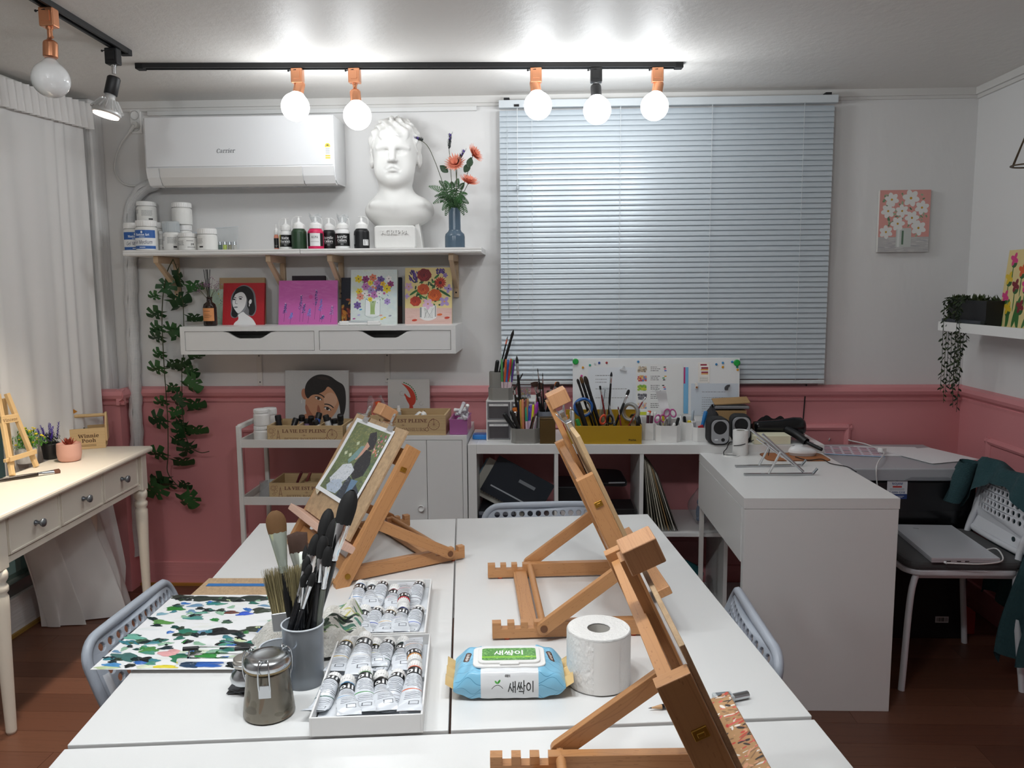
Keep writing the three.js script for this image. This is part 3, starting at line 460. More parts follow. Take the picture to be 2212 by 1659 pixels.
// ================= plaster bust =================
{
const c = onZ(858, 535, -3.56), o = thing('plaster_bust', 'white plaster bust of a frowning man on an inscribed block', 'bust', [c.x, TY, -3.56], 0.06);
part(o, 'pedestal', merge([ext(shape(rrect(-0.088, 0, 0.088, 0.098, 0.012)), 0.15, 0.006).translate(0, 0, -0.075), ext(shape([[0.08, 0], [0.115, 0], [0.108, 0.06], [0.098, 0.12], [0.08, 0.12]]), 0.09, 0.004).translate(0, 0, -0.075)]), M.plaster);
part(o, 'inscription', letters('AGRIPPA', 0.02, fontSans, 0.005), M.plaster, [0, 0.07, 0.0748]);
// signed distance field
const sm = (a, b, k) => { const h = Math.max(k - Math.abs(a - b), 0) / k; return Math.min(a, b) - h * h * k / 4; };
const smx = (a, b, k) => -sm(-a, -b, k);
const ell = (x, y, z, cx, cy, cz, rx, ry, rz) => { const dx = (x - cx) / rx, dy = (y - cy) / ry, dz = (z - cz) / rz, q = Math.sqrt(dx * dx + dy * dy + dz * dz); return (q - 1) * Math.min(rx, ry, rz); };
const cap = (x, y, z, a, b, r0, r1) => { const ax = b[0] - a[0], ay = b[1] - a[1], az = b[2] - a[2], px = x - a[0], py = y - a[1], pz = z - a[2]; const t = Math.max(0, Math.min(1, (px * ax + py * ay + pz * az) / (ax * ax + ay * ay + az * az))); return Math.hypot(px - ax * t, py - ay * t, pz - az * t) - (r0 + (r1 - r0) * t); };
const f = (x, y, z) => {
const ex = Math.abs(x);
let d = ell(x, y, z, 0, 0.44, -0.022, 0.1, 0.112, 0.122);
d = sm(d, ell(x, y, z, 0, 0.36, 0.008, 0.082, 0.103, 0.085), 0.04);
d = sm(d, ell(x, y, z, 0, 0.292, 0.048, 0.04, 0.03, 0.034), 0.035);
d = sm(d, ell(ex, y, z, 0.05, 0.335, 0.04, 0.032, 0.045, 0.04), 0.03);          // cheeks
d = sm(d, cap(x, y, z, [-0.008, 0.15, -0.04], [0, 0.31, -0.02], 0.088, 0.066), 0.03);
d = sm(d, cap(x, y, z, [-0.05, 0.3, 0.0], [-0.012, 0.185, 0.045], 0.016, 0.014), 0.025); d = sm(d, cap(x, y, z, [0.05, 0.3, 0.0], [0.008, 0.185, 0.045], 0.016, 0.014), 0.025);
let ch = ell(x, y, z, 0.013, 0.168, -0.02, 0.152, 0.08, 0.086); ch = smx(ch, 0.096 - y, 0.012);
d = sm(d, ch, 0.035); d = smx(d, -(z + 0.115), 0.01);
d = sm(d, cap(x, y, z, [-0.1, 0.19, 0.032], [-0.016, 0.178, 0.052], 0.008, 0.01), 0.02); d = sm(d, cap(x, y, z, [0.115, 0.19, 0.03], [0.016, 0.178, 0.052], 0.008, 0.01), 0.02);
// eye sockets, lids, brow, nose, lips
d = smx(d, -ell(ex, y, z, 0.038, 0.4095, 0.104, 0.03, 0.0175, 0.03), 0.01);
d = sm(d, ell(ex, y, z, 0.038, 0.408, 0.066, 0.018, 0.0135, 0.016), 0.004);
d = sm(d, cap(ex, y, z, [0.012, 0.4275, 0.096], [0.064, 0.4235, 0.069], 0.0115, 0.0095), 0.009);
d = sm(d, cap(x, y, z, [0, 0.425, 0.09], [0.0, 0.372, 0.113], 0.0105, 0.0135), 0.012);
d = sm(d, ell(ex, y, z, 0.0125, 0.366, 0.098, 0.0095, 0.009, 0.012), 0.008);
d = smx(d, -cap(ex, y, z, [0.016, 0.352, 0.103], [0.03, 0.332, 0.094], 0.0035, 0.003), 0.012);
d = sm(d, cap(ex, y, z, [0, 0.342, 0.097], [0.026, 0.332, 0.083], 0.0075, 0.004), 0.006);
d = sm(d, cap(ex, y, z, [0, 0.327, 0.093], [0.02, 0.327, 0.083], 0.0075, 0.005), 0.007);
d = smx(d, -cap(ex, y, z, [0, 0.335, 0.105], [0.03, 0.326, 0.089], 0.0035, 0.003), 0.004);
d = smx(d, -cap(ex, y, z, [0, 0.309, 0.1], [0.02, 0.311, 0.094], 0.006, 0.004), 0.014);
// hair: swept locks over a cap
const a = Math.atan2(x, z + 0.03), fr = 0.482 - 0.02 * Math.cos(a * 1.2) + 0.012 * Math.sin(a * 9 + 1) - (Math.abs(a) > 0.75 ? (Math.abs(a) - 0.75) * 0.14 : 0);
let hr = ell(x, y, z, 0, 0.452, -0.028, 0.107, 0.112, 0.128) - 0.0062 * Math.sin(a * 13 + (y - 0.45) * 70 + 2.2 * Math.sin(y * 48)) - 0.0045 * Math.sin(a * 8 - y * 95) - 0.002 * Math.sin(x * 160 + z * 90);
hr = smx(hr, (fr - y), 0.006); d = sm(d, hr, 0.006);
// ears
let er = ell(ex, y, z, 0.103, 0.39, -0.022, 0.013, 0.039, 0.024); er = smx(er, -ell(ex, y, z, 0.112, 0.394, -0.012, 0.008, 0.023, 0.012), 0.006);
return Math.max(sm(d, er, 0.008), -(z + 0.112));
};
const n = 132, S = 0.26, mc = new MarchingCubes(n, M.plaster, false, false, 400000); mc.isolation = 0;
const oy = 0.325, oz = -0.01;
for (let k = 0; k < n; k++) for (let j = 0; j < n; j++) for (let i = 0; i < n; i++) mc.field[i + j * n + k * n * n] = -f((i / (n / 2) - 1) * S, (j / (n / 2) - 1) * S + oy, (k / (n / 2) - 1) * S + oz);
mc.update();
const cnt = mc.count !== undefined ? mc.count : mc.geometry.drawRange.count, g = new THREE.BufferGeometry();
g.setAttribute('position', new THREE.BufferAttribute(mc.positionArray.slice(0, cnt * 3), 3));
let gg = g.scale(S, S, S).translate(0, oy, oz); gg = mergeVertices(gg, 1e-6); gg.computeVertexNormals();
gg.setAttribute('uv', new THREE.BufferAttribute(new Float32Array(gg.attributes.position.count * 2), 2));
part(o, 'head_and_shoulders', gg, M.plaster);
}
// ================= vase with artificial flowers =================
function leafBlade(len, wid, bend = 0.2) { return surf((u, v) => [(u - 0.5) * wid * Math.sin(Math.PI * Math.min(1, v * 0.92 + 0.06)), v * len, -bend * len * v * v + Math.abs(u - 0.5) * wid * 0.3], 2, 5); }
const orient = (g, yaw, pitch, p) => g.rotateX(pitch).rotateY(yaw).translate(p.x, p.y, p.z);
{
const z = -3.53, c = onZ(983, 533, z), s = mmz(z) * 1.02;
const o = thing('flower_vase', 'slate blue bottle vase on the upper shelf', 'vase', [c.x, TY, z]);
part(o, 'body', lathe([[0, 0], [0.04, 0], [0.0435, 0.004], [0.0435, 0.05], [0.041, 0.062], [0.03, 0.072], [0.026, 0.08], [0.0255, 0.172], [0.024, 0.173], [0.022, 0.165], [0.022, 0.09], [0, 0.085]], 40), plain('#4c5d6c', 0.22));
const top = V(c.x, TY + 0.165, z); reseed(41);
const P = (px, py, dz = 0) => onZ(px, py, z + dz);
function stemMesh(oo, pts, r = 0.0014) { part(oo, 'stem', tube(pts, r, 20, 5), M.stem); }
function lavender(label, pts) { const q = thing('lavender_stem', label, 'flower', [0, 0, 0], 0, 'flowers in the slate vase'); stemMesh(q, pts); const a = pts[pts.length - 2], b = pts[pts.length - 1]; const fl = [], gr = []; for (let k = 0; k < 34; k++) { const t = k / 33, p = a.clone().lerp(b, t), an = k * 2.4; const e = leafBlade(rr(0.011, 0.019), 0.006, 0.3).rotateX(0.8).rotateY(an).translate(p.x, p.y, p.z); (t > 0.5 && k % 2 ? fl : gr).push(e); } part(q, 'blossom', merge(fl), plain('#4a3587', 0.6, 0, { side: 2 })); part(q, 'calyx', merge(gr), plain('#353a3a', 0.6, 0, { side: 2 })); return q; }
lavender('lavender stem bending left towards the bust', [top, P(962, 410), P(940, 350), P(924, 316), P(912, 305), P(898, 301)].map((v, k) => (k === 4 ? v : v)));
lavender('upright lavender stem above the salmon flowers', [top, P(976, 400), P(972, 340), P(970, 322), P(973, 292)]);
lavender('short lavender stem crossing a salmon flower', [top, P(986, 400), P(987, 365, 0.02), P(989, 352, 0.03), P(1003, 328, 0.03)]);
function daisy(label, px, py, dz, tilt, yaw, R) { const q = thing('salmon_flower', label, 'flower', [0, 0, 0], 0, 'flowers in the slate vase'); const c0 = P(px, py, dz); stemMesh(q, [top, top.clone().lerp(c0, 0.55).add(V(0.006, 0.01, 0)), c0]); const g = []; for (let ring = 0; ring < 3; ring++) for (let k = 0; k < 22; k++) g.push(leafBlade(R * (1 - ring * 0.18) * rr(0.85, 1.05), 0.0075, 0.15).rotateX(1.3 - ring * 0.33).rotateY(k / 22 * 6.28319 + ring * 0.3)); const h = part(q, 'petals', merge(g), plain('#d9856c', 0.6, 0, { side: 2 }), c0, [tilt, 0, yaw]); part(h, 'heart', new THREE.SphereGeometry(0.006, 10, 8), plain('#7a2f2c', 0.7)); return q; }
daisy('salmon flower facing forward in the middle of the vase', 984, 355, 0.02, 1.1, 0.1, 0.052);
daisy('salmon flower reaching highest on the right of the bouquet', 1022, 335, -0.01, 0.7, -0.9, 0.05);
daisy('salmon flower low on the right of the bouquet', 1012, 395, 0.02, 0.55, -0.35, 0.05);
// fern fronds
const fern = [plain('#2f5a2a', 0.6, 0, { side: 2 }), plain('#24471f', 0.6, 0, { side: 2 })];
const fo = thing('fern_foliage', 'green artificial fern spilling around the vase mouth', 'foliage', [0, 0, 0], 0, 'flowers in the slate vase');
const ends = [[925, 402], [938, 425], [935, 440], [945, 425], [955, 455], [962, 467], [990, 470], [1003, 466], [1010, 460], [1013, 440], [1010, 420], [1003, 395], [990, 385], [975, 392], [960, 390], [948, 390], [984, 440], [970, 430], [998, 440], [950, 410], [1005, 430], [980, 410]];
ends.forEach(([px, py], k) => {
const e = P(px, py, rr(-0.03, 0.06)), m = top.clone().lerp(e, 0.5).add(V(0, 0.03, rr(0, 0.02))); const cv = new THREE.CatmullRomCurve3([top, m, e]); const g = [tube([top, m, e], 0.0008, 10, 4)];
for (let i = 3; i < 16; i++) { const t = i / 16, p = cv.getPoint(t), tn = cv.getTangent(t), l = 0.017 * Math.sin(Math.PI * Math.min(0.97, t * 0.85 + 0.1)); for (const sd of [-1, 1]) { const b = leafBlade(l, 0.0048, 0.15); const side = V(tn.y, -tn.x, 0).normalize().multiplyScalar(sd).addScaledVector(tn, 0.5).normalize(); b.applyQuaternion(new THREE.Quaternion().setFromUnitVectors(V(0, 1, 0), side)); g.push(b.translate(p.x, p.y, p.z)); } }
part(fo, 'frond', merge(g), fern[k % 2]);
});
for (const [px, py, a] of [[1003, 372, -0.6], [968, 372, 0.9], [1012, 362, -0.3]]) part(fo, 'broad_leaf', leafBlade(0.045, 0.03, 0.2), plain('#1f3d1f', 0.5, 0, { side: 2 }), P(px, py, 0.01), [0.2, 0, a]);
}
// ================= paintings on the drawer shelf =================
function artMat(w, h, fn) { return std({ map: canvasTex(w, h, fn), roughness: 0.55, bumpMap: bumpFine, bumpScale: 0.0004 }); }
const canvasEdge = std({ color: '#dcd6c8', roughness: 0.8 });
function artCanvas(label, pos, w, h, t, lean, turn, mat, edge = canvasEdge, group = 'painted canvases on the drawer shelf', name = 'canvas_painting') {
const o = thing(name, label, 'painting', pos, turn, group); o.rotation.order = 'YXZ'; o.rotation.x = -lean;
part(o, 'stretched_canvas', box(w, h, t, 0.002), edge, [0, h / 2, -t / 2]);
part(o, 'painted_face', new THREE.PlaneGeometry(w, h), mat, [0, h / 2, 0.0006]); return o;
}
function blob(g, x, y, r, n, c, j = 0.25, core) { g.fillStyle = c; for (let k = 0; k < n; k++) { const a = k / n * 6.28319 + j; g.beginPath(); g.ellipse(x + Math.cos(a) * r * 0.55, y + Math.sin(a) * r * 0.55, r * 0.55, r * 0.36, a, 0, 7); g.fill(); } g.beginPath(); g.arc(x, y, r * 0.5, 0, 7); g.fill(); if (core) { g.fillStyle = core; g.beginPath(); g.arc(x, y, r * 0.16, 0, 7); g.fill(); } }
function leafStroke(g, x, y, l, w, a, c) { g.fillStyle = c; g.save(); g.translate(x, y); g.rotate(a); g.beginPath(); g.ellipse(l / 2, 0, l / 2, w / 2, 0, 0, 7); g.fill(); g.restore(); }
const EB = (px, py, z) => { const p = onZ(px, py, z); return [p.x, EY, z]; };
reseed(51);
artCanvas('dark canvas with tan top edge standing behind the red portrait', EB(524, 700, -3.625), 0.21, 0.212, 0.018, 0.1, 0, plain('#b79c78', 0.7), plain('#b79c78', 0.8));
artCanvas('pale green abstract canvas behind the reed diffuser', EB(478, 700, -3.6), 0.11, 0.16, 0.016, 0.1, 0, artMat(128, 192, (g, w, h) => { g.fillStyle = '#b9cfbd'; g.fillRect(0, 0, w, h); for (let k = 0; k < 70; k++) { g.globalAlpha = 0.3; leafStroke(g, rnd() * w, rnd() * h, rr(10, 40), rr(4, 12), rr(-1.2, 1.2), ['#8fb59b', '#d5e0cf', '#a8c9b4'][k % 3]); } g.globalAlpha = 1; for (let k = 0; k < 22; k++) leafStroke(g, rr(40, 120), rr(20, 80), 7, 3, rnd() * 3, k % 2 ? '#2f5a3a' : '#d6c14a'); }));
artCanvas('bright red canvas with a black and white portrait of a woman', EB(525, 700, -3.545), 0.188, 0.19, 0.018, 0.2, 0, artMat(512, 512, (g, w, h) => {
g.fillStyle = '#b31622'; g.fillRect(0, 0, w, h);
const poly = (c, p) => { g.fillStyle = c; g.beginPath(); g.moveTo(p[0][0], p[0][1]); for (let k = 1; k < p.length; k++) { const q = p[k], r2 = p[(k + 1) % p.length]; g.quadraticCurveTo(q[0], q[1], (q[0] + r2[0]) / 2, (q[1] + r2[1]) / 2); } g.closePath(); g.fill(); };
poly('#77787c', [[150, 80], [210, 20], [310, 30], [390, 100], [410, 220], [420, 340], [380, 410], [330, 400], [240, 390], [140, 440], [90, 400], [110, 300], [90, 200], [110, 130]]);
poly('#121214', [[160, 70], [220, 30], [310, 45], [375, 120], [385, 230], [410, 330], [370, 400], [320, 390], [330, 330], [290, 270], [310, 210], [260, 120], [200, 110], [150, 150], [110, 230], [115, 160]]);
poly('#121214', [[108, 230], [120, 330], [100, 390], [150, 430], [190, 400], [180, 330], [130, 300]]);
poly('#e9e8e8', [[150, 140], [210, 100], [270, 130], [295, 210], [280, 290], [230, 350], [190, 380], [150, 330], [115, 270], [118, 200]]);
poly('#8c8d91', [[290, 200], [310, 260], [280, 330], [230, 390], [190, 385], [235, 345], [278, 285]]);
poly('#ececec', [[190, 390], [250, 340], [280, 380], [370, 430], [420, 512], [420, 530], [130, 530], [150, 480], [200, 450]]);
g.strokeStyle = '#121214'; g.lineWidth = 7; for (const [x, y] of [[135, 195], [215, 190]]) { g.beginPath(); g.moveTo(x - 22, y - 14); g.quadraticCurveTo(x, y - 28, x + 26, y - 12); g.stroke(); g.fillStyle = '#121214'; g.beginPath(); g.ellipse(x, y + 4, 18, 9, 0.1, 0, 7); g.fill(); }
g.beginPath(); g.lineWidth = 4; g.moveTo(160, 200); g.quadraticCurveTo(148, 240, 155, 252); g.lineTo(180, 254); g.stroke(); g.fillStyle = '#77787c'; g.beginPath(); g.ellipse(160, 296, 26, 9, -0.05, 0, 7); g.fill();
g.fillStyle = '#ececec'; g.beginPath(); g.ellipse(338, 230, 18, 30, 0.2, 0, 7); g.fill(); g.fillRect(322, 260, 10, 26);
}), plain('#9c1420', 0.6));
artCanvas('black purple canvas peeking up behind the lavender painting', EB(668, 700, -3.62), 0.152, 0.218, 0.018, 0.08, 0, plain('#24121f', 0.6), plain('#2a1424', 0.7));
artCanvas('pink canvas painted with lavender sprigs', EB(665, 700, -3.55), 0.265, 0.198, 0.018, 0.17, 0.01, artMat(768, 576, (g, w, h) => {
g.fillStyle = '#cc63b0'; g.fillRect(0, 0, w, h); for (let k = 0; k < 160; k++) { g.globalAlpha = 0.16; leafStroke(g, rnd() * w, rnd() * h * 0.6, rr(40, 160), rr(8, 26), rr(-0.4, 0.4), ['#d67cc0', '#c055a4', '#d98ac8'][k % 3]); } g.globalAlpha = 1;
for (const [x, y, l, c] of [[80, 300, 240, 0], [160, 420, 150, 1], [285, 200, 340, 0], [325, 310, 230, 0], [395, 370, 190, 1], [480, 130, 380, 0], [545, 250, 290, 1], [690, 340, 210, 2], [570, 460, 90, 0]]) { g.strokeStyle = '#3b2a4a'; g.lineWidth = 3; g.beginPath(); g.moveTo(x + 10, y + 20); g.lineTo(x - 10, y + l); g.stroke(); for (let k = 0; k < 60; k++) { const t = k / 60, hh = l * 0.52; leafStroke(g, x + 8 - 14 * t + rr(-16, 16) * (0.5 + t), y + t * hh, rr(8, 18), rr(5, 9), rr(-0.9, 0.9), [['#352a63', '#4b3d8a', '#8d84c4'], ['#6f7ad0', '#5b66c0', '#8f9be0'], ['#6a4a86', '#caa8d8', '#8a6aa8']][c][k % 3]); } if (c !== 1) { g.fillStyle = '#efe8f2'; g.fillRect(x + 2, y - 6, 12, 8); } }
g.fillStyle = '#d24f9c'; g.beginPath(); g.arc(420, 215, 26, 0, 7); g.fill();
}), plain('#d9b9ce', 0.7));
artCanvas('navy canvas with a glowing rose behind the pastel bouquet painting', EB(803, 700, -3.61), 0.275, 0.208, 0.018, 0.1, 0, artMat(256, 192, (g, w, h) => { g.fillStyle = '#0f1526'; g.fillRect(0, 0, w, h); g.fillStyle = '#3a1712'; g.fillRect(0, 120, w, 72); for (let k = 0; k < 26; k++) { g.globalAlpha = 0.8; leafStroke(g, rr(0, 46), rr(90, 180), rr(14, 30), rr(8, 16), rnd() * 3, ['#d88a2c', '#c4572a', '#e8b04a', '#8c2d1e'][k % 4]); } g.globalAlpha = 1; }), plain('#10131f', 0.7));
artCanvas('pastel canvas with mixed bouquet in a clear glass jar', EB(807, 700, -3.52), 0.207, 0.243, 0.02, 0.16, -0.02, artMat(512, 600, (g, w, h) => {
g.fillStyle = '#d3dcd9'; g.fillRect(0, 0, w, h); for (let k = 0; k < 220; k++) { g.globalAlpha = 0.14; const x = rnd() * w, y = rnd() * h; leafStroke(g, x, y, rr(40, 130), rr(20, 50), rr(-0.6, 0.6), x < 170 && y < 400 ? '#d5dda8' : y > 420 ? '#e4e9ea' : x > 330 ? '#bfd6de' : '#dde6e4'); } g.globalAlpha = 1;
g.fillStyle = 'rgba(236,240,240,0.9)'; g.fillRect(165, 330, 160, 175); g.strokeStyle = '#a9b4b4'; g.lineWidth = 5; g.beginPath(); g.moveTo(165, 330); g.lineTo(160, 500); g.quadraticCurveTo(245, 560, 326, 495); g.lineTo(326, 330); g.stroke();
for (let k = 0; k < 9; k++) { g.strokeStyle = k % 2 ? '#7fa052' : '#a8c078'; g.lineWidth = 5; g.beginPath(); g.moveTo(215 + k * 8, 340); g.quadraticCurveTo(225 + k * 4, 420, 220 + k * 6, 490); g.stroke(); }
for (let k = 0; k < 46; k++) leafStroke(g, rr(90, 430), rr(90, 380), rr(12, 34), rr(5, 10), rnd() * 6, ['#4d7a3c', '#2f5a30', '#5b8f9e', '#2f77b5'][k % 4]);
const col = ['#e3c92c', '#8c2f6e', '#d77a5f', '#6a5296', '#bb74b3', '#ece9e6', '#e4b52e', '#a38cc8', '#c05a94', '#db8f7c'];
for (const [x, y, r, c] of [[85, 100, 40, 0], [165, 105, 40, 1], [245, 88, 40, 2], [330, 112, 42, 3], [215, 145, 30, 0], [290, 150, 36, 4], [420, 100, 34, 5], [355, 158, 30, 6], [440, 160, 36, 1], [165, 185, 42, 4], [225, 225, 40, 7], [315, 210, 46, 3], [400, 210, 44, 0], [95, 240, 36, 0], [155, 262, 34, 5], [262, 275, 40, 4], [315, 262, 32, 5], [105, 295, 40, 9], [215, 325, 26, 0], [405, 350, 34, 7], [75, 390, 40, 3], [245, 190, 16, 9], [205, 280, 14, 8], [370, 260, 14, 8], [275, 200, 14, 2]]) blob(g, x, y, r, 6, col[c], rnd(), '#2d2430');
for (const [x, y, c] of [[75, 500, '#b3aedd'], [22, 540, '#b05c9a'], [95, 440, '#4f9cc8'], [330, 545, '#e3cb45'], [360, 530, '#e3cb45'], [320, 505, '#dc9f8d'], [420, 510, '#8b8fa0']]) leafStroke(g, x, y, 34, 16, -0.2, c);
}), plain('#cfd8d2', 0.7));
artCanvas('cream canvas with orange and crimson roses in a jar', EB(925.5, 700, -3.55), 0.209, 0.25, 0.02, 0.14, 0, artMat(512, 612, (g, w, h) => {
g.fillStyle = '#ddc98c'; g.fillRect(0, 0, w, h); g.fillStyle = '#d9b5ab'; g.fillRect(0, 440, w, 172); for (let k = 0; k < 50; k++) { g.globalAlpha = 0.35; leafStroke(g, rnd() * w, rr(450, 610), rr(60, 200), rr(4, 10), rr(-0.05, 0.05), ['#e6cbc2', '#c99a92', '#dcb9b0'][k % 3]); } g.globalAlpha = 1;
for (let k = 0; k < 70; k++) leafStroke(g, rr(110, 400), rr(130, 430), rr(20, 60), rr(10, 24), rnd() * 6, ['#2c6b34', '#1d4a2a', '#3f8a3d', '#173a26'][k % 4]);
leafStroke(g, 50, 300, 110, 24, -0.6, '#2c6b34'); leafStroke(g, 370, 240, 150, 26, 0.55, '#1f5a30'); leafStroke(g, 320, 120, 70, 22, -0.7, '#2f6d33');
for (let k = 0; k < 26; k++) { leafStroke(g, rr(40, 130), rr(20, 130), rr(20, 50), rr(12, 24), 1, ['#4b2f7a', '#5f4494', '#3c2668'][k % 3]); leafStroke(g, rr(340, 420), rr(5, 55), rr(16, 36), rr(10, 18), 1, ['#4b2f7a', '#5f4494', '#3c2668'][k % 3]); }
const rose = (x, y, r, a, b) => { g.fillStyle = a; g.beginPath(); for (let k = 0; k <= 20; k++) { const t = k / 20 * 6.28319, q = r * (1 + 0.07 * Math.sin(k * 2.3)); g.lineTo(x + q * Math.cos(t), y + q * Math.sin(t) * 0.9); } g.fill(); g.strokeStyle = b; g.lineWidth = r * 0.1; for (let k = 1; k < 5; k++) { g.beginPath(); g.arc(x, y, r * k / 5, k, k + 4.6); g.stroke(); } g.fillStyle = b; g.beginPath(); g.arc(x, y, r * 0.13, 0, 7); g.fill(); };
rose(210, 80, 78, '#8d1f24', '#5e1016'); rose(200, 235, 66, '#d9622a', '#b03a1a'); rose(325, 300, 74, '#e06a24', '#b84416'); rose(115, 365, 60, '#c43d22', '#8e2414');
g.fillStyle = '#b8321d'; for (let k = 0; k < 16; k++) leafStroke(g, 385, 165, 66, 18, k / 16 * 6.28319, k % 2 ? '#c43a20' : '#a52a18'); g.fillStyle = '#5e1410'; g.beginPath(); g.arc(385, 165, 18, 0, 7); g.fill();
g.fillStyle = '#e3e2e0'; g.beginPath(); g.moveTo(160, 430); g.lineTo(345, 410); g.lineTo(342, 545); g.quadraticCurveTo(250, 610, 162, 545); g.fill(); g.fillStyle = '#8d9190'; g.fillRect(162, 432, 20, 110); g.fillRect(326, 415, 12, 120); for (let k = 0; k < 12; k++) { g.strokeStyle = k % 2 ? '#b9bbb9' : '#8f928f'; g.lineWidth = 3; g.beginPath(); g.moveTo(rr(190, 320), 440); g.lineTo(rr(200, 310), 550); g.stroke(); }
blob(g, 250, 395, 56, 5, '#dcb3d0', 0.3, '#c88a3a'); blob(g, 430, 370, 56, 4, '#a78fc4', 0.7, '#d99b2c'); blob(g, 475, 230, 46, 4, '#a78fc4', 0.2, '#3a2c50'); blob(g, 40, 205, 44, 5, '#c9a0bf', 0.3, '#d98a2c'); blob(g, 20, 310, 28, 4, '#b79ad0', 0.1); blob(g, 440, 85, 26, 5, '#8a72b4', 0.1);
for (const [x, y, c] of [[75, 575, '#c43a20'], [350, 515, '#d4622c'], [430, 550, '#c23c22']]) leafStroke(g, x, y, 58, 24, -0.1, c);
}), plain('#d6c594', 0.7));
{ // reed diffuser
const p = onZ(455, 702, -3.47), o = thing('reed_diffuser', 'amber glass reed diffuser bottle with orange label', 'diffuser', [p.x, EY, -3.47]);
const am = std({ color: '#241610', roughness: 0.12 });
part(o, 'bottle', lathe([[0, 0], [0.026, 0], [0.0285, 0.004], [0.0285, 0.08], [0.024, 0.095], [0.012, 0.105], [0.011, 0.118], [0.0125, 0.12], [0.0125, 0.126], [0.009, 0.127], [0, 0.12]], 32), am);
part(o, 'label', new THREE.CylinderGeometry(0.0291, 0.0291, 0.056, 24, 1, true, -1.0, 2.0).translate(0, 0.05, 0), std({ map: canvasTex(128, 128, (g) => { g.fillStyle = '#d9915a'; g.fillRect(0, 0, 128, 128); g.fillStyle = '#4a2c18'; g.font = 'bold 12px serif'; g.fillText('COCODOR', 26, 36); for (let k = 0; k < 5; k++) g.fillRect(24, 58 + k * 9, rr(50, 80), 2); }), roughness: 0.5 }));
for (let k = 0; k < 5; k++) part(o, 'reed', bar([rr(-0.004, 0.004), 0.1, rr(-0.004, 0.004)], [-0.014 + k * 0.005 + rr(-0.003, 0.003), 0.245, rr(-0.01, 0.01)], 0.0014, 6), M.black);
const fl = [], st = []; for (let k = 0; k < 26; k++) { const a = rr(-1.1, 1.1), l = rr(0.05, 0.1), e = V(Math.sin(a) * l * 0.65, 0.12 + Math.cos(a) * l, rr(-0.03, 0.02)); st.push(bar([0, 0.11, 0], e, 0.0005, 4)); for (let i = 0; i < 5; i++) fl.push(new THREE.OctahedronGeometry(rr(0.0016, 0.0028)).translate(e.x + rr(-0.009, 0.009), e.y + rr(-0.01, 0.01), e.z + rr(-0.008, 0.008))); }
part(o, 'dried_blossom', merge(fl), plain('#8a6480', 0.8)).userData.kind = 'stuff'; part(o, 'twigs', merge(st), plain('#5b5a3c', 0.8)).userData.kind = 'stuff';
}
{ const a = onZ(777, 700, -3.44), o = thing('folding_stand', 'small white folding stand lying at the foot of the pastel painting', 'stand', [a.x, EY, -3.44]);
part(o, 'base', box(0.185, 0.012, 0.03, 0.005), M.white, [0, 0.007, 0]); part(o, 'lip', box(0.11, 0.008, 0.012, 0.003), M.frosted, [0.01, 0.017, 0.008]); part(o, 'foot', box(0.04, 0.018, 0.034, 0.004), M.white, [-0.065, 0.01, 0.004]); part(o, 'foot', box(0.05, 0.018, 0.034, 0.004), M.white, [0.062, 0.01, 0.004]); }
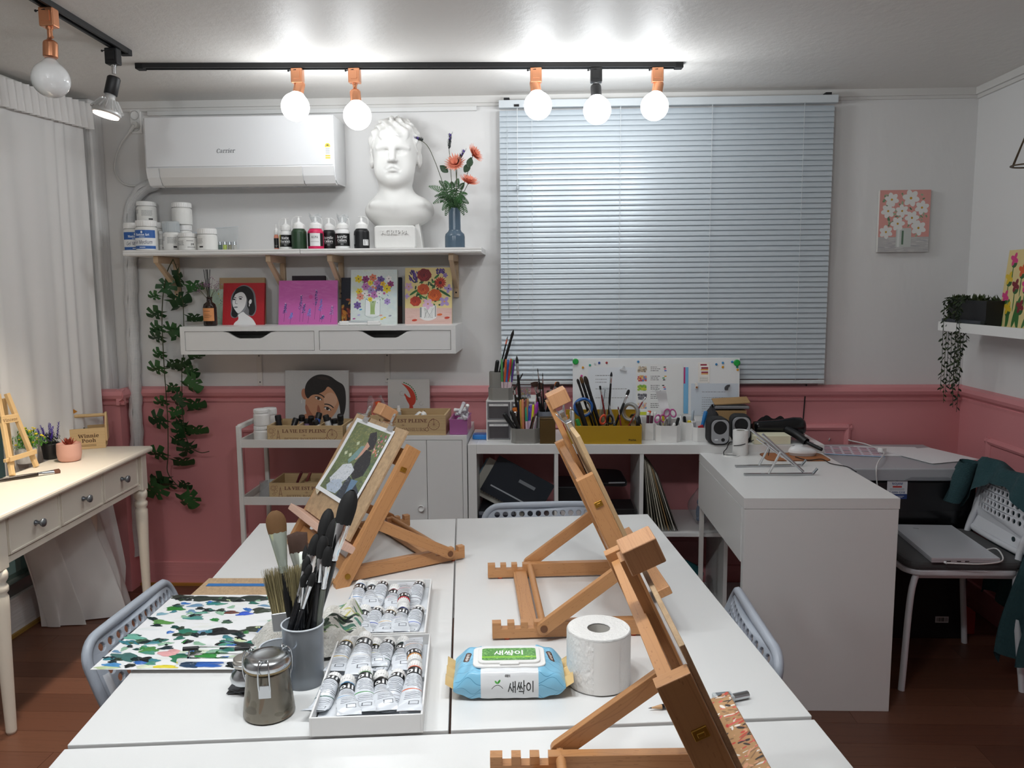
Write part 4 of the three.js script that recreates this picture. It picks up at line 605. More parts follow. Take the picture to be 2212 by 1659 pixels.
// ================= monstera vine =================
{
function monstera(s) { // split leaf about 1 long
const pts = []; const N = 26; for (let k = 0; k <= N; k++) { const t = k / N * 2 - 1, a = t * 2.75; let r = 0.52 * (1 - 0.18 * Math.cos(a)) * (Math.abs(t) > 0.93 ? 0.6 : 1); const cut = Math.abs(t) > 0.18 && Math.abs(t) < 0.85 && k % 4 === 2; if (cut) r *= 0.45; pts.push([r * Math.sin(a) * 0.92, 0.5 + r * Math.cos(a)]); }
const holes = []; for (const sx of [-1, 1]) for (const y of [0.38, 0.58]) holes.push([[sx * 0.1, y], [sx * 0.16, y + 0.06], [sx * 0.2, y + 0.05], [sx * 0.14, y - 0.01]]);
let g = new THREE.ShapeGeometry(shape(pts, holes)); const P = g.attributes.position; for (let i = 0; i < P.count; i++) { const x = P.getX(i), y = P.getY(i); P.setZ(i, -0.35 * x * x - 0.22 * (y - 0.3) * (y - 0.3) + 0.05 * Math.sin(x * 9)); } g.computeVertexNormals(); return g.scale(s, s, s);
}
const gl = monstera(1), o = thing('monstera_vine', 'hanging artificial monstera vine trailing down from the upper shelf', 'vine', [0, 0, 0]);
const z = WZ + 0.075, P = (px, py, d = 0) => onZ(px, py, z + d);
part(o, 'stem', tube([P(374, 560, 0.1), P(362, 585, 0.05), P(352, 640), P(350, 700), P(352, 745), P(355, 800), P(358, 840), P(362, 900), P(363, 940), P(363, 985), P(362, 1020), P(375, 1040), P(390, 1055)], 0.0022, 80, 6), M.stem);
part(o, 'stem', tube([P(374, 560, 0.1), P(385, 590, 0.03), P(394, 640), P(397, 700), P(397, 760), P(393, 800), P(393, 850), P(395, 900), P(402, 945), P(415, 968), P(435, 978), P(452, 975)], 0.002, 80, 6), M.stem);
const mats = [plain('#27512a', 0.5, 0, { side: 2 }), plain('#1f4323', 0.5, 0, { side: 2 }), plain('#2f6030', 0.5, 0, { side: 2 })];
// px, py of the leaf foot, direction in degrees (0 = up, 90 = right), length px, fold (0 flat to camera .. 1 edge on)
const L = [[352, 640, 20, 36, 0.1], [374, 575, 175, 40, 0.5], [345, 635, 250, 22, 0.6], [352, 668, 240, 34, 0.65], [360, 662, 70, 46, 0.75], [395, 625, 82, 38, 0.75], [350, 700, 235, 28, 0.35], [396, 688, 95, 34, 0.75], [390, 712, 270, 36, 0.7], [360, 728, 60, 34, 0.5], [355, 725, 255, 32, 0.6], [352, 756, 230, 26, 0.35], [398, 770, 80, 38, 0.65], [354, 785, 110, 30, 0.5], [356, 790, 250, 36, 0.55], [392, 795, 120, 34, 0.45], [376, 795, 70, 32, 0.6], [393, 812, 130, 44, 0.35], [356, 838, 100, 26, 0.4], [372, 848, 140, 34, 0.3], [362, 862, 245, 28, 0.6], [396, 880, 85, 42, 0.65], [362, 900, 250, 40, 0.2], [362, 898, 75, 30, 0.45], [392, 910, 190, 38, 0.25], [372, 908, 130, 30, 0.45], [395, 932, 92, 46, 0.75], [363, 950, 110, 36, 0.6], [410, 950, 200, 36, 0.7], [363, 978, 262, 40, 0.55], [364, 1000, 95, 46, 0.75], [362, 1025, 230, 40, 0.5], [352, 1040, 225, 48, 0.2], [376, 1042, 250, 38, 0.55], [380, 1045, 110, 30, 0.5], [390, 1058, 150, 46, 0.15]];
reseed(61);
L.forEach(([px, py, deg, len, fold], k) => { const p = P(px, py, rr(0.0, 0.03)), s = len * mmz(z) * 1.3; const m = part(o, 'leaf', gl, mats[k % 3], p); m.scale.setScalar(s); m.rotation.order = 'ZXY'; m.rotation.set(-0.15 + rr(-0.2, 0.2), fold * 1.25 * (deg > 180 ? -1 : 1), -deg * Math.PI / 180); });
}
// ================= studio tables =================
const TH = 5.7 * Math.PI / 180, SX = -0.275, SZ = -2.42;      // seam between the two rear tables, at their far edge
const tl = (u, v) => V(SX + u * Math.cos(TH) + v * Math.sin(TH), 0, SZ - u * Math.sin(TH) + v * Math.cos(TH));   // table plane coordinates
function studioTable(label, u, v, w, d, top) {
const c = tl(u, v), o = thing('studio_table', label, 'table', [c.x, FY, c.z], TH, 'white studio tables pushed together');
const H0 = top - FY; part(o, 'tabletop', box(w, 0.034, d, 0.0015), M.tableTop, [0, H0 - 0.017, 0]);
for (const [a, b] of [[-1, -1], [1, -1], [-1, 1], [1, 1]]) part(o, 'leg', cyl(0.018, 0.02, H0 - 0.034, 16), M.whiteMetal, [a * (w / 2 - 0.06), 0, b * (d / 2 - 0.06)]);
return o;
}
studioTable('white studio table holding the palette, brushes and paint trays', -0.301, 0.61, 0.598, 1.2, TT);
studioTable('white studio table holding the wipes pack and toilet roll', 0.301, 0.61, 0.598, 1.2, TT);
studioTable('white studio table across the near ends of the paired tables', 0.0, 1.213 + 0.3, 1.205, 0.598, TT - 0.004);
// ================= perforated chairs =================
function bendZ(g, k) { const P = g.attributes.position; for (let i = 0; i < P.count; i++) { const x = P.getX(i); P.setZ(i, P.getZ(i) + k * x * x); } g.computeVertexNormals(); return g; }
const chairBack = (() => {
const w = 0.39, h = 0.235, holes = []; for (let r = 0; r < 5; r++) for (let k = 0; k < (r % 2 ? 11 : 12); k++) holes.push(circ(-0.1485 + k * 0.027 + (r % 2 ? 0.0135 : 0), 0.203 - r * 0.026, 0.0088, 12));
const g = ext(shape(rrect(-w / 2, 0, w / 2, h, 0.055, 8), holes), 0.008, 0.002);
return bendZ(toCreasedNormals(g, 0.5), -0.75);
})();
const chairRim = (() => { const p = rrect(-0.191, 0.004, 0.191, 0.231, 0.052, 6).map(([x, y]) => V(x, y, 0.004 - 0.75 * x * x)); return tube(p, 0.011, 96, 8, true); })();
const chairSeat = (() => { const g = ext(shape(rrect(-0.195, -0.2, 0.195, 0.2, 0.06, 6)), 0.022, 0.006).rotateX(-Math.PI / 2); return g; })();
function addChair(label, x, z, turn, m, opt = {}) {   // local +z is the front; back stands at local z = -0.19
const o = thing('perforated_chair', label, 'chair', [x, FY, z], turn, opt.group);
part(o, 'seat', chairSeat, m, [0, 0.415, 0]);
const b = part(o, 'backrest', chairBack, m, [0, 0.485, opt.tilt ? -0.185 : -0.165], [-(opt.tilt || 0.36), 0, 0]); part(b, 'rim', chairRim, m);
for (const sx of [-1, 1]) {
part(o, 'leg', tube([[sx * 0.165, 0.425, 0.15], [sx * 0.175, 0.38, 0.17], [sx * 0.195, 0, 0.2]], 0.0115, 14, 8), M.chairWhite);
part(o, 'leg', tube([[sx * 0.165, 0.62, -0.236], [sx * 0.168, 0.49, -0.19], [sx * 0.175, 0.38, -0.18], [sx * 0.195, 0, -0.215]], 0.0115, 18, 8), M.chairWhite);
}
part(o, 'seat_frame', merge([bar([-0.165, 0.408, 0.15], [-0.168, 0.408, -0.19], 0.01), bar([0.165, 0.408, 0.15], [0.168, 0.408, -0.19], 0.01), bar([-0.165, 0.408, 0.15], [0.165, 0.408, 0.15], 0.01)]), M.chairWhite);
return o;
}
addChair('blue grey perforated chair beside the paint covered palette sheet', -0.685, -1.72, Math.PI / 2, M.chairPlastic);
addChair('blue grey perforated chair beside the empty side of the right table', 0.2, -1.70, -Math.PI / 2, M.chairPlastic);
addChair('blue grey perforated chair behind the tables facing the open cube shelf', 0.015, -2.34, TH, M.chairPlastic);
addChair('blue grey perforated chair at the near corner of the tables', 0.35, -0.975, -Math.PI / 2, M.chairPlastic);
// chair with coat
const CX = 1.45, CZ = -2.92;
{
const ch = addChair('white perforated chair with grey seat pad and a teal coat', CX, CZ, -Math.PI / 2, M.chairWhite, { tilt: 0.2 });
part(ch, 'seat_pad', ext(shape(rrect(-0.2, -0.2, 0.2, 0.205, 0.05, 6)), 0.032, 0.012).rotateX(-Math.PI / 2), std({ color: '#4f4f50', roughness: 0.95, bumpMap: bumpFine, bumpScale: 0.001 }), [0, 0.437, 0], null, 'dark grey cushion');
// teal coat over the backrest (world coordinates)
const cm = std({ color: '#2c4a4f', roughness: 1.0, bumpMap: bumpFine, bumpScale: 0.003, side: 2 });
const o = thing('teal_coat', 'teal wool coat draped over the back of the white chair', 'coat', [0, 0, 0]);
const bz = CZ, top = FY + 0.725, bx0 = CX + 0.235;      // backrest top line
// body: from the far front shoulder over the top and down behind
const body = surf((u, v) => {                      // u along the chair back (far to near), v from front hem over the top to the rear hem
const z = bz - 0.215 + u * 0.45, s = (v - 0.22) * 1.05; let x, y; const r = 0.02;
if (v < 0.22) { const fl = (0.22 - v) / 0.22, len = u < 0.4 ? 0.17 * (1 - u * 1.9) : u > 0.62 ? 0.13 * (u - 0.5) * 2 : 0.028; x = bx0 - 0.024 - fl * 0.035; y = top + 0.012 - fl * len; }
else if (v < 0.3) { const a = (v - 0.22) / 0.08 * Math.PI; x = bx0 - r * 1.2 * Math.cos(a); y = top + 0.014 + r * Math.sin(a); }
else { const t = (v - 0.3) / 0.7; x = bx0 + 0.026 + 0.03 * Math.sin(t * 2 + u * 3); y = top - t * 0.5; }
y += 0.012 * Math.sin(u * 9) - 0.02 * Math.abs(u - 0.5); x += 0.012 * Math.sin(u * 22 + v * 4); return [x, y + (u > 0.95 || u < 0.05 ? -0.012 : 0), z];
}, 36, 40);
// near front panel hanging long beside the chair
const panel = surf((u, v) => { const y = top + 0.02 - v * (0.60 + 0.04 * Math.sin(u * 3)), z = bz + 0.15 + u * 0.16 + 0.02 * Math.sin(v * 5), x = CX + 0.225 - 0.03 * Math.sin(v * 2.2) + 0.025 * Math.sin(u * 12 + v * 3) * (0.4 + v) + u * 0.05 - 0.04 * v; return [x, y - (u < 0.12 ? (0.12 - u) * 0.6 * v : 0), z]; }, 20, 30);
const sleeve = surf((u, v) => { const a = u * 6.28319, y = top + 0.01 - v * 0.16, r = 0.046 * (1 - 0.2 * v) * (1 + 0.12 * Math.sin(a * 3 + v * 9)); return [bx0 - 0.045 - v * 0.05 + r * Math.cos(a) * 0.8, y, bz - 0.19 + r * Math.sin(a) - v * 0.01]; }, 16, 12);
part(o, 'body_cloth', body, cm); part(o, 'front_panel', panel, cm); part(o, 'sleeve', sleeve, cm);
for (const t of [0.32, 0.55, 0.78]) part(o, 'button', cyl(0.009, 0.009, 0.003, 12).rotateZ(Math.PI / 2), plain('#1f3438', 0.5), [CX + 0.178 - 0.03 * t, top - t * 0.58, bz + 0.165]);
}
// laptop and its cable on the seat pad
{
const y = FY + 0.472, m = onY(2000, 1180, y), o = thing('laptop', 'closed silver laptop lying on the grey seat pad', 'laptop', [m.x, y, m.z], 0.0);
const a = onY(1936, 1141, y), b = onY(2055, 1143, y), c = onY(2160, 1216, y), d = onY(2012, 1215, y);
const s = shape([[a.x - m.x - 0.02, -(a.z - m.z)], [b.x - m.x, -(b.z - m.z)], [c.x - m.x, -(c.z - m.z)], [d.x - m.x, -(d.z - m.z)]].reverse());
part(o, 'base', ext(s, 0.009).rotateX(-Math.PI / 2), plain('#c9cbd0', 0.35, 0.3)); part(o, 'lid', ext(s, 0.006).rotateX(-Math.PI / 2), plain('#d3d5da', 0.35, 0.3), [0, 0.0098, 0]);
const lg = onY(1978, 1150, y); part(o, 'logo', box(0.02, 0.0004, 0.003), plain('#5c5e62', 0.4), [lg.x - m.x, 0.016, lg.z - m.z], [0, -0.5, 0]);
part(o, 'ports', merge([0.25, 0.4, 0.52].map((t) => box(0.014, 0.003, 0.001).translate(d.x - m.x + (c.x - d.x) * t, 0.0045, d.z - m.z + 0.0008))), M.black);
const q = (px, py, dy = 0.006) => onY(px, py, y).add(V(0, dy, 0));
const k = thing('charger_cable', 'white charger cable curling around the laptop', 'cable');
part(k, 'wire', tube([q(2128, 1195, 0.012), q(2150, 1193, 0.014), q(2163, 1203, 0.01), q(2163, 1216), q(2120, 1222), q(2070, 1221), q(2045, 1220)], 0.0026, 40, 6), M.white);
part(k, 'plug', bar(q(2040, 1218), q(2045, 1220), 0.004), plain('#e9eaec', 0.4));
}
// ================= white desk =================
const DX = 0.6477, DZ = -2.5722, DY = 0.75;
const dsk = (u, v) => V(DX + u * Math.cos(0.0099) - v * Math.sin(0.0099), 0, DZ - u * Math.sin(0.0099) - v * Math.cos(0.0099));
{
const o = thing('desk', 'white desk with full side panel and cable hole', 'desk', [DX, 0, DZ], 0.0099);
const hole = circ(0.115, 0.665, 0.028, 24), topS = shape([[0, 0], [0.5, 0], [0.5, 0.73], [0, 0.73]], [hole]);
part(o, 'desktop', ext(topS, 0.036, 0.001).rotateX(-Math.PI / 2), M.laminate, [0, DY - 0.036, 0]);
part(o, 'cable_ring', new THREE.TorusGeometry(0.0305, 0.0032, 8, 32).rotateX(Math.PI / 2), M.white, [0.115, DY + 0.001, -0.665]);
part(o, 'side_panel', bx(0.002, 0.498, FY, DY - 0.037, -0.03, -0.001, 0.0012), M.laminate);
part(o, 'drawer_front', bx(0.0, 0.016, DY - 0.225, DY - 0.038, -0.728, -0.032, 0.001), M.laminate);
part(o, 'drawer_box', merge([bx(0.017, 0.42, DY - 0.22, DY - 0.21, -0.72, -0.04), bx(0.42, 0.432, DY - 0.22, DY - 0.04, -0.72, -0.04), bx(0.017, 0.42, DY - 0.21, DY - 0.04, -0.727, -0.715)]), M.laminate);
part(o, 'leg', bx(0.004, 0.02, FY, DY - 0.226, -0.72, -0.70), M.whiteMetal); part(o, 'leg', bx(0.48, 0.496, FY, DY - 0.038, -0.72, -0.70), M.whiteMetal);
}
// ================= cube shelf =================
const KT = 0.785, KZ = WZ + 0.392, KX0 = -0.322, KX1 = 1.148;
const cellX = [[-0.285, 0.04], [0.056, 0.395], [0.411, 0.75], [0.766, 1.11]], KM = 0.408;
{
const o = thing('cube_shelf', 'low white open cube shelf along the back wall', 'shelf', [0, 0, 0]);
part(o, 'top_board', bx(KX0 + 0.037, KX1, KT - 0.04, KT, WZ + 0.03, KZ, 0.0012), M.laminate);
part(o, 'side_board', bx(KX0, KX0 + 0.0365, FY, KT, WZ + 0.03, KZ, 0.0012), M.laminate); part(o, 'side_board', bx(KX1 - 0.038, KX1, FY, KT - 0.0405, WZ + 0.03, KZ, 0.0012), M.laminate);
part(o, 'bottom_board', bx(KX0 + 0.037, KX1 - 0.0385, FY, FY + 0.04, WZ + 0.03, KZ, 0.0012), M.laminate);
for (let k = 0; k < 3; k++) for (const [a, b] of [[FY + 0.0405, KM - 0.0165], [KM, KT - 0.0405]]) part(o, 'divider', bx(cellX[k][1], cellX[k + 1][0], a, b, WZ + 0.03, KZ - 0.002), M.laminate);
part(o, 'middle_board', bx(KX0 + 0.037, KX1 - 0.0385, KM - 0.016, KM - 0.0005, WZ + 0.03, KZ - 0.001), M.laminate);
}
{ // white cabinet
const x0 = -0.80, x1 = -0.326, y1 = 0.822, z1 = WZ + 0.392, o = thing('cabinet', 'white two door cabinet with round knob beside the cube shelf', 'cabinet', [0, 0, 0]);
part(o, 'body', merge([bx(x0, x0 + 0.018, FY, y1 - 0.018, WZ + 0.03, z1 - 0.018), bx(x1 - 0.018, x1, FY, y1 - 0.018, WZ + 0.03, z1), bx(x0, x1, y1 - 0.018, y1, WZ + 0.03, z1), bx(x0 + 0.018, x1 - 0.018, FY, FY + 0.05, WZ + 0.04, z1 - 0.018)]), M.laminate);
const sx = onZ(922, 1000, z1).x; const d1 = part(o, 'door', bx(x0 + 0.001, sx - 0.001, FY + 0.052, y1 - 0.02, z1 - 0.017, z1, 0.001), M.laminate); part(o, 'door', bx(sx + 0.001, x1 - 0.0195, FY + 0.052, y1 - 0.02, z1 - 0.017, z1, 0.001), M.laminate);
const k = onZ(911, 1096, z1); part(d1, 'knob', lathe([[0.006, 0], [0.006, 0.01], [0.0135, 0.014], [0.014, 0.02], [0.011, 0.022], [0.0105, 0.017], [0, 0.017]], 20).rotateX(Math.PI / 2), M.white, [k.x, k.y, z1]);
}
// ================= trolley =================
const RY = [0.775, 0.527], RZ0 = WZ + 0.07, RZ1 = -3.29, RX0 = onZ(517, 960, -3.29).x, RX1 = RX0 + 0.47;
{
const o = thing('trolley', 'white metal trolley with two visible trays', 'trolley', [0, 0, 0]); const m = M.whiteMetal, p = 0.0095;
for (const x of [RX0, RX1]) for (const z of [RZ0, RZ1]) part(o, 'upright', bx(x - p, x + p, FY + 0.05, 0.865, z - p, z + p, 0.003), m);
for (const x of [RX0, RX1]) part(o, 'handle_bar', bx(x - p, x + p, 0.849, 0.868, RZ0 + p, RZ1 - p, 0.003), m);
for (const y of [...RY, 0.16]) { part(o, 'tray', merge([bx(RX0 + p, RX1 - p, y, y + 0.003, RZ0, RZ1), bx(RX0 + p, RX1 - p, y - 0.004, y + 0.03, RZ1 - 0.004, RZ1 + 0.004), bx(RX0 + p, RX1 - p, y - 0.004, y + 0.03, RZ0 - 0.004, RZ0 + 0.004), bx(RX0 - 0.004, RX0 + 0.004, y - 0.004, y + 0.03, RZ0 + p, RZ1 - p), bx(RX1 - 0.004, RX1 + 0.004, y - 0.004, y + 0.03, RZ0 + p, RZ1 - p)]), m); }
for (const x of [RX0, RX1]) for (const z of [RZ0, RZ1]) part(o, 'castor', new THREE.TorusGeometry(0.016, 0.009, 8, 18).translate(x, FY + 0.025, z), M.blackMatte);
}
// ================= painted console table =================
{
const ang = 0.055, o = thing('console_table', 'cream painted console table with three drawers and turned legs', 'console table', [-1.735, FY, -3.44], ang);
const Hh = 0.75 - FY, Lc = 1.13, Dp = 0.31;      // local: +z towards the camera, x = 0 is the room side edge, table lies at negative x
part(o, 'top', merge([ext(shape(rrect(-Dp, -Lc, 0, 0, 0.02, 5)), 0.022, 0.008).rotateX(-Math.PI / 2).translate(0, Hh - 0.022, 0)]), M.cream);
const ax = -0.035, ay0 = Hh - 0.165, z0 = 0.06, z1 = Lc - 0.06;
part(o, 'apron', merge([bx(ax - 0.02, ax - 0.004, ay0, Hh - 0.022, z0, z1), bx(-Dp + 0.03, ax - 0.02, ay0 + 0.01, Hh - 0.022, z0 + 0.012, z0 + 0.028), bx(-Dp + 0.03, ax - 0.02, ay0 + 0.01, Hh - 0.022, z1 - 0.028, z1 - 0.012), bx(ax - 0.018, ax + 0.002, ay0 - 0.012, ay0 + 0.008, z0, z1)]), M.cream);
const dw = (z1 - z0 - 0.08) / 3;
for (let k = 0; k < 3; k++) { const a = z0 + 0.04 + k * dw + 0.004, b = a + dw - 0.008; const d = part(o, 'drawer', bx(ax - 0.012, ax + 0.004, ay0 + 0.012, Hh - 0.028, a, b, 0.002), M.cream);
part(d, 'beading', merge([bx(ax + 0.003, ax + 0.008, ay0 + 0.013, ay0 + 0.021, a + 0.004, b - 0.004, 0.002), bx(ax + 0.003, ax + 0.008, Hh - 0.037, Hh - 0.029, a + 0.004, b - 0.004, 0.002), bx(ax + 0.003, ax + 0.008, ay0 + 0.021, Hh - 0.037, a + 0.002, a + 0.01, 0.002), bx(ax + 0.003, ax + 0.008, ay0 + 0.021, Hh - 0.037, b - 0.01, b - 0.002, 0.002)]), M.cream);
part(d, 'knob', lathe([[0, 0], [0.009, 0], [0.0095, 0.004], [0.006, 0.008], [0.0055, 0.016], [0.012, 0.021], [0.015, 0.027], [0.0135, 0.032], [0.006, 0.034], [0, 0.035]], 22).rotateZ(-Math.PI / 2), plain('#7d848c', 0.3, 0.7), [ax + 0.004, (ay0 + Hh) / 2 - 0.008, (a + b) / 2]); }
const leg = merge([bx(-0.024, 0.024, ay0 - 0.02, Hh - 0.022, -0.024, 0.024, 0.003), lathe([[0, 0], [0.014, 0], [0.016, 0.01], [0.0215, 0.3], [0.0255, 0.42], [0.0255, 0.455], [0.02, 0.465], [0.0265, 0.475], [0.0265, 0.49], [0.019, 0.5], [0.027, 0.515], [0.028, 0.53], [0.024, ay0 - 0.02], [0, ay0 - 0.02]], 24)]);
for (const [x, z] of [[-0.045, 0.06], [-0.045, Lc - 0.06], [-Dp + 0.04, 0.06], [-Dp + 0.04, Lc - 0.06]]) part(o, 'leg', leg, M.cream, [x, 0, z]);
}
// ================= curtain =================
{
const cm = phys({ color: '#efedeb', roughness: 0.95, transmission: 0.15, thickness: 0, side: 2 });
const o = thing('curtain', 'sheer white pleated curtain hanging beside the window', 'curtain', [0, 0, 0]);
const g = surf((u, v) => {                 // u from near to far, v from the rail down
const y = 2.205 - v * (2.2 - FY), q = Math.max(0, (v - 0.7) / 0.3), e = q * q * (3 - 2 * q);
const near = V(-2.115, 0, -2.99).lerp(V(-2.15, 0, -3.16), e), far = V(-2.012, 0, -3.53).lerp(V(-1.93, 0, -3.5), e), p = near.lerp(far, u), ph = u * 44 + 3 * Math.sin(u * 7);
const amp = (0.006 + 0.012 * e + 0.005 * v) * (0.55 + 0.45 * Math.sin(u * 17 + 2)), low = e * Math.sin(Math.PI * u);
return [p.x + amp * Math.sin(ph + 1.2 * Math.sin(v * 2 + u * 9)) + 0.16 * low * (0.75 + 0.25 * Math.sin(u * 11)) + (v > 0.93 ? 0.5 * (v - 0.93) * Math.sin(u * 23) : 0), Math.max(FY + 0.004, y), p.z + 0.3 * amp * Math.cos(ph * 0.5 + v * 3) + 0.09 * low];
}, 150, 60);
part(o, 'cloth', g, cm);
const hd = surf((u, v) => { const p = V(-2.10, 0, -2.985).lerp(V(-2.0, 0, -3.54), u), k = Math.abs(((u * 15) % 1) - 0.5) * 2; return [p.x + 0.03 * k + v * 0.006, 2.245 - v * 0.11, p.z]; }, 120, 3);
part(o, 'pleated_heading', hd, cm);
const r = thing('curtain_rail', 'thin white curtain rail under the ceiling by the window', 'curtain rail', [0, 0, 0]); part(r, 'rail', bar([-2.09, 2.255, -3.52], [-2.09, 2.255, -1.2], 0.009), M.whiteMetal);
for (const z of [-3.4, -2.3, -1.3]) part(r, 'bracket', bx(LX, -2.085, 2.25, 2.262, z - 0.01, z + 0.01), M.whiteMetal);
}
// ================= printer and its stand =================
{
const x0 = 1.175, x1 = 1.70, z1 = -3.14, z0 = -3.62, yt = 0.722, o = thing('printer', 'large black and grey printer standing behind the laptop chair', 'printer', [0, 0, 0]);
part(o, 'body', bx(x0 + 0.01, x1 - 0.01, 0.335, yt - 0.055, z0, z1, 0.008), plain('#111215', 0.35));
part(o, 'scanner_lid', bx(x0, x1, yt - 0.05, yt, z0, z1 + 0.012, 0.006), plain('#aeb1b6', 0.4), null, null, 'pale grey lid');
part(o, 'lid_grip', ext(shape([[0, 0], [0.2, 0], [0.17, 0.012], [0.03, 0.012]]), 0.006), plain('#8a8e93', 0.4), [1.40, yt - 0.045, z1 + 0.011]);
part(o, 'paper_slot', bx(x0 + 0.03, x1 - 0.04, 0.48, 0.55, z1 - 0.05, z1 + 0.001), M.blackGloss); part(o, 'output_tray', bx(x0 + 0.02, x1 - 0.02, 0.455, 0.468, z1 - 0.05, z1 + 0.02, 0.003), plain('#6d7075', 0.4));
const a = onZ(1938, 1055, z1 + 0.002);
part(o, 'service_sticker', box(0.078, 0.085, 0.0008), std({ map: canvasTex(256, 280, (g, w, h) => { g.fillStyle = '#dfe1e6'; g.fillRect(0, 0, w, h); g.fillStyle = '#1d3a78'; g.fillRect(0, 214, w, 66); g.beginPath(); g.moveTo(104, 44); g.lineTo(130, 14); g.lineTo(158, 14); g.lineTo(132, 44); g.fill(); g.textAlign = 'center'; g.font = 'bold 40px sans-serif'; g.fillText('NOJAM', 128, 92); g.fillStyle = '#c23a35'; g.fillRect(70, 108, 116, 22); g.fillStyle = '#8a8f9c'; for (let k = 0; k < 3; k++) g.fillRect(36, 140 + k * 10, 184, 4); g.fillStyle = '#1d3a78'; g.font = 'bold 36px sans-serif'; g.fillText('T.1899-1318', 128, 206); g.fillStyle = '#dfe1e6'; g.fillRect(90, 240, 130, 6); g.fillRect(90, 256, 110, 6); }), roughness: 0.4 }), a, null, 'white and blue service sticker');
const st = thing('printer_stand', 'black stand under the printer', 'stand', [0, 0, 0]);
part(st, 'cabinet', bx(x0 + 0.02, x1 - 0.02, FY, 0.333, z0, z1 - 0.01, 0.004), plain('#0d0e10', 0.6));
const bcp = onZ(2034, 1350, z1 - 0.009);
part(st, 'barcode_sticker', box(0.052, 0.026, 0.0006), std({ map: canvasTex(128, 64, (g) => { g.fillStyle = '#d5d6da'; g.fillRect(0, 0, 128, 64); g.fillStyle = '#222'; reseed(5); for (let x = 12; x < 116; x += rr(3, 8)) g.fillRect(x, 12, rr(1, 4), 40); }), roughness: 0.5 }), [bcp.x, Math.max(0.1, bcp.y), z1 - 0.0095]);
}
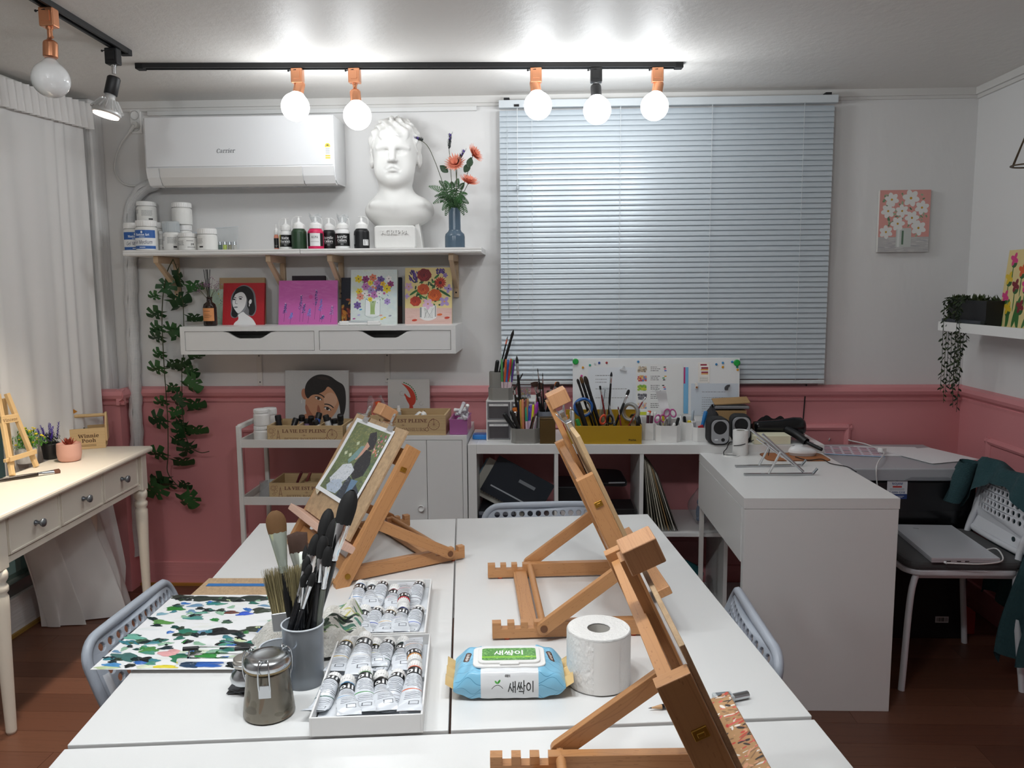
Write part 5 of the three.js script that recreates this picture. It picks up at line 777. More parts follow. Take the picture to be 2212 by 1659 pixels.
// ================= table easels =================
// profile coordinates: s forward from the rear end of the base rails, y up; local z across the easel
const slope = new Map();                                               // easel -> lean of its posts above the table (radians)
function postAt(phi, d, n) { const PD = V(Math.cos(phi), -Math.sin(phi), 0), PN = V(Math.sin(phi), Math.cos(phi), 0); return V(0.33, 0.026, 0).addScaledVector(PD, d - 0.345).addScaledVector(PN, n - 0.018); }
function rail(z, notch) { // base rail with four notches cut in its rear top edge
const p = [[0, 0], [0.32, 0], [0.32, 0.033], [0.098, 0.033]]; for (const k of [0.085, 0.058, 0.031]) p.push([k, 0.033], [k, 0.02], [k - 0.013, 0.02], [k - 0.013, 0.033]); p.push([0, 0.033]);
return grain(ext(shape(p), 0.018, 0.0008).translate(0, 0.004, z - 0.009), 'x', notch);
}
function easel(label, x, z, turn, opt) {
const o = thing('table_easel', label, 'easel', [x, TT, z], turn, 'beech table easels'); const hw = 0.172, m = M.beech, phi = opt.phi || 1.134; slope.set(o, phi); const postPt = (d, n) => postAt(phi, d, n);
if (opt.y) o.position.y += opt.y;
for (const sz of [-1, 1]) {
part(o, 'base_rail', rail(sz * hw, rnd()), m);
for (const s of [0.03, 0.29]) part(o, 'rubber_foot', cyl(0.006, 0.006, 0.0045, 10), plain('#c9502a', 0.6), [s, 0, sz * hw]);
// post: slanted bar with rounded foot
const a = postPt(0, 0), L = 0.385; const g = grain(ext(shape([[0, 0], [L - 0.012, 0], [L, 0.008], [L, 0.026], [L - 0.012, 0.036], [0, 0.036]]), 0.02, 0.001), 'x', rnd());
const pz = sz * (hw + 0.02); const mp = part(o, 'post', g, m, [a.x, a.y, pz - 0.01], [0, 0, -phi]);
const bp = postPt(0.345, 0.018); part(o, 'pivot_bolt', cyl(0.007, 0.006, 0.026, 14).rotateX(Math.PI / 2), M.brass, [bp.x, bp.y, pz - 0.013]);
const lt = postPt(0.06, 0.02); part(o, 'latch', merge([box(0.012, 0.016, 0.003, 0.001).rotateZ(-1.13), box(0.008, 0.005, 0.007, 0.001).rotateZ(0.4)]), M.brass, [lt.x, lt.y, pz + (sz * 0.011)]);
// support arm from the post down to the rear dowel
const p0 = V(opt.notch || 0.103, 0.030, 0), p1 = postPt(0.205, 0.012), len = p0.distanceTo(p1), r = 0.0135, seg = []; for (let k = 0; k <= 8; k++) { const t = Math.PI / 2 + k / 8 * Math.PI; seg.push([r * Math.cos(t), r * Math.sin(t)]); } for (let k = 0; k <= 8; k++) { const t = -Math.PI / 2 + k / 8 * Math.PI; seg.push([len + r * Math.cos(t), r * Math.sin(t)]); }
const az = sz * (hw + (opt.inner ? -0.02 : 0.0205)); part(o, 'support_arm', grain(ext(shape(seg), 0.014, 0.001), 'x', rnd()), m, [p0.x, p0.y, (sz > 0 ? az - 0.007 : az - 0.007)], [0, 0, Math.atan2(p1.y - p0.y, p1.x - p0.x)]);
part(o, 'arm_rivet', cyl(0.0075, 0.0075, 0.018, 14).rotateX(Math.PI / 2), plain('#6d4428', 0.6), [p0.x, p0.y, az - 0.009]);
}
part(o, 'dowel', bar([opt.notch || 0.103, 0.030, -hw - 0.02], [opt.notch || 0.103, 0.030, hw + 0.02], 0.0075, 12), m);
part(o, 'rear_crosspiece', grain(bx(0.062, 0.094, 0.006, 0.020, -hw + 0.0095, hw - 0.0095, 0.001), 'z'), m);
const rot = [0, 0, -phi];
// crossbars between the posts
for (const [d, h] of [[0.012, 0.045], [0.235, 0.045], [0.315, 0.03]]) { const c = postPt(d + h / 2, 0.012); part(o, 'crossbar', grain(box(h, 0.016, 2 * hw + 0.018, 0.001), 'z', rnd()), m, c, rot); }
// ledge for the board
const ld = postPt(0.285, 0.055); part(o, 'ledge', grain(box(0.018, 0.046, 2 * hw + 0.06, 0.002), 'z'), opt.ledgeMat || m, ld, rot);
// sliding mast and top clamp
const mt = opt.mast; const c = postPt((mt + 0.24) / 2, 0.024); part(o, 'mast', grain(box(0.24 - mt, 0.012, 0.034, 0.001), 'x'), m, c, rot);
const b = postPt(mt + 0.004, 0.046); part(o, 'clamp_block', grain(box(0.032, 0.044, 0.05, 0.002), 'z'), M.beechEnd, b, rot);
return o;
}
reseed(71);
const eA = easel('beech table easel displaying the printed reference picture', -0.312, -2.186, -146 * Math.PI / 180, { mast: -0.062, phi: 1.005, notch: 0.052, ledgeMat: std({ map: woodTex('#d9b3a0', '#a8745c', 20, 80, 4), roughness: 0.5 }) });
const eB = easel('beech table easel with raised mast beside the toilet roll', -0.124, -1.727, 5.5 * Math.PI / 180, { mast: -0.136 });
const crust = canvasTex(512, 128, (g, w, h) => { g.fillStyle = '#b98f62'; g.fillRect(0, 0, w, h); for (let k = 0; k < 420; k++) leafStroke(g, rnd() * w, rnd() * h, rr(6, 34), rr(3, 9), rnd() * 3, ['#d8615a', '#e8e2da', '#b98f62', '#3a2f2c', '#d9a07e', '#c94b3c', '#8f6c4c', '#efe9e2'][k % 8]); }, 4, 10);
const eC = easel('beech table easel leaning at the near end of the tables', -0.072, -0.926, 3 * Math.PI / 180, { mast: -0.058, y: -0.004, ledgeMat: std({ map: crust, roughness: 0.6, bumpMap: bumpFine, bumpScale: 0.002 }) });
function onEasel(o, d, n, z = 0) { o.updateMatrixWorld(true); return o.localToWorld(postAt(slope.get(o), d, n).add(V(0, 0, z))); }
function boardOn(e, label, d0, d1, n, w, t, zoff, mat, name = 'drawing_board', cat = 'drawing board') {  // board lying on the post front between d0 and d1
e.updateMatrixWorld(true); const o = thing(name, label, cat, onEasel(e, (d0 + d1) / 2, n + t / 2, zoff)); o.rotation.set(0, e.rotation.y, 0); o.quaternion.multiply(new THREE.Quaternion().setFromAxisAngle(V(0, 0, 1), -slope.get(e)));
part(o, 'panel', grain(box(d1 - d0, t, w, 0.001), 'x'), mat); return o;
}
// ---- boards ----
const bdA = boardOn(eA, 'brown hardboard panel behind the reference print', -0.03, 0.273, 0.037, 0.345, 0.007, 0.005, M.hardboard);
const bdB = boardOn(eB, 'thin pale panel clipped to the easel by the toilet roll', -0.075, 0.265, 0.037, 0.30, 0.009, 0.03, std({ map: woodTex('#c2a47c', '#9a7d56', 12, 200, 4), roughness: 0.7 }));
const bdC = boardOn(eC, 'brown hardboard panel above the paint crusted ledge of the near easel', -0.02, 0.28, 0.037, 0.33, 0.006, 0.02, M.hardboard);
part(bdC, 'mount_sheet', box(0.27, 0.003, 0.31), M.paper, [0.01, -0.0045, 0]);
// ---- printed reference on easel A, clips and tape ----
{
reseed(73);
const tex = canvasTex(920, 700, (g, w, h) => {
g.fillStyle = '#f0f0f2'; g.fillRect(0, 0, w, h); const X = 60, Y = 34, w2 = w - 110, h2 = h - 68; g.save(); g.beginPath(); g.rect(X, Y, w2, h2); g.clip();
g.fillStyle = '#6f7a55'; g.fillRect(X, Y, w2, h2);
for (let k = 0; k < 900; k++) { const x = X + rnd() * w2, y = Y + rnd() * h2; g.globalAlpha = 0.4; const band = y < 260 ? ['#8d8c5c', '#a69a62', '#6f7a48', '#b5ab72'] : y < 480 ? ['#748a5a', '#8a9c60', '#5a7358', '#9aa56c'] : ['#47505a', '#3f4650', '#5b6470', '#4f5a5c']; leafStroke(g, x, y, rr(14, 60), rr(6, 18), rr(-0.8, 0.2), band[k % 4]); }
g.globalAlpha = 0.9; for (let k = 0; k < 260; k++) { const x = X + w2 * rr(0.62, 1), y = Y + h2 * rr(0.04, 0.62); leafStroke(g, x, y, rr(8, 30), rr(4, 10), rr(-1.6, 0), ['#3d5a4e', '#557a62', '#2f4742', '#6d8f6c', '#4a5e70'][k % 5]); }
for (let k = 0; k < 34; k++) { const x = X + w2 * rr(0.7, 0.98), y = Y + h2 * rr(0.05, 0.34); blob(g, x, y, rr(7, 15), 5, ['#d05a6a', '#e08a5c', '#c84870', '#e8a0a8', '#efe7e0'][k % 5], rnd()); }
// seated figure: dark hat and jacket, pale skirt, blue shadow
const P = (c, pts) => { g.fillStyle = c; g.beginPath(); pts.forEach(([a, b], i) => (i ? g.lineTo(X + a * w2, Y + b * h2) : g.moveTo(X + a * w2, Y + b * h2))); g.fill(); };
g.globalAlpha = 1; P('#3c3a3e', [[0.5, 0.08], [0.64, 0.03], [0.76, 0.14], [0.78, 0.26], [0.68, 0.3], [0.56, 0.22]]); P('#d2a08c', [[0.55, 0.2], [0.66, 0.24], [0.6, 0.36], [0.5, 0.48], [0.44, 0.46], [0.52, 0.32]]);
P('#7fa0a0', [[0.45, 0.28], [0.55, 0.26], [0.5, 0.44], [0.36, 0.56], [0.3, 0.52]]); P('#343338', [[0.62, 0.3], [0.78, 0.3], [0.9, 0.45], [0.88, 0.62], [0.7, 0.72], [0.56, 0.66], [0.52, 0.52]]);
P('#d9dde4', [[0.24, 0.6], [0.44, 0.54], [0.6, 0.6], [0.56, 0.74], [0.4, 0.86], [0.2, 0.9], [0.1, 0.84]]); P('#b9c6d8', [[0.2, 0.84], [0.42, 0.78], [0.54, 0.86], [0.46, 0.98], [0.2, 1], [0.12, 0.94]]); P('#40454f', [[0.56, 0.7], [0.8, 0.74], [1, 0.82], [1, 1], [0.5, 1], [0.52, 0.86]]); P('#6f8ba8', [[0.66, 0.72], [0.84, 0.7], [0.8, 0.86], [0.7, 0.92]]);
for (let k = 0; k < 130; k++) { g.globalAlpha = 0.5; leafStroke(g, X + w2 * rr(0.15, 0.6), Y + h2 * rr(0.56, 0.92), rr(10, 40), rr(3, 8), rr(-0.9, 0.3), ['#eef0f4', '#c5cfdd', '#aab6c6'][k % 3]); } g.globalAlpha = 0.35; for (let k = 0; k < 700; k++) leafStroke(g, X + rnd() * w2, Y + rnd() * h2, rr(8, 26), rr(3, 7), rr(-1.4, 0.2), ['#2e3a34', '#b8b088', '#5c6a70', '#8f9a72', '#3a4048', '#c9c8c0', '#6b7c58'][k % 7]); g.globalAlpha = 1;
for (const [a, b] of [[0.1, 0.44], [0.24, 0.44], [0.28, 0.26]]) P('#c9cfb0', [[a, b], [a + 0.06, b - 0.03], [a + 0.09, b + 0.01], [a + 0.04, b + 0.04]]);
g.restore();
});
eA.updateMatrixWorld(true);
const o = thing('reference_print', 'glossy print of a seated figure in a garden on the easel', 'print', onEasel(eA, 0.095, 0.0455, 0.02)); o.quaternion.copy(bdA.quaternion);
// local frame of the board: x runs down the slope, y out of the face, z across
const L = 0.225, Wd = 0.265, g = surf((u, v) => [(v - 0.5) * L, 0.001 + 0.006 * Math.max(0, u - 0.8) * 5 * (v > 0.55 ? (v - 0.55) * 2 : 0.1) + 0.004 * v * v, (0.5 - u) * -Wd], 14, 18);
{ const uv = g.attributes.uv; for (let i = 0; i < uv.count; i++) { uv.setXY(i, 1 - uv.getX(i), 1 - uv.getY(i)); } }
part(o, 'sheet', g, std({ map: tex, roughness: 0.35, side: 2 }));
for (const [dx, dz] of [[0.11, -0.12], [0.11, 0.12]]) part(o, 'tape', box(0.03, 0.0006, 0.022), std({ color: '#e2d6bd', roughness: 0.7 }), [dx, 0.006, dz], [0, dx * dz * 90, 0]);
for (const [px, k] of [[0.085, 0], [-0.085, 1]]) {
const c = thing('bulldog_clip', k ? 'silver bulldog clip on the corner of the reference print' : 'silver bulldog clip beside the clamp block of the picture easel', 'clip', onEasel(eA, -0.022, 0.047, px)); c.quaternion.copy(bdA.quaternion);
part(c, 'jaw', merge([box(0.018, 0.003, 0.034, 0.001), bar([-0.009, 0.004, -0.016], [-0.009, 0.004, 0.016], 0.004, 10)]), M.chrome, [0.0, 0.002, 0]);
for (const s of [-1, 1]) part(c, 'grip', ext(shape(rrect(-0.03, -0.006, 0.002, 0.006, 0.005), [circ(-0.021, 0, 0.0032, 10)]), 0.0012).rotateX(Math.PI / 2), M.chrome, [-0.009, 0.006, s * 0.006], [0, s * 0.2, s * 0.9 - 0.9]);
}
}
// clips on top of the easel B panel
for (const [zz, l] of [[-0.07, 'wire bulldog clip at the far end of the thin panel top'], [0.06, 'wire bulldog clip at the near end of the thin panel top']]) {
const c = thing('wire_clip', l, 'clip', onEasel(eB, -0.078, 0.0415, zz)); c.quaternion.copy(bdB.quaternion);
part(c, 'jaw', merge([box(0.02, 0.014, 0.03, 0.002)]), M.steel); for (const s of [-1, 1]) part(c, 'grip', tube([[-0.008, s * 0.006, 0.009], [-0.022, s * 0.013, 0.006], [-0.034, s * 0.017, 0], [-0.022, s * 0.013, -0.006], [-0.008, s * 0.006, -0.009]], 0.0016, 24, 6), M.chrome);
}
// ================= palette sheet on a clipboard =================
{
reseed(81); const ang = 0.03, c = tl(-0.42, 0.78);
const P = (px, py, y = TT) => onY(px, py, y);
const a = P(256, 1449), b = P(415, 1262), w = 0.31, dir = b.clone().sub(a).normalize();
const o = thing('palette_board', 'wooden drawing board under the paint covered sheet', 'drawing board', [-0.665, TT, -1.64], 0.02);
part(o, 'panel', box(0.31, 0.007, 0.46, 0.002), M.hardboard, [0, 0.004, 0]);
part(o, 'blue_tape', box(0.29, 0.0008, 0.016), plain('#2f6fb0', 0.6), [0.005, 0.0082, -0.182]);
const sh = thing('palette_sheet', 'white sheet covered in green and dark oil paint dabs', 'paper', [-0.685, TT + 0.0085, -1.575], 0.03);
const SW = 0.335, SL = 0.365;
const tex = canvasTex(1024, 1110, (g, W2, H2) => { g.fillStyle = '#e9e9ea'; g.fillRect(0, 0, W2, H2); for (let k = 0; k < 90; k++) { g.globalAlpha = 0.25; leafStroke(g, rnd() * W2, rnd() * H2, rr(40, 160), rr(10, 40), rr(-0.4, 0.2), ['#cfd6cb', '#d9dccb', '#c8d2d2'][k % 3]); } g.globalAlpha = 1; });
part(sh, 'sheet', box(SW, 0.0008, SL), std({ map: tex, roughness: 0.5 }));
// paint dabs: low relief blobs
const dabG = [0, 1, 2, 3].map(() => { const ph = rnd() * 9; return surf((u, v) => { const t = u * 6.28319, r = v * (1 + 0.22 * Math.sin(t * 3 + ph) + 0.14 * Math.sin(t * 5 + ph * 2)); return [r * Math.cos(t), (1 - v * v) * (1 + 0.5 * Math.sin(t * 2 + v * 7 + ph)), r * Math.sin(t)]; }, 18, 3); });
const cols = ['#101a1c', '#16282a', '#1f4a45', '#2b6a5c', '#2f7d3c', '#4f8f7c', '#1e3038', '#3f7f8a', '#2d3a2c', '#6f93b0', '#3c6fb8', '#8fb59a', '#c7d3a8', '#111315', '#42604a'];
const key = [[0.06, 0.03, 0.12, 0.035, '#2f332c', 0.0], [0.25, 0.06, 0.2, 0.05, '#2c3630', 0.0], [0.42, 0.08, 0.16, 0.05, '#22302c', 0], [0.62, 0.06, 0.25, 0.055, '#283430', 0], [0.8, 0.08, 0.2, 0.06, '#263a3c', 0], [0.14, 0.14, 0.06, 0.02, '#3f74b8', -0.3], [0.1, 0.22, 0.09, 0.035, '#2f7a2f', -0.2], [0.33, 0.14, 0.1, 0.03, '#2f7f80', -0.2], [0.6, 0.3, 0.08, 0.035, '#3b5bc2', 0.1], [0.5, 0.28, 0.09, 0.03, '#6a3a30', 0], [0.7, 0.25, 0.12, 0.05, '#3a4238', -0.1], [0.3, 0.36, 0.1, 0.035, '#4f8f88', 0], [0.12, 0.42, 0.12, 0.035, '#5a8f4a', -0.3], [0.06, 0.3, 0.06, 0.025, '#7fa9b8', 0], [0.34, 0.55, 0.11, 0.045, '#2a7a64', -0.1], [0.55, 0.55, 0.15, 0.06, '#161c1e', -0.1], [0.75, 0.52, 0.14, 0.05, '#3b433a', 0], [0.05, 0.62, 0.12, 0.04, '#6fae9c', -0.4], [0.22, 0.66, 0.06, 0.03, '#111415', 0], [0.4, 0.68, 0.05, 0.03, '#171a1c', 0], [0.7, 0.72, 0.2, 0.06, '#151a1c', 0], [0.22, 0.78, 0.08, 0.045, '#4f8a4a', 0], [0.36, 0.82, 0.1, 0.055, '#e0a5a5', -0.2], [0.48, 0.78, 0.05, 0.03, '#131617', 0], [0.12, 0.86, 0.14, 0.05, '#3f6d6a', -0.4], [0.26, 0.9, 0.08, 0.045, '#14181a', 0.2], [0.5, 0.9, 0.24, 0.045, '#2f7a55', -0.35], [0.6, 0.86, 0.12, 0.04, '#2f8a3a', -0.35], [0.1, 0.955, 0.09, 0.03, '#4f8fc4', -0.2], [0.2, 0.965, 0.05, 0.022, '#1c2224', 0], [0.62, 0.955, 0.14, 0.03, '#2f5fb0', -0.2], [0.54, 0.962, 0.08, 0.03, '#2c4460', -0.1], [0.4, 0.975, 0.13, 0.02, '#e0cf3a', 0], [0.08, 0.985, 0.12, 0.014, '#b9c79a', 0], [0.3, 0.975, 0.1, 0.02, '#d7dcc0', 0], [0.75, 0.9, 0.14, 0.06, '#bfd0b5', 0], [0.85, 0.93, 0.12, 0.05, '#a9c4c4', 0], [0.86, 0.86, 0.1, 0.04, '#d8dccb', 0], [0.5, 0.8, 0.16, 0.03, '#cfd9c4', 0], [0.62, 0.8, 0.1, 0.03, '#6f9a9c', 0]];
const dm = new Map(); const mat = (c) => { if (!dm.has(c)) dm.set(c, std({ color: c, roughness: 0.3 })); return dm.get(c); };
const put = (u, v, a, b, c, r) => { const m = part(sh, 'paint_dab', dabG[Math.floor(rnd() * 4)], mat(c), [(u - 0.5) * SW, 0.0008, (v - 0.5) * SL], [0, r, 0]); m.scale.set(a * SW * 0.62, rr(0.0012, 0.003), b * SL * 0.8); };
for (const k of key) put(...k);
for (let k = 0; k < 130; k++) put(rr(0.03, 0.9), rr(0.05, 0.97), rr(0.03, 0.09), rr(0.014, 0.032), cols[Math.floor(rnd() * cols.length)], rr(-0.6, 0.3));
// wide clip on the near edge
const cp = P(455, 1436, TT + 0.01), k = thing('wide_clip', 'wide steel bulldog clip holding the palette sheet', 'clip', [cp.x, TT + 0.012, -1.418], 0.03);
part(k, 'jaw', merge([ext(shape([[-0.006, -0.008], [0.014, -0.004], [0.014, 0.002], [-0.004, 0.008], [-0.008, 0.004]]), 0.13).rotateY(Math.PI / 2).translate(-0.065, 0, 0)]), M.chrome, null, [0, 0, 0]);
part(k, 'grip', tube([[-0.05, 0.004, -0.01], [-0.052, 0.012, -0.03], [-0.02, 0.014, -0.033], [0.03, 0.014, -0.033], [0.052, 0.012, -0.03], [0.05, 0.004, -0.01]], 0.0018, 40, 6), M.chrome);
for (const x of [-0.05, 0.05]) part(k, 'rubber_tip', bar([x - 0.016, 0.013, -0.026], [x + 0.012, 0.013, -0.03], 0.0042, 8), M.black);
}
// ================= brushes =================
const BR = { sable: '#1a1412', brown: '#3d261a', dark: '#0e0d0d', hog: '#a79a72', orange: '#c46a22', golden: '#5f4120' };
// brush from handle end a to tip b; k = { len bristle, width bristle, r handle, flat, handle colour }
function brush(label, a, b, k, group) {
const L = a.distanceTo(b), o = thing(k.name || 'paint_brush', label, 'brush', a, 0, group); stick(o, a, b);
const bl = k.bl, fl = k.fl || bl * 1.1, hr = k.r, bw = k.bw, sx = bw, sz = k.flat ? bw * k.flat : bw, h = L - bl - fl;
part(o, 'handle', lathe([[0, 0], [hr * 0.55, 0.002], [hr * 0.9, h * 0.3], [hr * 1.15, h * 0.75], [hr, h - 0.004], [hr * 0.8, h], [0, h]], 12), k.hm || plain(k.hc || '#141414', 0.25));
if (k.band) part(o, 'colour_band', cyl(hr * 1.12, hr * 1.08, 0.022, 12), M.orangeBand, [0, h - 0.05, 0]);
const fg = lathe([[hr * 1.0, 0], [hr * 1.08, 0.003], [hr * 1.0, 0.007], [hr * 1.08, 0.011], [hr, 0.014], [1, fl].map((q, i) => (i ? fl : hr)), [0, fl]], 16); const P = fg.attributes.position; for (let i = 0; i < P.count; i++) { const t = Math.max(0, P.getY(i) / fl); P.setX(i, P.getX(i) * (1 + (sx / hr - 1) * t * t)); P.setZ(i, P.getZ(i) * (1 + (sz / hr - 1) * t * t)); } fg.computeVertexNormals();
part(o, 'ferrule', fg, k.fm || M.chrome, [0, h, 0]);
const n = 26, bs = []; const round = k.tip || 'round';
const bg = surf((u, v) => { const t = u * 6.28319; let w = round === 'point' ? Math.sin(Math.PI * (0.5 + 0.5 * v)) * (1 + 0.5 * v) : round === 'flat' ? 1 + 0.12 * v : round === 'fan' ? 1 + 1.4 * v : (1 + 0.14 * Math.sin(Math.PI * v * 0.9)) * Math.sqrt(Math.max(0, 1 - (v * 0.98) ** 4)); const rip = 1 + 0.05 * Math.sin(t * 9); const top = v > 0.97 && (round === 'flat' || round === 'fan') ? 0 : 1; return [Math.cos(t) * sx * w * rip * top, v * bl + (round === 'flat' ? 0.0015 * Math.sin(t * 11) : 0), Math.sin(t) * sz * (round === 'fan' ? 1 - 0.5 * v : round === 'flat' ? 1 - 0.35 * v : w) * rip * top]; }, 24, 10);
part(o, 'bristles', bg, plain(k.bc || BR.dark, 0.8), [0, h + fl - 0.001, 0]);
if (k.spin) o.rotateY(k.spin); return o;
}
// cup with brushes
const cupC = V(-0.437, TT, -1.372), cup2 = V(-0.478, TT, -1.352);
function plasticCup(label, c, r, h) { const o = thing('brush_cup', label, 'cup', c); part(o, 'wall', lathe([[0, 0.003], [r * 0.9, 0.003], [r * 0.97, h], [r, h], [r * 0.93, 0], [0, 0]], 36), phys({ color: '#dde2e8', roughness: 0.3, transmission: 0.8, thickness: 0, ior: 1.4 })); part(o, 'rim', new THREE.TorusGeometry(r, 0.0016, 8, 36).rotateX(Math.PI / 2), plain('#cfd4da', 0.3), [0, h, 0]); return o; }
plasticCup('tall translucent plastic cup packed with long brushes', V(cupC.x, TT, cupC.z + 0.004), 0.037, 0.112);
plasticCup('lower translucent plastic cup behind the metal jar', cup2, 0.032, 0.075);
{
const P = (px, py, z) => onZ(px, py, z), B = (dx, dz, y = 0.006) => V(cupC.x + dx, TT + y, cupC.z + dz), B2 = (dx, dz, y = 0.006) => V(cup2.x + dx, TT + y, cup2.z + dz), G = 'long brushes in the plastic cups';
const silverP = std({ color: '#b9bdb4', roughness: 0.35, metalness: 0.8 }), paintF = std({ map: canvasTex(64, 128, (g) => { g.fillStyle = '#8f958a'; g.fillRect(0, 0, 64, 128); reseed(7); for (let k = 0; k < 60; k++) { g.globalAlpha = 0.5; leafStroke(g, rnd() * 64, rnd() * 128, rr(6, 20), rr(3, 8), 1.5, ['#b9b04e', '#c7c58a', '#7a8078', '#aab0aa'][k % 4]); } }), roughness: 0.5, metalness: 0.4 });
brush('large brush with fluffy black hair and tall silver ferrule', B(-0.012, 0.006), P(762, 1058, -1.40), { bl: 0.062, fl: 0.07, bw: 0.0145, r: 0.0085, bc: BR.dark, tip: 'round' }, G);
brush('round black mop brush beside the largest brush', B(-0.02, -0.01), P(712, 1098, -1.44), { bl: 0.058, fl: 0.05, bw: 0.012, r: 0.006, bc: BR.dark, tip: 'round' }, G);
brush('black mop brush overlapping its twin from the right', B(-0.016, 0.016), P(727, 1118, -1.40), { bl: 0.052, fl: 0.05, bw: 0.01, r: 0.006, bc: BR.dark, tip: 'round' }, G);
brush('brown filbert brush with yellow stained metal ferrule', B(-0.01, -0.004), P(592, 1102, -1.44), { bl: 0.042, fl: 0.075, bw: 0.0165, r: 0.008, bc: BR.golden, flat: 0.35, fm: paintF, tip: 'round', spin: 0.3 }, G);
brush('flat brush with brown square bristles and dull ferrule', B(0.008, -0.012), P(641, 1148, -1.48), { bl: 0.04, fl: 0.05, bw: 0.0175, r: 0.009, bc: BR.brown, flat: 0.3, fm: silverP, tip: 'flat', spin: 0.2 }, G);
const big = [['slim pointed brush with black hair near the flat brush', 660, 1175, -1.42, 0.006, 'point'], ['dark round brush in the front of the cup', 686, 1152, -1.40, 0.0085, 'round'], ['dark round brush leaning right in the cup', 700, 1155, -1.37, 0.009, 'round'], ['small dark brush with bright ferrule low in the cup', 668, 1198, -1.39, 0.0065, 'round'], ['grey handled brush stained with pale paint', 711, 1178, -1.36, 0.008, 'round'], ['short dark brush in the middle of the bundle', 671, 1218, -1.37, 0.006, 'round'], ['tiny dark brush crossing the bundle front', 656, 1240, -1.36, 0.005, 'round'], ['tiny black round brush with narrow ferrule', 679, 1235, -1.355, 0.0055, 'round'], ['thin liner brush at the edge of the bundle', 655, 1208, -1.40, 0.003, 'point']];
big.forEach(([l, x, y, z, w, tip], k) => brush(l, (k % 2 ? B2 : B)(rr(-0.014, 0.014), rr(-0.012, 0.014)), P(x, y, z), { bl: w * 4.6, fl: 0.045, bw: w, r: Math.max(0.0035, w * 0.62), bc: BR.dark, tip, hc: k === 4 ? '#6a6f66' : '#17171a' }, G));
// wide hog-hair brush
const a = V(-0.46, TT + 0.03, -1.385), b = P(612, 1222, -1.42); const o = thing('wide_brush', 'wide flat brush with stiff straw coloured bristles', 'brush', a, 0, G); stick(o, a, b); const L = a.distanceTo(b);
part(o, 'handle', grain(box(0.022, L - 0.115, 0.012, 0.004), 'y'), plain('#a9793f', 0.4), [0, (L - 0.115) / 2, 0]);
part(o, 'ferrule', box(0.062, 0.034, 0.017, 0.003), std({ color: '#c9ccce', roughness: 0.3, metalness: 0.9 }), [0, L - 0.1, 0]);
reseed(88); const mats = ['#b4a67c', '#968a63', '#756a4a'].map((c) => plain(c, 0.85)); const sets = [[], [], []];
for (let k = 0; k < 900; k++) { const x = rr(-0.03, 0.03), z = rr(-0.007, 0.007), l = rr(0.066, 0.084); sets[k % 3].push(new THREE.CylinderGeometry(0.0002, 0.0007, l, 3, 1, true).translate(0, l / 2, 0).rotateZ(-x * rr(1.5, 5)).rotateX(z * rr(4, 14)).translate(x, 0, z)); }
sets.forEach((s, k) => { part(o, 'bristles', merge(s), mats[k], [0, L - 0.084, 0]).userData.kind = 'stuff'; });
}
// ================= metal jars =================
const tin = std({ color: '#a6a29a', roughness: 0.3, metalness: 0.95, map: canvasTex(256, 256, (g, w, h) => { g.fillStyle = '#c9c6bf'; g.fillRect(0, 0, w, h); reseed(92); for (let k = 0; k < 160; k++) { g.globalAlpha = rr(0.1, 0.5); leafStroke(g, rnd() * w, rnd() * h, rr(6, 40), rr(4, 16), rnd() * 3, ['#8f8b82', '#a5a098', '#dcdad5', '#b57a55', '#7d7a74'][k % 5]); } g.globalAlpha = 1; }) });
{
const c = onY(577, 1548, TT), o = thing('brush_washer', 'dented steel brush washing jar with clamped lid', 'jar', [c.x, TT, c.z - 0.012], 0.3);
part(o, 'body', lathe([[0, 0], [0.04, 0], [0.0425, 0.004], [0.041, 0.02], [0.034, 0.078], [0.033, 0.084], [0, 0.084]], 40), tin);
part(o, 'lid', lathe([[0.034, 0.084], [0.038, 0.086], [0.039, 0.092], [0.037, 0.1], [0.03, 0.104], [0.024, 0.1035], [0.021, 0.1055], [0.018, 0.1035], [0, 0.1035]], 40), M.steel);
part(o, 'gasket', new THREE.TorusGeometry(0.0365, 0.0022, 8, 40).rotateX(Math.PI / 2), plain('#8c7a58', 0.7), [0, 0.085, 0]);
for (const a of [0.6, 2.6, 4.6]) { const m = part(o, 'wire_clamp', tube([[0.036, 0.055, -0.009], [0.041, 0.07, -0.009], [0.0405, 0.098, -0.008], [0.034, 0.108, -0.006], [0.03, 0.104, 0], [0.034, 0.108, 0.006], [0.0405, 0.098, 0.008], [0.041, 0.07, 0.009], [0.036, 0.055, 0.009]], 0.0014, 40, 6), M.steel); m.rotation.y = a; const q = part(o, 'bracket', box(0.002, 0.022, 0.02, 0.001), M.steel, [0.0372 * Math.cos(a), 0.056, -0.0372 * Math.sin(a)], [0, a, 0]); }
const d0 = onY(527, 1495, TT), d = thing('palette_cup', 'small round steel palette cup with screw lid', 'palette cup', [d0.x + 0.004, TT, d0.z]);
part(d, 'bowl', lathe([[0, 0.014], [0.014, 0.014], [0.024, 0.022], [0.026, 0.03], [0.022, 0.04], [0.0165, 0.045], [0.0165, 0.05], [0, 0.05]], 30), M.steel); part(d, 'lid', lathe([[0.018, 0.05], [0.0195, 0.051], [0.0195, 0.064], [0.017, 0.066], [0, 0.066]], 30), plain('#b9b4ac', 0.35, 0.85));
part(d, 'ring', new THREE.TorusGeometry(0.0198, 0.0012, 6, 30).rotateX(Math.PI / 2), M.steel, [0, 0.057, 0]);
part(d, 'clip', merge([box(0.05, 0.0014, 0.024).rotateZ(0.12).translate(-0.006, 0.006, 0), box(0.03, 0.0014, 0.022).rotateZ(-0.35).translate(-0.014, 0.006, 0)]), plain('#4b4d50', 0.35, 0.8));
}
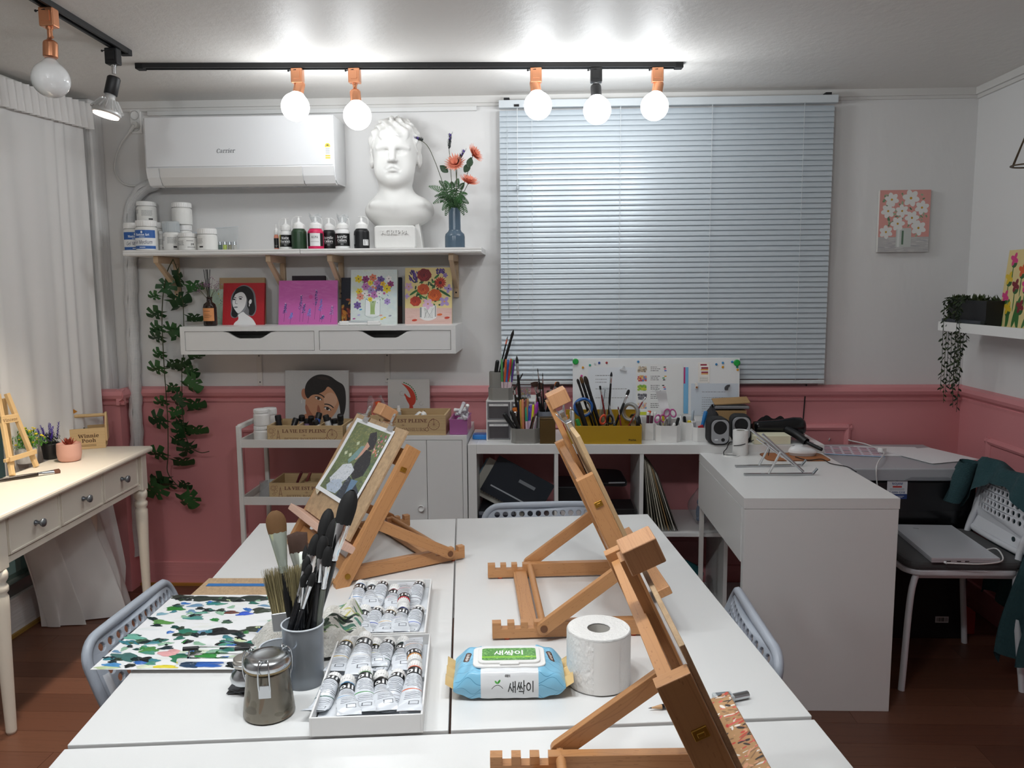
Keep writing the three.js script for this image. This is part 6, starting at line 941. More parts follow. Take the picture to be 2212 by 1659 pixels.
// ================= paint rag =================
{
reseed(95); const c = onY(600, 1385, TT), tex = canvasTex(512, 512, (g, w, h) => { g.fillStyle = '#dcd9d2'; g.fillRect(0, 0, w, h); for (let k = 0; k < 900; k++) { g.globalAlpha = 0.25; g.fillStyle = k % 2 ? '#c9c5bc' : '#efece6'; g.fillRect(rnd() * w, rnd() * h, 6, 3); } g.globalAlpha = 0.85; for (let k = 0; k < 120; k++) leafStroke(g, w * rr(0.25, 0.75), h * rr(0.3, 0.6), rr(20, 80), rr(8, 24), rr(-0.5, 0.5), ['#1d2523', '#2b3330', '#5f7a58', '#8a9a6c', '#3c4a3e'][k % 5]); for (let k = 0; k < 40; k++) leafStroke(g, w * rr(0.72, 0.98), h * rr(0.3, 0.9), rr(20, 70), rr(6, 18), rr(-0.6, 0.6), ['#4f8a78', '#7f9a5c', '#c9c070', '#3f6a5a'][k % 4]); g.fillStyle = '#c23a45'; g.fillRect(90, 300, 26, 14); g.globalAlpha = 1; });
const g = surf((u, v) => { const x = (u - 0.5) * 0.235, z = (v - 0.5) * 0.15, e = Math.min(1, Math.min(u, 1 - u) * 7) * Math.min(1, Math.min(v, 1 - v) * 7); return [x + 0.006 * Math.sin(v * 17), 0.002 + e * (0.034 + 0.012 * Math.sin(u * 9 + v * 4) + 0.008 * Math.sin(v * 19 + u * 5) + 0.006 * Math.sin(u * 31)), z + 0.008 * Math.sin(u * 13)]; }, 60, 44);
solo('paint_rag', 'crumpled white rag smeared with dark green paint', 'rag', g, std({ map: tex, roughness: 0.95, bumpMap: bumpFine, bumpScale: 0.003, side: 2 }), [-0.462, TT + 0.007, -1.52], [0, 0.35, 0]);
}
// ================= trays of oil paint tubes =================
function paintTray(label, pts, h) { // pts: four top corners [px, py], rear left, rear right, front right, front left
const q = pts.map(([x, y]) => onY(x, y, TT + h)); const c = q.reduce((a, b) => a.clone().add(b), V(0, 0, 0)).multiplyScalar(0.25);
const w = (q[0].distanceTo(q[1]) + q[3].distanceTo(q[2])) / 2, d = (q[0].distanceTo(q[3]) + q[1].distanceTo(q[2])) / 2; const ang = Math.atan2(-(q[1].z - q[0].z + q[2].z - q[3].z), q[1].x - q[0].x + q[2].x - q[3].x), ang2 = Math.atan2(q[3].x - q[0].x + q[2].x - q[1].x, q[3].z - q[0].z + q[2].z - q[1].z);
const o = thing('paint_tray', label, 'tray', [c.x, TT, c.z], (ang + ang2) / 2), t = 0.0035, m = std({ color: '#e8e7e6', roughness: 0.5 });
part(o, 'floor', bx(-w / 2, w / 2, 0.0008, 0.003, -d / 2, d / 2), m);
for (const s of [-1, 1]) { part(o, 'wall', bx(s * w / 2 - t / 2, s * w / 2 + t / 2, 0.0008, h, -d / 2 - t / 2, d / 2 + t / 2, 0.0006), m); part(o, 'wall', bx(-w / 2 + t / 2, w / 2 - t / 2, 0.0008, h, s * d / 2 - t / 2, s * d / 2 + t / 2, 0.0006), m); }
part(o, 'inner_tray', merge([bx(-w / 2 + 0.004, w / 2 - 0.004, 0.004, 0.012, -d / 2 + 0.004, d / 2 - 0.004), bx(-w / 2 + 0.004, w / 2 - 0.004, 0.012, 0.02, -0.004, 0.004)]), plain('#dfe2e6', 0.35));
return o;
}
const trayA = paintTray('rear white card tray of oil paint tubes beside the picture easel', [[767, 1254], [927, 1252], [922, 1366], [737, 1369]], 0.032);
const trayB = paintTray('front white card tray of oil paint tubes beside the brush cup', [[735, 1376], [927, 1368], [913, 1543], [668, 1549]], 0.032);
{
reseed(101);
const tubeTex = (c) => canvasTex(256, 512, (g, w, h) => { // v = 0 crimp end, v = 1 cap end (canvas top is v = 1)
g.fillStyle = '#d8dce2'; g.fillRect(0, 0, w, h); g.fillStyle = c; g.fillRect(0, 0, w, 40); g.fillStyle = '#15161a'; g.fillRect(0, 40, w, 92); g.fillStyle = '#f2f2f2'; g.font = 'bold 74px sans-serif'; g.fillText('oil', 20, 112); g.fillText('oil', 148, 112); g.fillStyle = '#4a4d55'; for (let k = 0; k < 9; k++) g.fillRect(30 + (k % 3) * 6, 150 + k * 14, rr(50, 90), 4); for (let k = 0; k < 9; k++) g.fillRect(158 + (k % 3) * 6, 150 + k * 14, rr(50, 90), 4); g.fillStyle = c; g.fillRect(0, 292, w, 9); g.fillStyle = '#55585f'; for (let k = 0; k < 5; k++) { g.fillRect(40, 330 + k * 15, 60, 4); g.fillRect(168, 330 + k * 15, 60, 4); } g.strokeStyle = '#55585f'; g.lineWidth = 3; g.strokeRect(60, 420, 34, 26); g.strokeRect(188, 420, 34, 26);
});
const tubeGeo = (r, L, cr2, tw) => surf((u, v) => { const a = u * 6.28319, t = v; const fl = Math.max(0, 1 - t * 1.25), w = r * (1 + 0.5 * fl), hgt = r * Math.min(1, 0.06 + t * 1.3) * (1 - 0.0 * t); const wr = cr2 * Math.sin(a * 2 + t * 15) * (1 - t) * Math.sin(t * 22); const tipk = t > 0.985 ? 0.45 : t > 0.95 ? 1 - (t - 0.95) * 6 : 1; return [Math.cos(a) * w * tipk + tw * (1 - t) * (1 - t) * 0.02 + wr * 0.6, t * L, Math.sin(a) * hgt * tipk * 0.92 + wr + tw * 0.01 * Math.sin(t * 6)]; }, 20, 26, true);
const geos = [tubeGeo(0.014, 0.088, 0.0022, 0), tubeGeo(0.0132, 0.082, 0.003, 0.6), tubeGeo(0.0136, 0.086, 0.0026, -0.7)], bigGeo = tubeGeo(0.0165, 0.105, 0.003, 0.3);
const capG = merge([lathe([[0.009, -0.003], [0.0125, 0], [0.0125, 0.015], [0.0112, 0.017], [0, 0.017]], 18), ribs(0.0125, 0.014, 18)]), capBig = merge([lathe([[0.01, -0.003], [0.014, 0], [0.014, 0.016], [0.0125, 0.018], [0, 0.018]], 20), ribs(0.014, 0.015, 20)]);
const cm = new Map(); const tm = (c) => { if (!cm.has(c)) cm.set(c, std({ map: tubeTex(c), roughness: 0.26, metalness: 0.05, side: 2 })); return cm.get(c); };
const T = (label, px, py, qx, qy, c, k = 0, dy = 0, bigT = false) => { // cap pixel, crimp pixel
const y = TT + 0.026 + dy, cap = onY(px, py, y), end = onY(qx, qy, y - 0.004), o = thing('paint_tube', label, 'paint tube', end, 0, 'oil paint tubes in the trays'); stick(o, end, cap);
const up = V(0, 0, 1).applyQuaternion(o.quaternion); const ax = cap.clone().sub(end).normalize(), want = V(0, 1, 0).addScaledVector(ax, -ax.y).normalize(); const ang = Math.atan2(up.clone().cross(want).dot(ax), up.dot(want)); o.quaternion.premultiply(new THREE.Quaternion().setFromAxisAngle(ax, ang));
const g = bigT ? bigGeo : geos[k % 3], L0 = bigT ? 0.105 : [0.088, 0.082, 0.086][k % 3], len = end.distanceTo(cap); const b = part(o, 'body', g, tm(c)); b.scale.set(1, Math.max(0.7, (len - 0.012) / L0), 1); part(o, 'cap', bigT ? capBig : capG, M.white, [0, Math.max(0.7, (len - 0.012) / L0) * L0 - 0.003, 0]); return o; };
// rear tray
T('oil tube with bright blue band at the rear corner of the rear tray', 780, 1263, 762, 1318, '#2f7ac0', 0); T('oil tube with slate band in the rear row of the rear tray', 806, 1263, 789, 1312, '#5a6670', 1); T('oil tube with white band in the rear row of the rear tray', 830, 1262, 812, 1312, '#e4e2dc', 2); T('oil tube with pink band in the rear row of the rear tray', 853, 1272, 838, 1314, '#d06a78', 1); T('upturned oil tube with crimson band and paper tab in the rear tray', 871, 1308, 878, 1258, '#b8303c', 0, 0.006); T('oil tube with grey band beside the rear tray wall', 908, 1262, 892, 1316, '#8d8a92', 2);
T('oil tube with brick red band in the front row of the rear tray', 760, 1316, 738, 1368, '#a5533c', 0); T('oil tube with black green band in the front row of the rear tray', 790, 1317, 770, 1366, '#2f3b38', 1); T('oil tube with ultramarine band in the front row of the rear tray', 818, 1320, 800, 1366, '#3048b0', 2); T('oil tube with golden yellow band in the rear tray', 846, 1321, 827, 1366, '#dba522', 0); T('crumpled oil tube with navy band in the rear tray', 873, 1311, 852, 1364, '#28328c', 1); T('oil tube with violet blue band in the front row of the rear tray', 905, 1318, 890, 1364, '#6a7ac8', 2);
// front tray
T('oil tube with yellow ochre band at the rear of the front tray', 752, 1386, 722, 1450, '#e0b428', 0); T('large titanium white oil tube lying across the front tray', 790, 1378, 766, 1458, '#e9e4de', 0, 0.016, true); T('oil tube with lemon band in the front tray', 812, 1390, 800, 1440, '#e2d028', 1); T('oil tube with dark green band in the rear row of the front tray', 842, 1388, 822, 1450, '#33564a', 2); T('oil tube with deep teal band in the front tray', 872, 1386, 855, 1448, '#1f4a48', 1); T('upturned oil tube with brown band at the front tray wall', 896, 1434, 892, 1378, '#c98a4a', 0, 0.008);
T('oil tube with viridian band at the front corner of the front tray', 724, 1465, 694, 1535, '#2f5f50', 2); T('oil tube with sky blue band reaching over the front tray edge', 752, 1470, 738, 1546, '#6aa8d8', 1, 0.010); T('oil tube with permanent green band in the front tray', 790, 1452, 784, 1538, '#2f8a34', 0, 0.008); T('squeezed oil tube with curled end in the front tray', 824, 1460, 820, 1536, '#4a4640', 1, 0.004); T('oil tube with pale grey band in the front tray', 860, 1458, 848, 1536, '#b0aeb4', 2); T('oil tube with orange band at the front of the front tray', 897, 1440, 884, 1536, '#d65a28', 0, 0.010);
}
// ================= wipes, toilet roll, pencil =================
{
reseed(111);
const a = onY(982, 1510, TT), b = onY(1213, 1508, TT), c = V((a.x + b.x) / 2, TT, -1.365);
const o = thing('wipes_pack', 'blue and white pack of wet wipes with green lid', 'wipes', c, 0.06), w = 0.195, d = 0.105, h = 0.048;
const top = (x, z) => { const ex = 1 - Math.pow(Math.abs(x) / (w / 2), 5), ez = 1 - Math.pow(Math.abs(z) / (d / 2), 4); return Math.max(0, Math.min(1, ex)) * Math.max(0, Math.min(1, ez)); };
const tex = canvasTex(1024, 768, (g, W2, H2) => { // wraps front skirt (bottom of canvas) to back
g.fillStyle = '#e6e8ea'; g.fillRect(0, 0, W2, H2); g.fillStyle = '#86c4e2'; g.fillRect(0, 0, 250, H2); g.fillRect(W2 - 250, 0, 250, H2);
g.strokeStyle = '#3d7ea8'; g.lineWidth = 3; for (const x0 of [0, W2 - 250]) for (let k = 0; k < 14; k++) { g.beginPath(); for (let x = 0; x <= 250; x += 10) { const y = k * 58 + 28 * Math.sin(x / 45 + k * 1.9) ; x ? g.lineTo(x0 + x, y) : g.moveTo(x0 + x, y); } g.stroke(); }
for (const [x, r] of [[120, 0.25], [W2 - 120, -0.25]]) { g.save(); g.translate(x, 330); g.rotate(-Math.PI / 2 + r); g.fillStyle = '#4a2c22'; g.beginPath(); g.roundRect(-60, -28, 120, 56, 18); g.fill(); hangul(g, -46, -16, 30, '#f2efe8', 4); g.restore(); }
g.fillStyle = '#3d4a44'; g.fillRect(300, 120, 50, 4);
hangul(g, 500, 640, 78, '#1d1d1f', 9); hangul(g, 470, 600, 16, '#444', 3); g.strokeStyle = '#222'; g.lineWidth = 4; g.beginPath(); g.moveTo(350, 690); g.quadraticCurveTo(400, 640, 450, 690); g.stroke(); g.fillStyle = '#3f9a3a'; leafStroke(g, 402, 655, 34, 16, -0.7, '#3f9a3a'); leafStroke(g, 402, 655, 30, 14, -2.5, '#58b04c');
});
function hangul(g, x, y, s, col, lw) { // three plain stroke syllables
g.strokeStyle = col; g.lineWidth = lw; g.lineCap = 'round'; const L = (...p) => { g.beginPath(); g.moveTo(x + p[0] * s, y + p[1] * s); for (let k = 2; k < p.length; k += 2) g.lineTo(x + p[k] * s, y + p[k + 1] * s); g.stroke(); };
L(0.0, 0.9, 0.25, 0.2); L(0.2, 0.45, 0.42, 0.85); L(0.55, 0.1, 0.55, 1.0); L(0.8, 0.05, 0.8, 1.05); L(0.55, 0.5, 0.8, 0.5);
L(1.05, 0.75, 1.25, 0.15); L(1.2, 0.4, 1.35, 0.7); L(1.35, 0.75, 1.5, 0.15); L(1.45, 0.4, 1.62, 0.7); L(1.8, 0.0, 1.8, 0.9); L(1.8, 0.4, 1.95, 0.4); L(1.25, 0.95, 1.75, 0.95, 1.75, 1.15);
g.beginPath(); g.ellipse(x + 2.35 * s, y + 0.5 * s, 0.22 * s, 0.32 * s, 0, 0, 7); g.stroke(); L(2.85, 0.05, 2.85, 1.0);
}
const g = surf((u, v) => { const x = (u - 0.5) * w; let z = (v - 0.5) * (d + 2 * h) ; let y, zz; const hw = d / 2; if (z > hw) { y = h - (z - hw); zz = hw + 0.006 * Math.sin((z - hw) / h * Math.PI); } else if (z < -hw) { y = h - (-hw - z); zz = -hw - 0.006 * Math.sin((-hw - z) / h * Math.PI); } else { y = h; zz = z; }
const e = 1 - Math.pow(Math.abs(u - 0.5) * 2, 6), cr2 = 0.0016 * Math.sin(u * 40 + v * 11) * (Math.abs(u - 0.5) > 0.25 ? 1 : 0.2); y = Math.max(0.001, (y - h * 0.45) * (0.25 + 0.75 * e) + h * 0.45 + cr2 + 0.004 * e); zz *= 0.9 + 0.1 * e; return [x, Math.max(0.001, y), zz]; }, 60, 48);
{ const uv = g.attributes.uv; for (let i = 0; i < uv.count; i++) uv.setY(i, 1 - uv.getY(i)); }
part(o, 'wrapper', g, std({ map: tex, roughness: 0.3, side: 2 }));
for (const s of [-1, 1]) part(o, 'seal', surf((u, v) => [s * (w / 2 - 0.004 + v * 0.018), 0.022 + 0.004 * Math.sin(u * 17) + 0.012 * v, (u - 0.5) * d * 0.92 + 0.003 * Math.sin(u * 21)], 20, 3), std({ color: '#d9b77e', roughness: 0.5, side: 2 }), null, null, 'tan crimped end');
const lidS = shape(rrect(-0.064, -0.0385, 0.064, 0.0385, 0.013, 6)); part(o, 'lid_frame', ext(lidS, 0.004, 0.0015).rotateX(-Math.PI / 2), M.white, [0.0, h + 0.0035, 0]);
const lid = part(o, 'lid', ext(shape(rrect(-0.055, -0.031, 0.055, 0.031, 0.011, 6)), 0.0035, 0.001).rotateX(-Math.PI / 2), M.white, [0, h + 0.0075, 0]);
part(lid, 'lid_print', ext(shape(rrect(0, 0, 1, 1, 0.09, 5)), 0.0004).scale(0.096, 0.046, 1).rotateX(-Math.PI / 2), std({ map: canvasTex(512, 256, (g2, W2, H2) => { g2.fillStyle = '#5f9a4a'; g2.fillRect(0, 0, W2, H2); for (let k = 0; k < 420; k++) { g2.globalAlpha = 0.7; leafStroke(g2, rnd() * W2, rnd() * H2, rr(14, 30), rr(8, 16), rnd() * 6, ['#7cb860', '#4c8a3c', '#93c878', '#3f7a34'][k % 4]); } g2.globalAlpha = 0.9; g2.fillStyle = '#8fce3a'; g2.fillRect(0, 176, W2, 34); g2.globalAlpha = 1; hangul(g2, 120, 50, 92, '#fbfbfb', 13); g2.fillStyle = '#d8e84a'; g2.font = 'bold 24px sans-serif'; g2.fillText('100', 410, 202); }), roughness: 0.25 }), [-0.048, 0.0036, 0.023]);
part(lid, 'catch', box(0.034, 0.003, 0.006, 0.001), M.white, [0.0, 0.002, 0.033]);
}
{
const c = onY(1294, 1470, TT), o = thing('toilet_roll', 'standing white toilet paper roll beside the wipes pack', 'toilet roll', [0.096, TT, -1.385]), h = 0.102, r = 0.0575;
const pm = std({ color: '#e9e7e4', roughness: 0.95, bumpMap: bumpFine, bumpScale: 0.0016 });
part(o, 'paper', lathe([[0.02, 0.001], [r - 0.001, 0.001], [r, 0.003], [r, h - 0.003], [r - 0.002, h], [0.0205, h - 0.001], [0.02, h - 0.002]], 56), pm);
part(o, 'core', new THREE.CylinderGeometry(0.0203, 0.0203, h - 0.006, 32, 1, true).translate(0, h / 2, 0), std({ color: '#c6c2bb', roughness: 0.9, side: 2 }));
part(o, 'loose_sheet', new THREE.CylinderGeometry(r + 0.0014, r + 0.0014, h - 0.006, 20, 1, true, -0.2, 0.8).translate(0, h / 2, 0), std({ color: '#e9e7e4', roughness: 0.95, side: 2 }));
}
{
const G = (px, py, y) => onY(px, py, TT + y);
const a = G(1520, 1515, 0.006), b = G(1400, 1530, 0.005); const p = thing('pencil', 'short black pencil lying under the near easel', 'pencil', a); stick(p, a, b); const L = a.distanceTo(b);
part(p, 'barrel', new THREE.CylinderGeometry(0.0042, 0.0042, L - 0.024, 6).translate(0, (L - 0.024) / 2, 0), M.blackGloss); part(p, 'sharpened_wood', cyl(0.0042, 0.0012, 0.018, 12), plain('#c99f74', 0.6), [0, L - 0.024, 0]); part(p, 'lead', cyl(0.0012, 0.0002, 0.006, 8), plain('#2c2c2e', 0.5), [0, L - 0.006, 0]);
const e0 = G(1615, 1500, 0.007), e1 = G(1530, 1518, 0.007), ex = thing('pencil_extender', 'silver pencil extender tube behind the near easel', 'pencil holder', e0); stick(ex, e0, e1); part(ex, 'tube', cyl(0.0065, 0.0065, e0.distanceTo(e1) * 0.75, 20), M.steel); part(ex, 'collar', cyl(0.0065, 0.0045, e0.distanceTo(e1) * 0.25, 20), M.chrome, [0, e0.distanceTo(e1) * 0.75, 0]);
const s0 = G(1562, 1522, 0.0); const er = thing('sharpener_box', 'small clear plastic block beside the pencil extender', 'sharpener', [s0.x, TT, s0.z], 0.2); part(er, 'case', box(0.034, 0.018, 0.02, 0.002), M.frosted, [0, 0.0095, 0]); part(er, 'blade', box(0.024, 0.001, 0.012), M.steel, [0, 0.019, 0]);
}
// ================= small builders =================
function pen(name, label, cat, a, b, r, col, opt = {}) { const L = a.distanceTo(b), o = thing(name, label, cat, a, 0, opt.group); stick(o, a, b); const cl = opt.cap || 0.3;
part(o, 'barrel', cyl(r * 0.9, r, L * (1 - cl), 10), plain(col, 0.3)); part(o, 'cap', lathe([[r * 1.1, 0], [r * 1.1, L * cl * 0.85], [r * 0.7, L * cl], [0, L * cl]], 12), plain(opt.capCol || col, 0.3), [0, L * (1 - cl), 0]); return o; }
function hexCup(name, label, c, w, d, h, mat, opt = {}) { // open chamfered cup, front towards +z; opt.slope lowers the front rim
const ch = Math.min(w, d) * 0.26, t = 0.003, P = [[-w / 2, -d / 2], [w / 2, -d / 2], [w / 2, d / 2 - ch], [w / 2 - ch, d / 2], [-w / 2 + ch, d / 2], [-w / 2, d / 2 - ch]];
const o = thing(name, label, 'pen holder', c, opt.turn || 0, opt.group), hb = opt.back || h, hy = (z) => h + (hb - h) * Math.max(0, Math.min(1, (d / 2 - ch - z) / (d - ch)));
const g = []; for (let k = 0; k < 6; k++) { const [x0, z0] = P[k], [x1, z1] = P[(k + 1) % 6]; const nx = (z1 - z0), nz = -(x1 - x0), l = Math.hypot(nx, nz), ix = -nx / l * t, iz = -nz / l * t; const sgn = (ix * -x0 + iz * -z0) > 0 ? 1 : -1;
const q = [[x0, 0, z0], [x1, 0, z1], [x1, hy(z1), z1], [x0, hy(z0), z0]], w2 = q.map(([x, y, z]) => [x * (1 - 2 * t / w), y, z * (1 - 2 * t / d)]); const pos = []; const F4 = (a, b, c2, d2) => pos.push(...a, ...b, ...c2, ...a, ...c2, ...d2); F4(q[0], q[1], q[2], q[3]); F4(w2[1], w2[0], w2[3], w2[2]); F4(q[3], q[2], w2[2], w2[3]); const bg = new THREE.BufferGeometry(); bg.setAttribute('position', new THREE.Float32BufferAttribute(pos, 3)); bg.computeVertexNormals(); g.push(bg); }
part(o, 'wall', merge(g), mat); part(o, 'base', ext(shape(P.map(([x, z]) => [x * 0.985, -z * 0.985])), 0.003).rotateX(-Math.PI / 2), mat); return o; }
function vieBox(label, c, w, h, d, turn = 0) { // wooden compartment box with printed front
const o = thing('wooden_crate', label, 'wooden box', c, turn, 'printed wooden compartment boxes'), t = 0.008;
const tex = canvasTex(1024, 256, (g, W2, H2) => { g.fillStyle = '#c6aa80'; g.fillRect(0, 0, W2, H2); reseed(17); for (let k = 0; k < 60; k++) { g.globalAlpha = 0.12; g.strokeStyle = '#8f6f45'; g.lineWidth = rr(1, 4); const y = rnd() * H2; g.beginPath(); g.moveTo(0, y); g.bezierCurveTo(300, y + rr(-12, 12), 700, y + rr(-12, 12), W2, y + rr(-8, 8)); g.stroke(); } g.globalAlpha = 1; g.fillStyle = '#5c2a22'; g.textAlign = 'center'; g.font = 'bold 62px serif'; g.fillText('LA VIE EST PLEINE', 500, 92); g.font = '30px serif'; g.fillText('- de -', 500, 138); g.fillStyle = '#7a5a40'; g.font = '60px serif'; g.fillText('PETITS BONHEURS', 500, 204);
g.strokeStyle = '#6b3a2c'; g.lineWidth = 5; g.beginPath(); g.arc(880, 120, 66, 0, 7); g.stroke(); for (let k = 0; k < 12; k++) { g.lineWidth = 1.5; g.beginPath(); g.moveTo(880, 120); g.lineTo(880 + 64 * Math.cos(k * 0.5236), 120 + 64 * Math.sin(k * 0.5236)); g.stroke(); } g.lineWidth = 5; g.beginPath(); g.arc(792, 182, 22, 0, 7); g.stroke(); g.beginPath(); g.moveTo(800, 165); g.quadraticCurveTo(820, 50, 880, 42); g.lineTo(880, 120); g.stroke();
g.beginPath(); g.moveTo(120, 220); g.lineTo(148, 60); g.lineTo(176, 220); g.stroke(); g.fillRect(128, 150, 40, 6); g.lineWidth = 3; for (const [x, y, r] of [[50, 70, 34], [86, 110, 20], [50, 70, 20], [96, 54, 16], [60, 150, 16]]) { g.beginPath(); g.arc(x, y, r, 0, 7); g.stroke(); } });
part(o, 'front', bx(-w / 2, w / 2, 0, h, d / 2 - t, d / 2), M.pineBox); part(o, 'printed_front', new THREE.PlaneGeometry(w, h), std({ map: tex, roughness: 0.65 }), [0, h / 2, d / 2 + 0.0005]);
part(o, 'back', grain(bx(-w / 2, w / 2, 0, h, -d / 2, -d / 2 + t), 'x'), M.pineBox); for (const s of [-1, 1]) part(o, 'side', grain(bx(s * w / 2 - (s > 0 ? t : 0), s * w / 2 + (s < 0 ? t : 0), 0, h, -d / 2 + t, d / 2 - t), 'z'), M.pineBox);
part(o, 'floor', bx(-w / 2 + t, w / 2 - t, 0, 0.005, -d / 2 + t, d / 2 - t), M.pineBox); for (const x of [-w * 0.13, w * 0.16]) part(o, 'divider', grain(bx(x - 0.003, x + 0.003, 0.005, h * 0.94, -d / 2 + t, d / 2 - t), 'z'), M.pineBox); part(o, 'divider', grain(bx(-w * 0.13 + 0.003, w * 0.16 - 0.003, 0.005, h * 0.8, -0.003, 0.003), 'x'), M.pineBox); return o; }
// ================= trolley load =================
{
const ty = RY[0] + 0.004; const J = (label, px, wpx, yt, yb, z, y0) => jar(label, px, wpx, yt, yb, z, null, y0, { group: 'white jars on the trolley', lid: 0.016, body: std({ color: '#e3e1de', roughness: 0.6 }) });
J('lower white screw jar on the trolley, under its twin', 567, 36, 912, 950, -3.36, ty); J('upper white screw jar stacked on the trolley', 566, 35, 880, 916, -3.36, ty + 0.0755); J('white screw jar standing behind the stacked jars on the trolley', 583, 32, 873, 912, -3.44, ty + 0.03);
scene.children[scene.children.length - 1].position.y = ty; scene.children[scene.children.length - 1].scale.y = 1.75;
const a = onZ(578, 950, -3.31), b = onZ(741, 950, -3.31);
vieBox('printed wooden box full of black capped tubes on the trolley', [(a.x + b.x) / 2, ty, -3.405], b.x - a.x, 0.082, 0.19);
const bc = V((a.x + b.x) / 2, ty, -3.405), G = 'paint tubes in the trolley box'; reseed(121);
const items = [[600, 897, '#1c1d22', 'black flat pouch'], [652, 898, '#c9c6cf', 'pale tube with black cap'], [664, 905, '#9a86a8', 'mauve tube with black cap'], [690, 892, '#3f62b8', 'blue tube with black cap'], [703, 897, '#d5d6d8', 'white tube with black cap lying highest'], [708, 903, '#26262a', 'black tube with matching cap'], [722, 905, '#e0dedb', 'cream tube with black cap'], [735, 896, '#2c2d30', 'dark tube with silver triangle'], [680, 908, '#efedea', 'ivory tube with black cap'], [672, 900, '#2a2530', 'plum tube with black cap'], [640, 904, '#1d1c20', 'soot black tube']];
items.forEach(([px, py, c, l], k) => { const tip = onZ(px, py, -3.40 + rr(-0.05, 0.05)), base = V(tip.x + rr(-0.03, 0.03), ty + 0.012, tip.z + rr(-0.03, 0.04)); const o = thing('paint_tube', l + ' in the trolley box', 'paint tube', base, 0, G); stick(o, base, tip); const L = base.distanceTo(tip); part(o, 'body', cyl(0.0135, 0.012, L * 0.78, 14), plain(c, 0.3)); part(o, 'cap', lathe([[0.0135, 0], [0.0135, L * 0.2], [0.012, L * 0.24], [0, L * 0.24]], 16), M.black, [0, L * 0.77, 0]); });
// portrait canvas behind
const p0 = onZ(617, 805, -3.62), p1 = onZ(754, 805, -3.62);
reseed(123);
artCanvas('grey canvas portrait of a dark haired young man behind the trolley box', [(p0.x + p1.x) / 2, ty, -3.585], p1.x - p0.x, p0.y - ty + 0.012, 0.018, 0.1, 0, artMat(640, 640, (g, w, h) => {
g.fillStyle = '#c9c8c7'; g.fillRect(0, 0, w, h); const Q = (c, pts) => { g.fillStyle = c; g.beginPath(); const n = pts.length; g.moveTo((pts[0][0] + pts[n - 1][0]) / 2, (pts[0][1] + pts[n - 1][1]) / 2); for (let k = 0; k < n; k++) { const a2 = pts[k], b2 = pts[(k + 1) % n]; g.quadraticCurveTo(a2[0], a2[1], (a2[0] + b2[0]) / 2, (a2[1] + b2[1]) / 2); } g.fill(); };
Q('#c98a68', [[150, 470], [250, 420], [330, 560], [300, 640], [80, 640], [90, 560]]); Q('#dadada', [[40, 640], [60, 540], [150, 480], [110, 560], [120, 640]]); Q('#c08063', [[170, 180], [215, 190], [220, 290], [190, 300], [160, 250]]);
Q('#d49b78', [[205, 260], [320, 150], [480, 150], [560, 280], [520, 420], [430, 520], [330, 560], [240, 500], [200, 380]]); Q('#e2b394', [[380, 260], [470, 210], [540, 300], [480, 400], [400, 380]]); Q('#b87457', [[210, 330], [250, 420], [330, 520], [300, 560], [230, 490], [195, 380]]); Q('#a8644a', [[330, 330], [360, 420], [340, 440], [315, 420]]);
Q('#1d1614', [[190, 220], [215, 110], [320, 35], [450, 50], [520, 110], [600, 150], [615, 300], [600, 430], [560, 500], [545, 330], [500, 220], [430, 150], [400, 210], [330, 240], [260, 250], [225, 300]]); Q('#33241f', [[300, 70], [400, 60], [470, 100], [380, 100]]);
for (const [x, y, a2] of [[335, 285, 0.45], [425, 390, 0.45]]) { g.save(); g.translate(x, y); g.rotate(a2); g.fillStyle = '#f3efe8'; g.beginPath(); g.ellipse(0, 0, 34, 15, 0, 0, 7); g.fill(); g.fillStyle = '#2a1a14'; g.beginPath(); g.arc(0, 0, 15, 0, 7); g.fill(); g.strokeStyle = '#1b1210'; g.lineWidth = 7; g.beginPath(); g.moveTo(-40, 2); g.quadraticCurveTo(0, -28, 40, 2); g.stroke(); g.lineWidth = 11; g.beginPath(); g.moveTo(-48, -28); g.quadraticCurveTo(0, -56, 50, -34); g.stroke(); g.restore(); }
Q('#8f4a3c', [[270, 470], [320, 450], [350, 490], [300, 500]]); g.fillStyle = '#e8e6e2'; g.fillRect(160, 300, 8, 34); }), plain('#cfcdca', 0.8), 'unfinished canvases behind the boxes');
// lower tray
const y2 = RY[1] + 0.004, a2 = onZ(583, 1083, -3.31); vieBox('printed wooden box with brushes on the lower trolley tray', [a2.x + 0.165, y2, -3.405], 0.33, 0.082, 0.19);
const bj = onZ(577, 1083, -3.34), cj = thing('glass_jar', 'empty clear glass jar on the lower trolley tray', 'jar', [bj.x, y2, -3.345]); part(cj, 'glass', lathe([[0, 0.002], [0.03, 0.002], [0.032, 0.008], [0.032, 0.06], [0.029, 0.068], [0.031, 0.07], [0.03, 0.08], [0.028, 0.08], [0.0285, 0.07], [0.0265, 0.066], [0.03, 0.058], [0.03, 0.008], [0, 0.005]], 28), M.clear);
for (const [dx, c, l] of [[-0.1, '#6b2f36', 'wine red palette knife'], [-0.06, '#8a4a48', 'rose handled scraper'], [0.07, '#3c2024', 'dark wooden modelling tool']]) { const b0 = V(a2.x + 0.165 + dx, y2 + 0.01, -3.42), b1 = b0.clone().add(V(0.05, 0.1, 0.02)); pen('tool_handle', l + ' in the lower trolley box', 'tool', b0, b1, 0.006, c, { group: 'tools in the lower trolley box' }); }
}
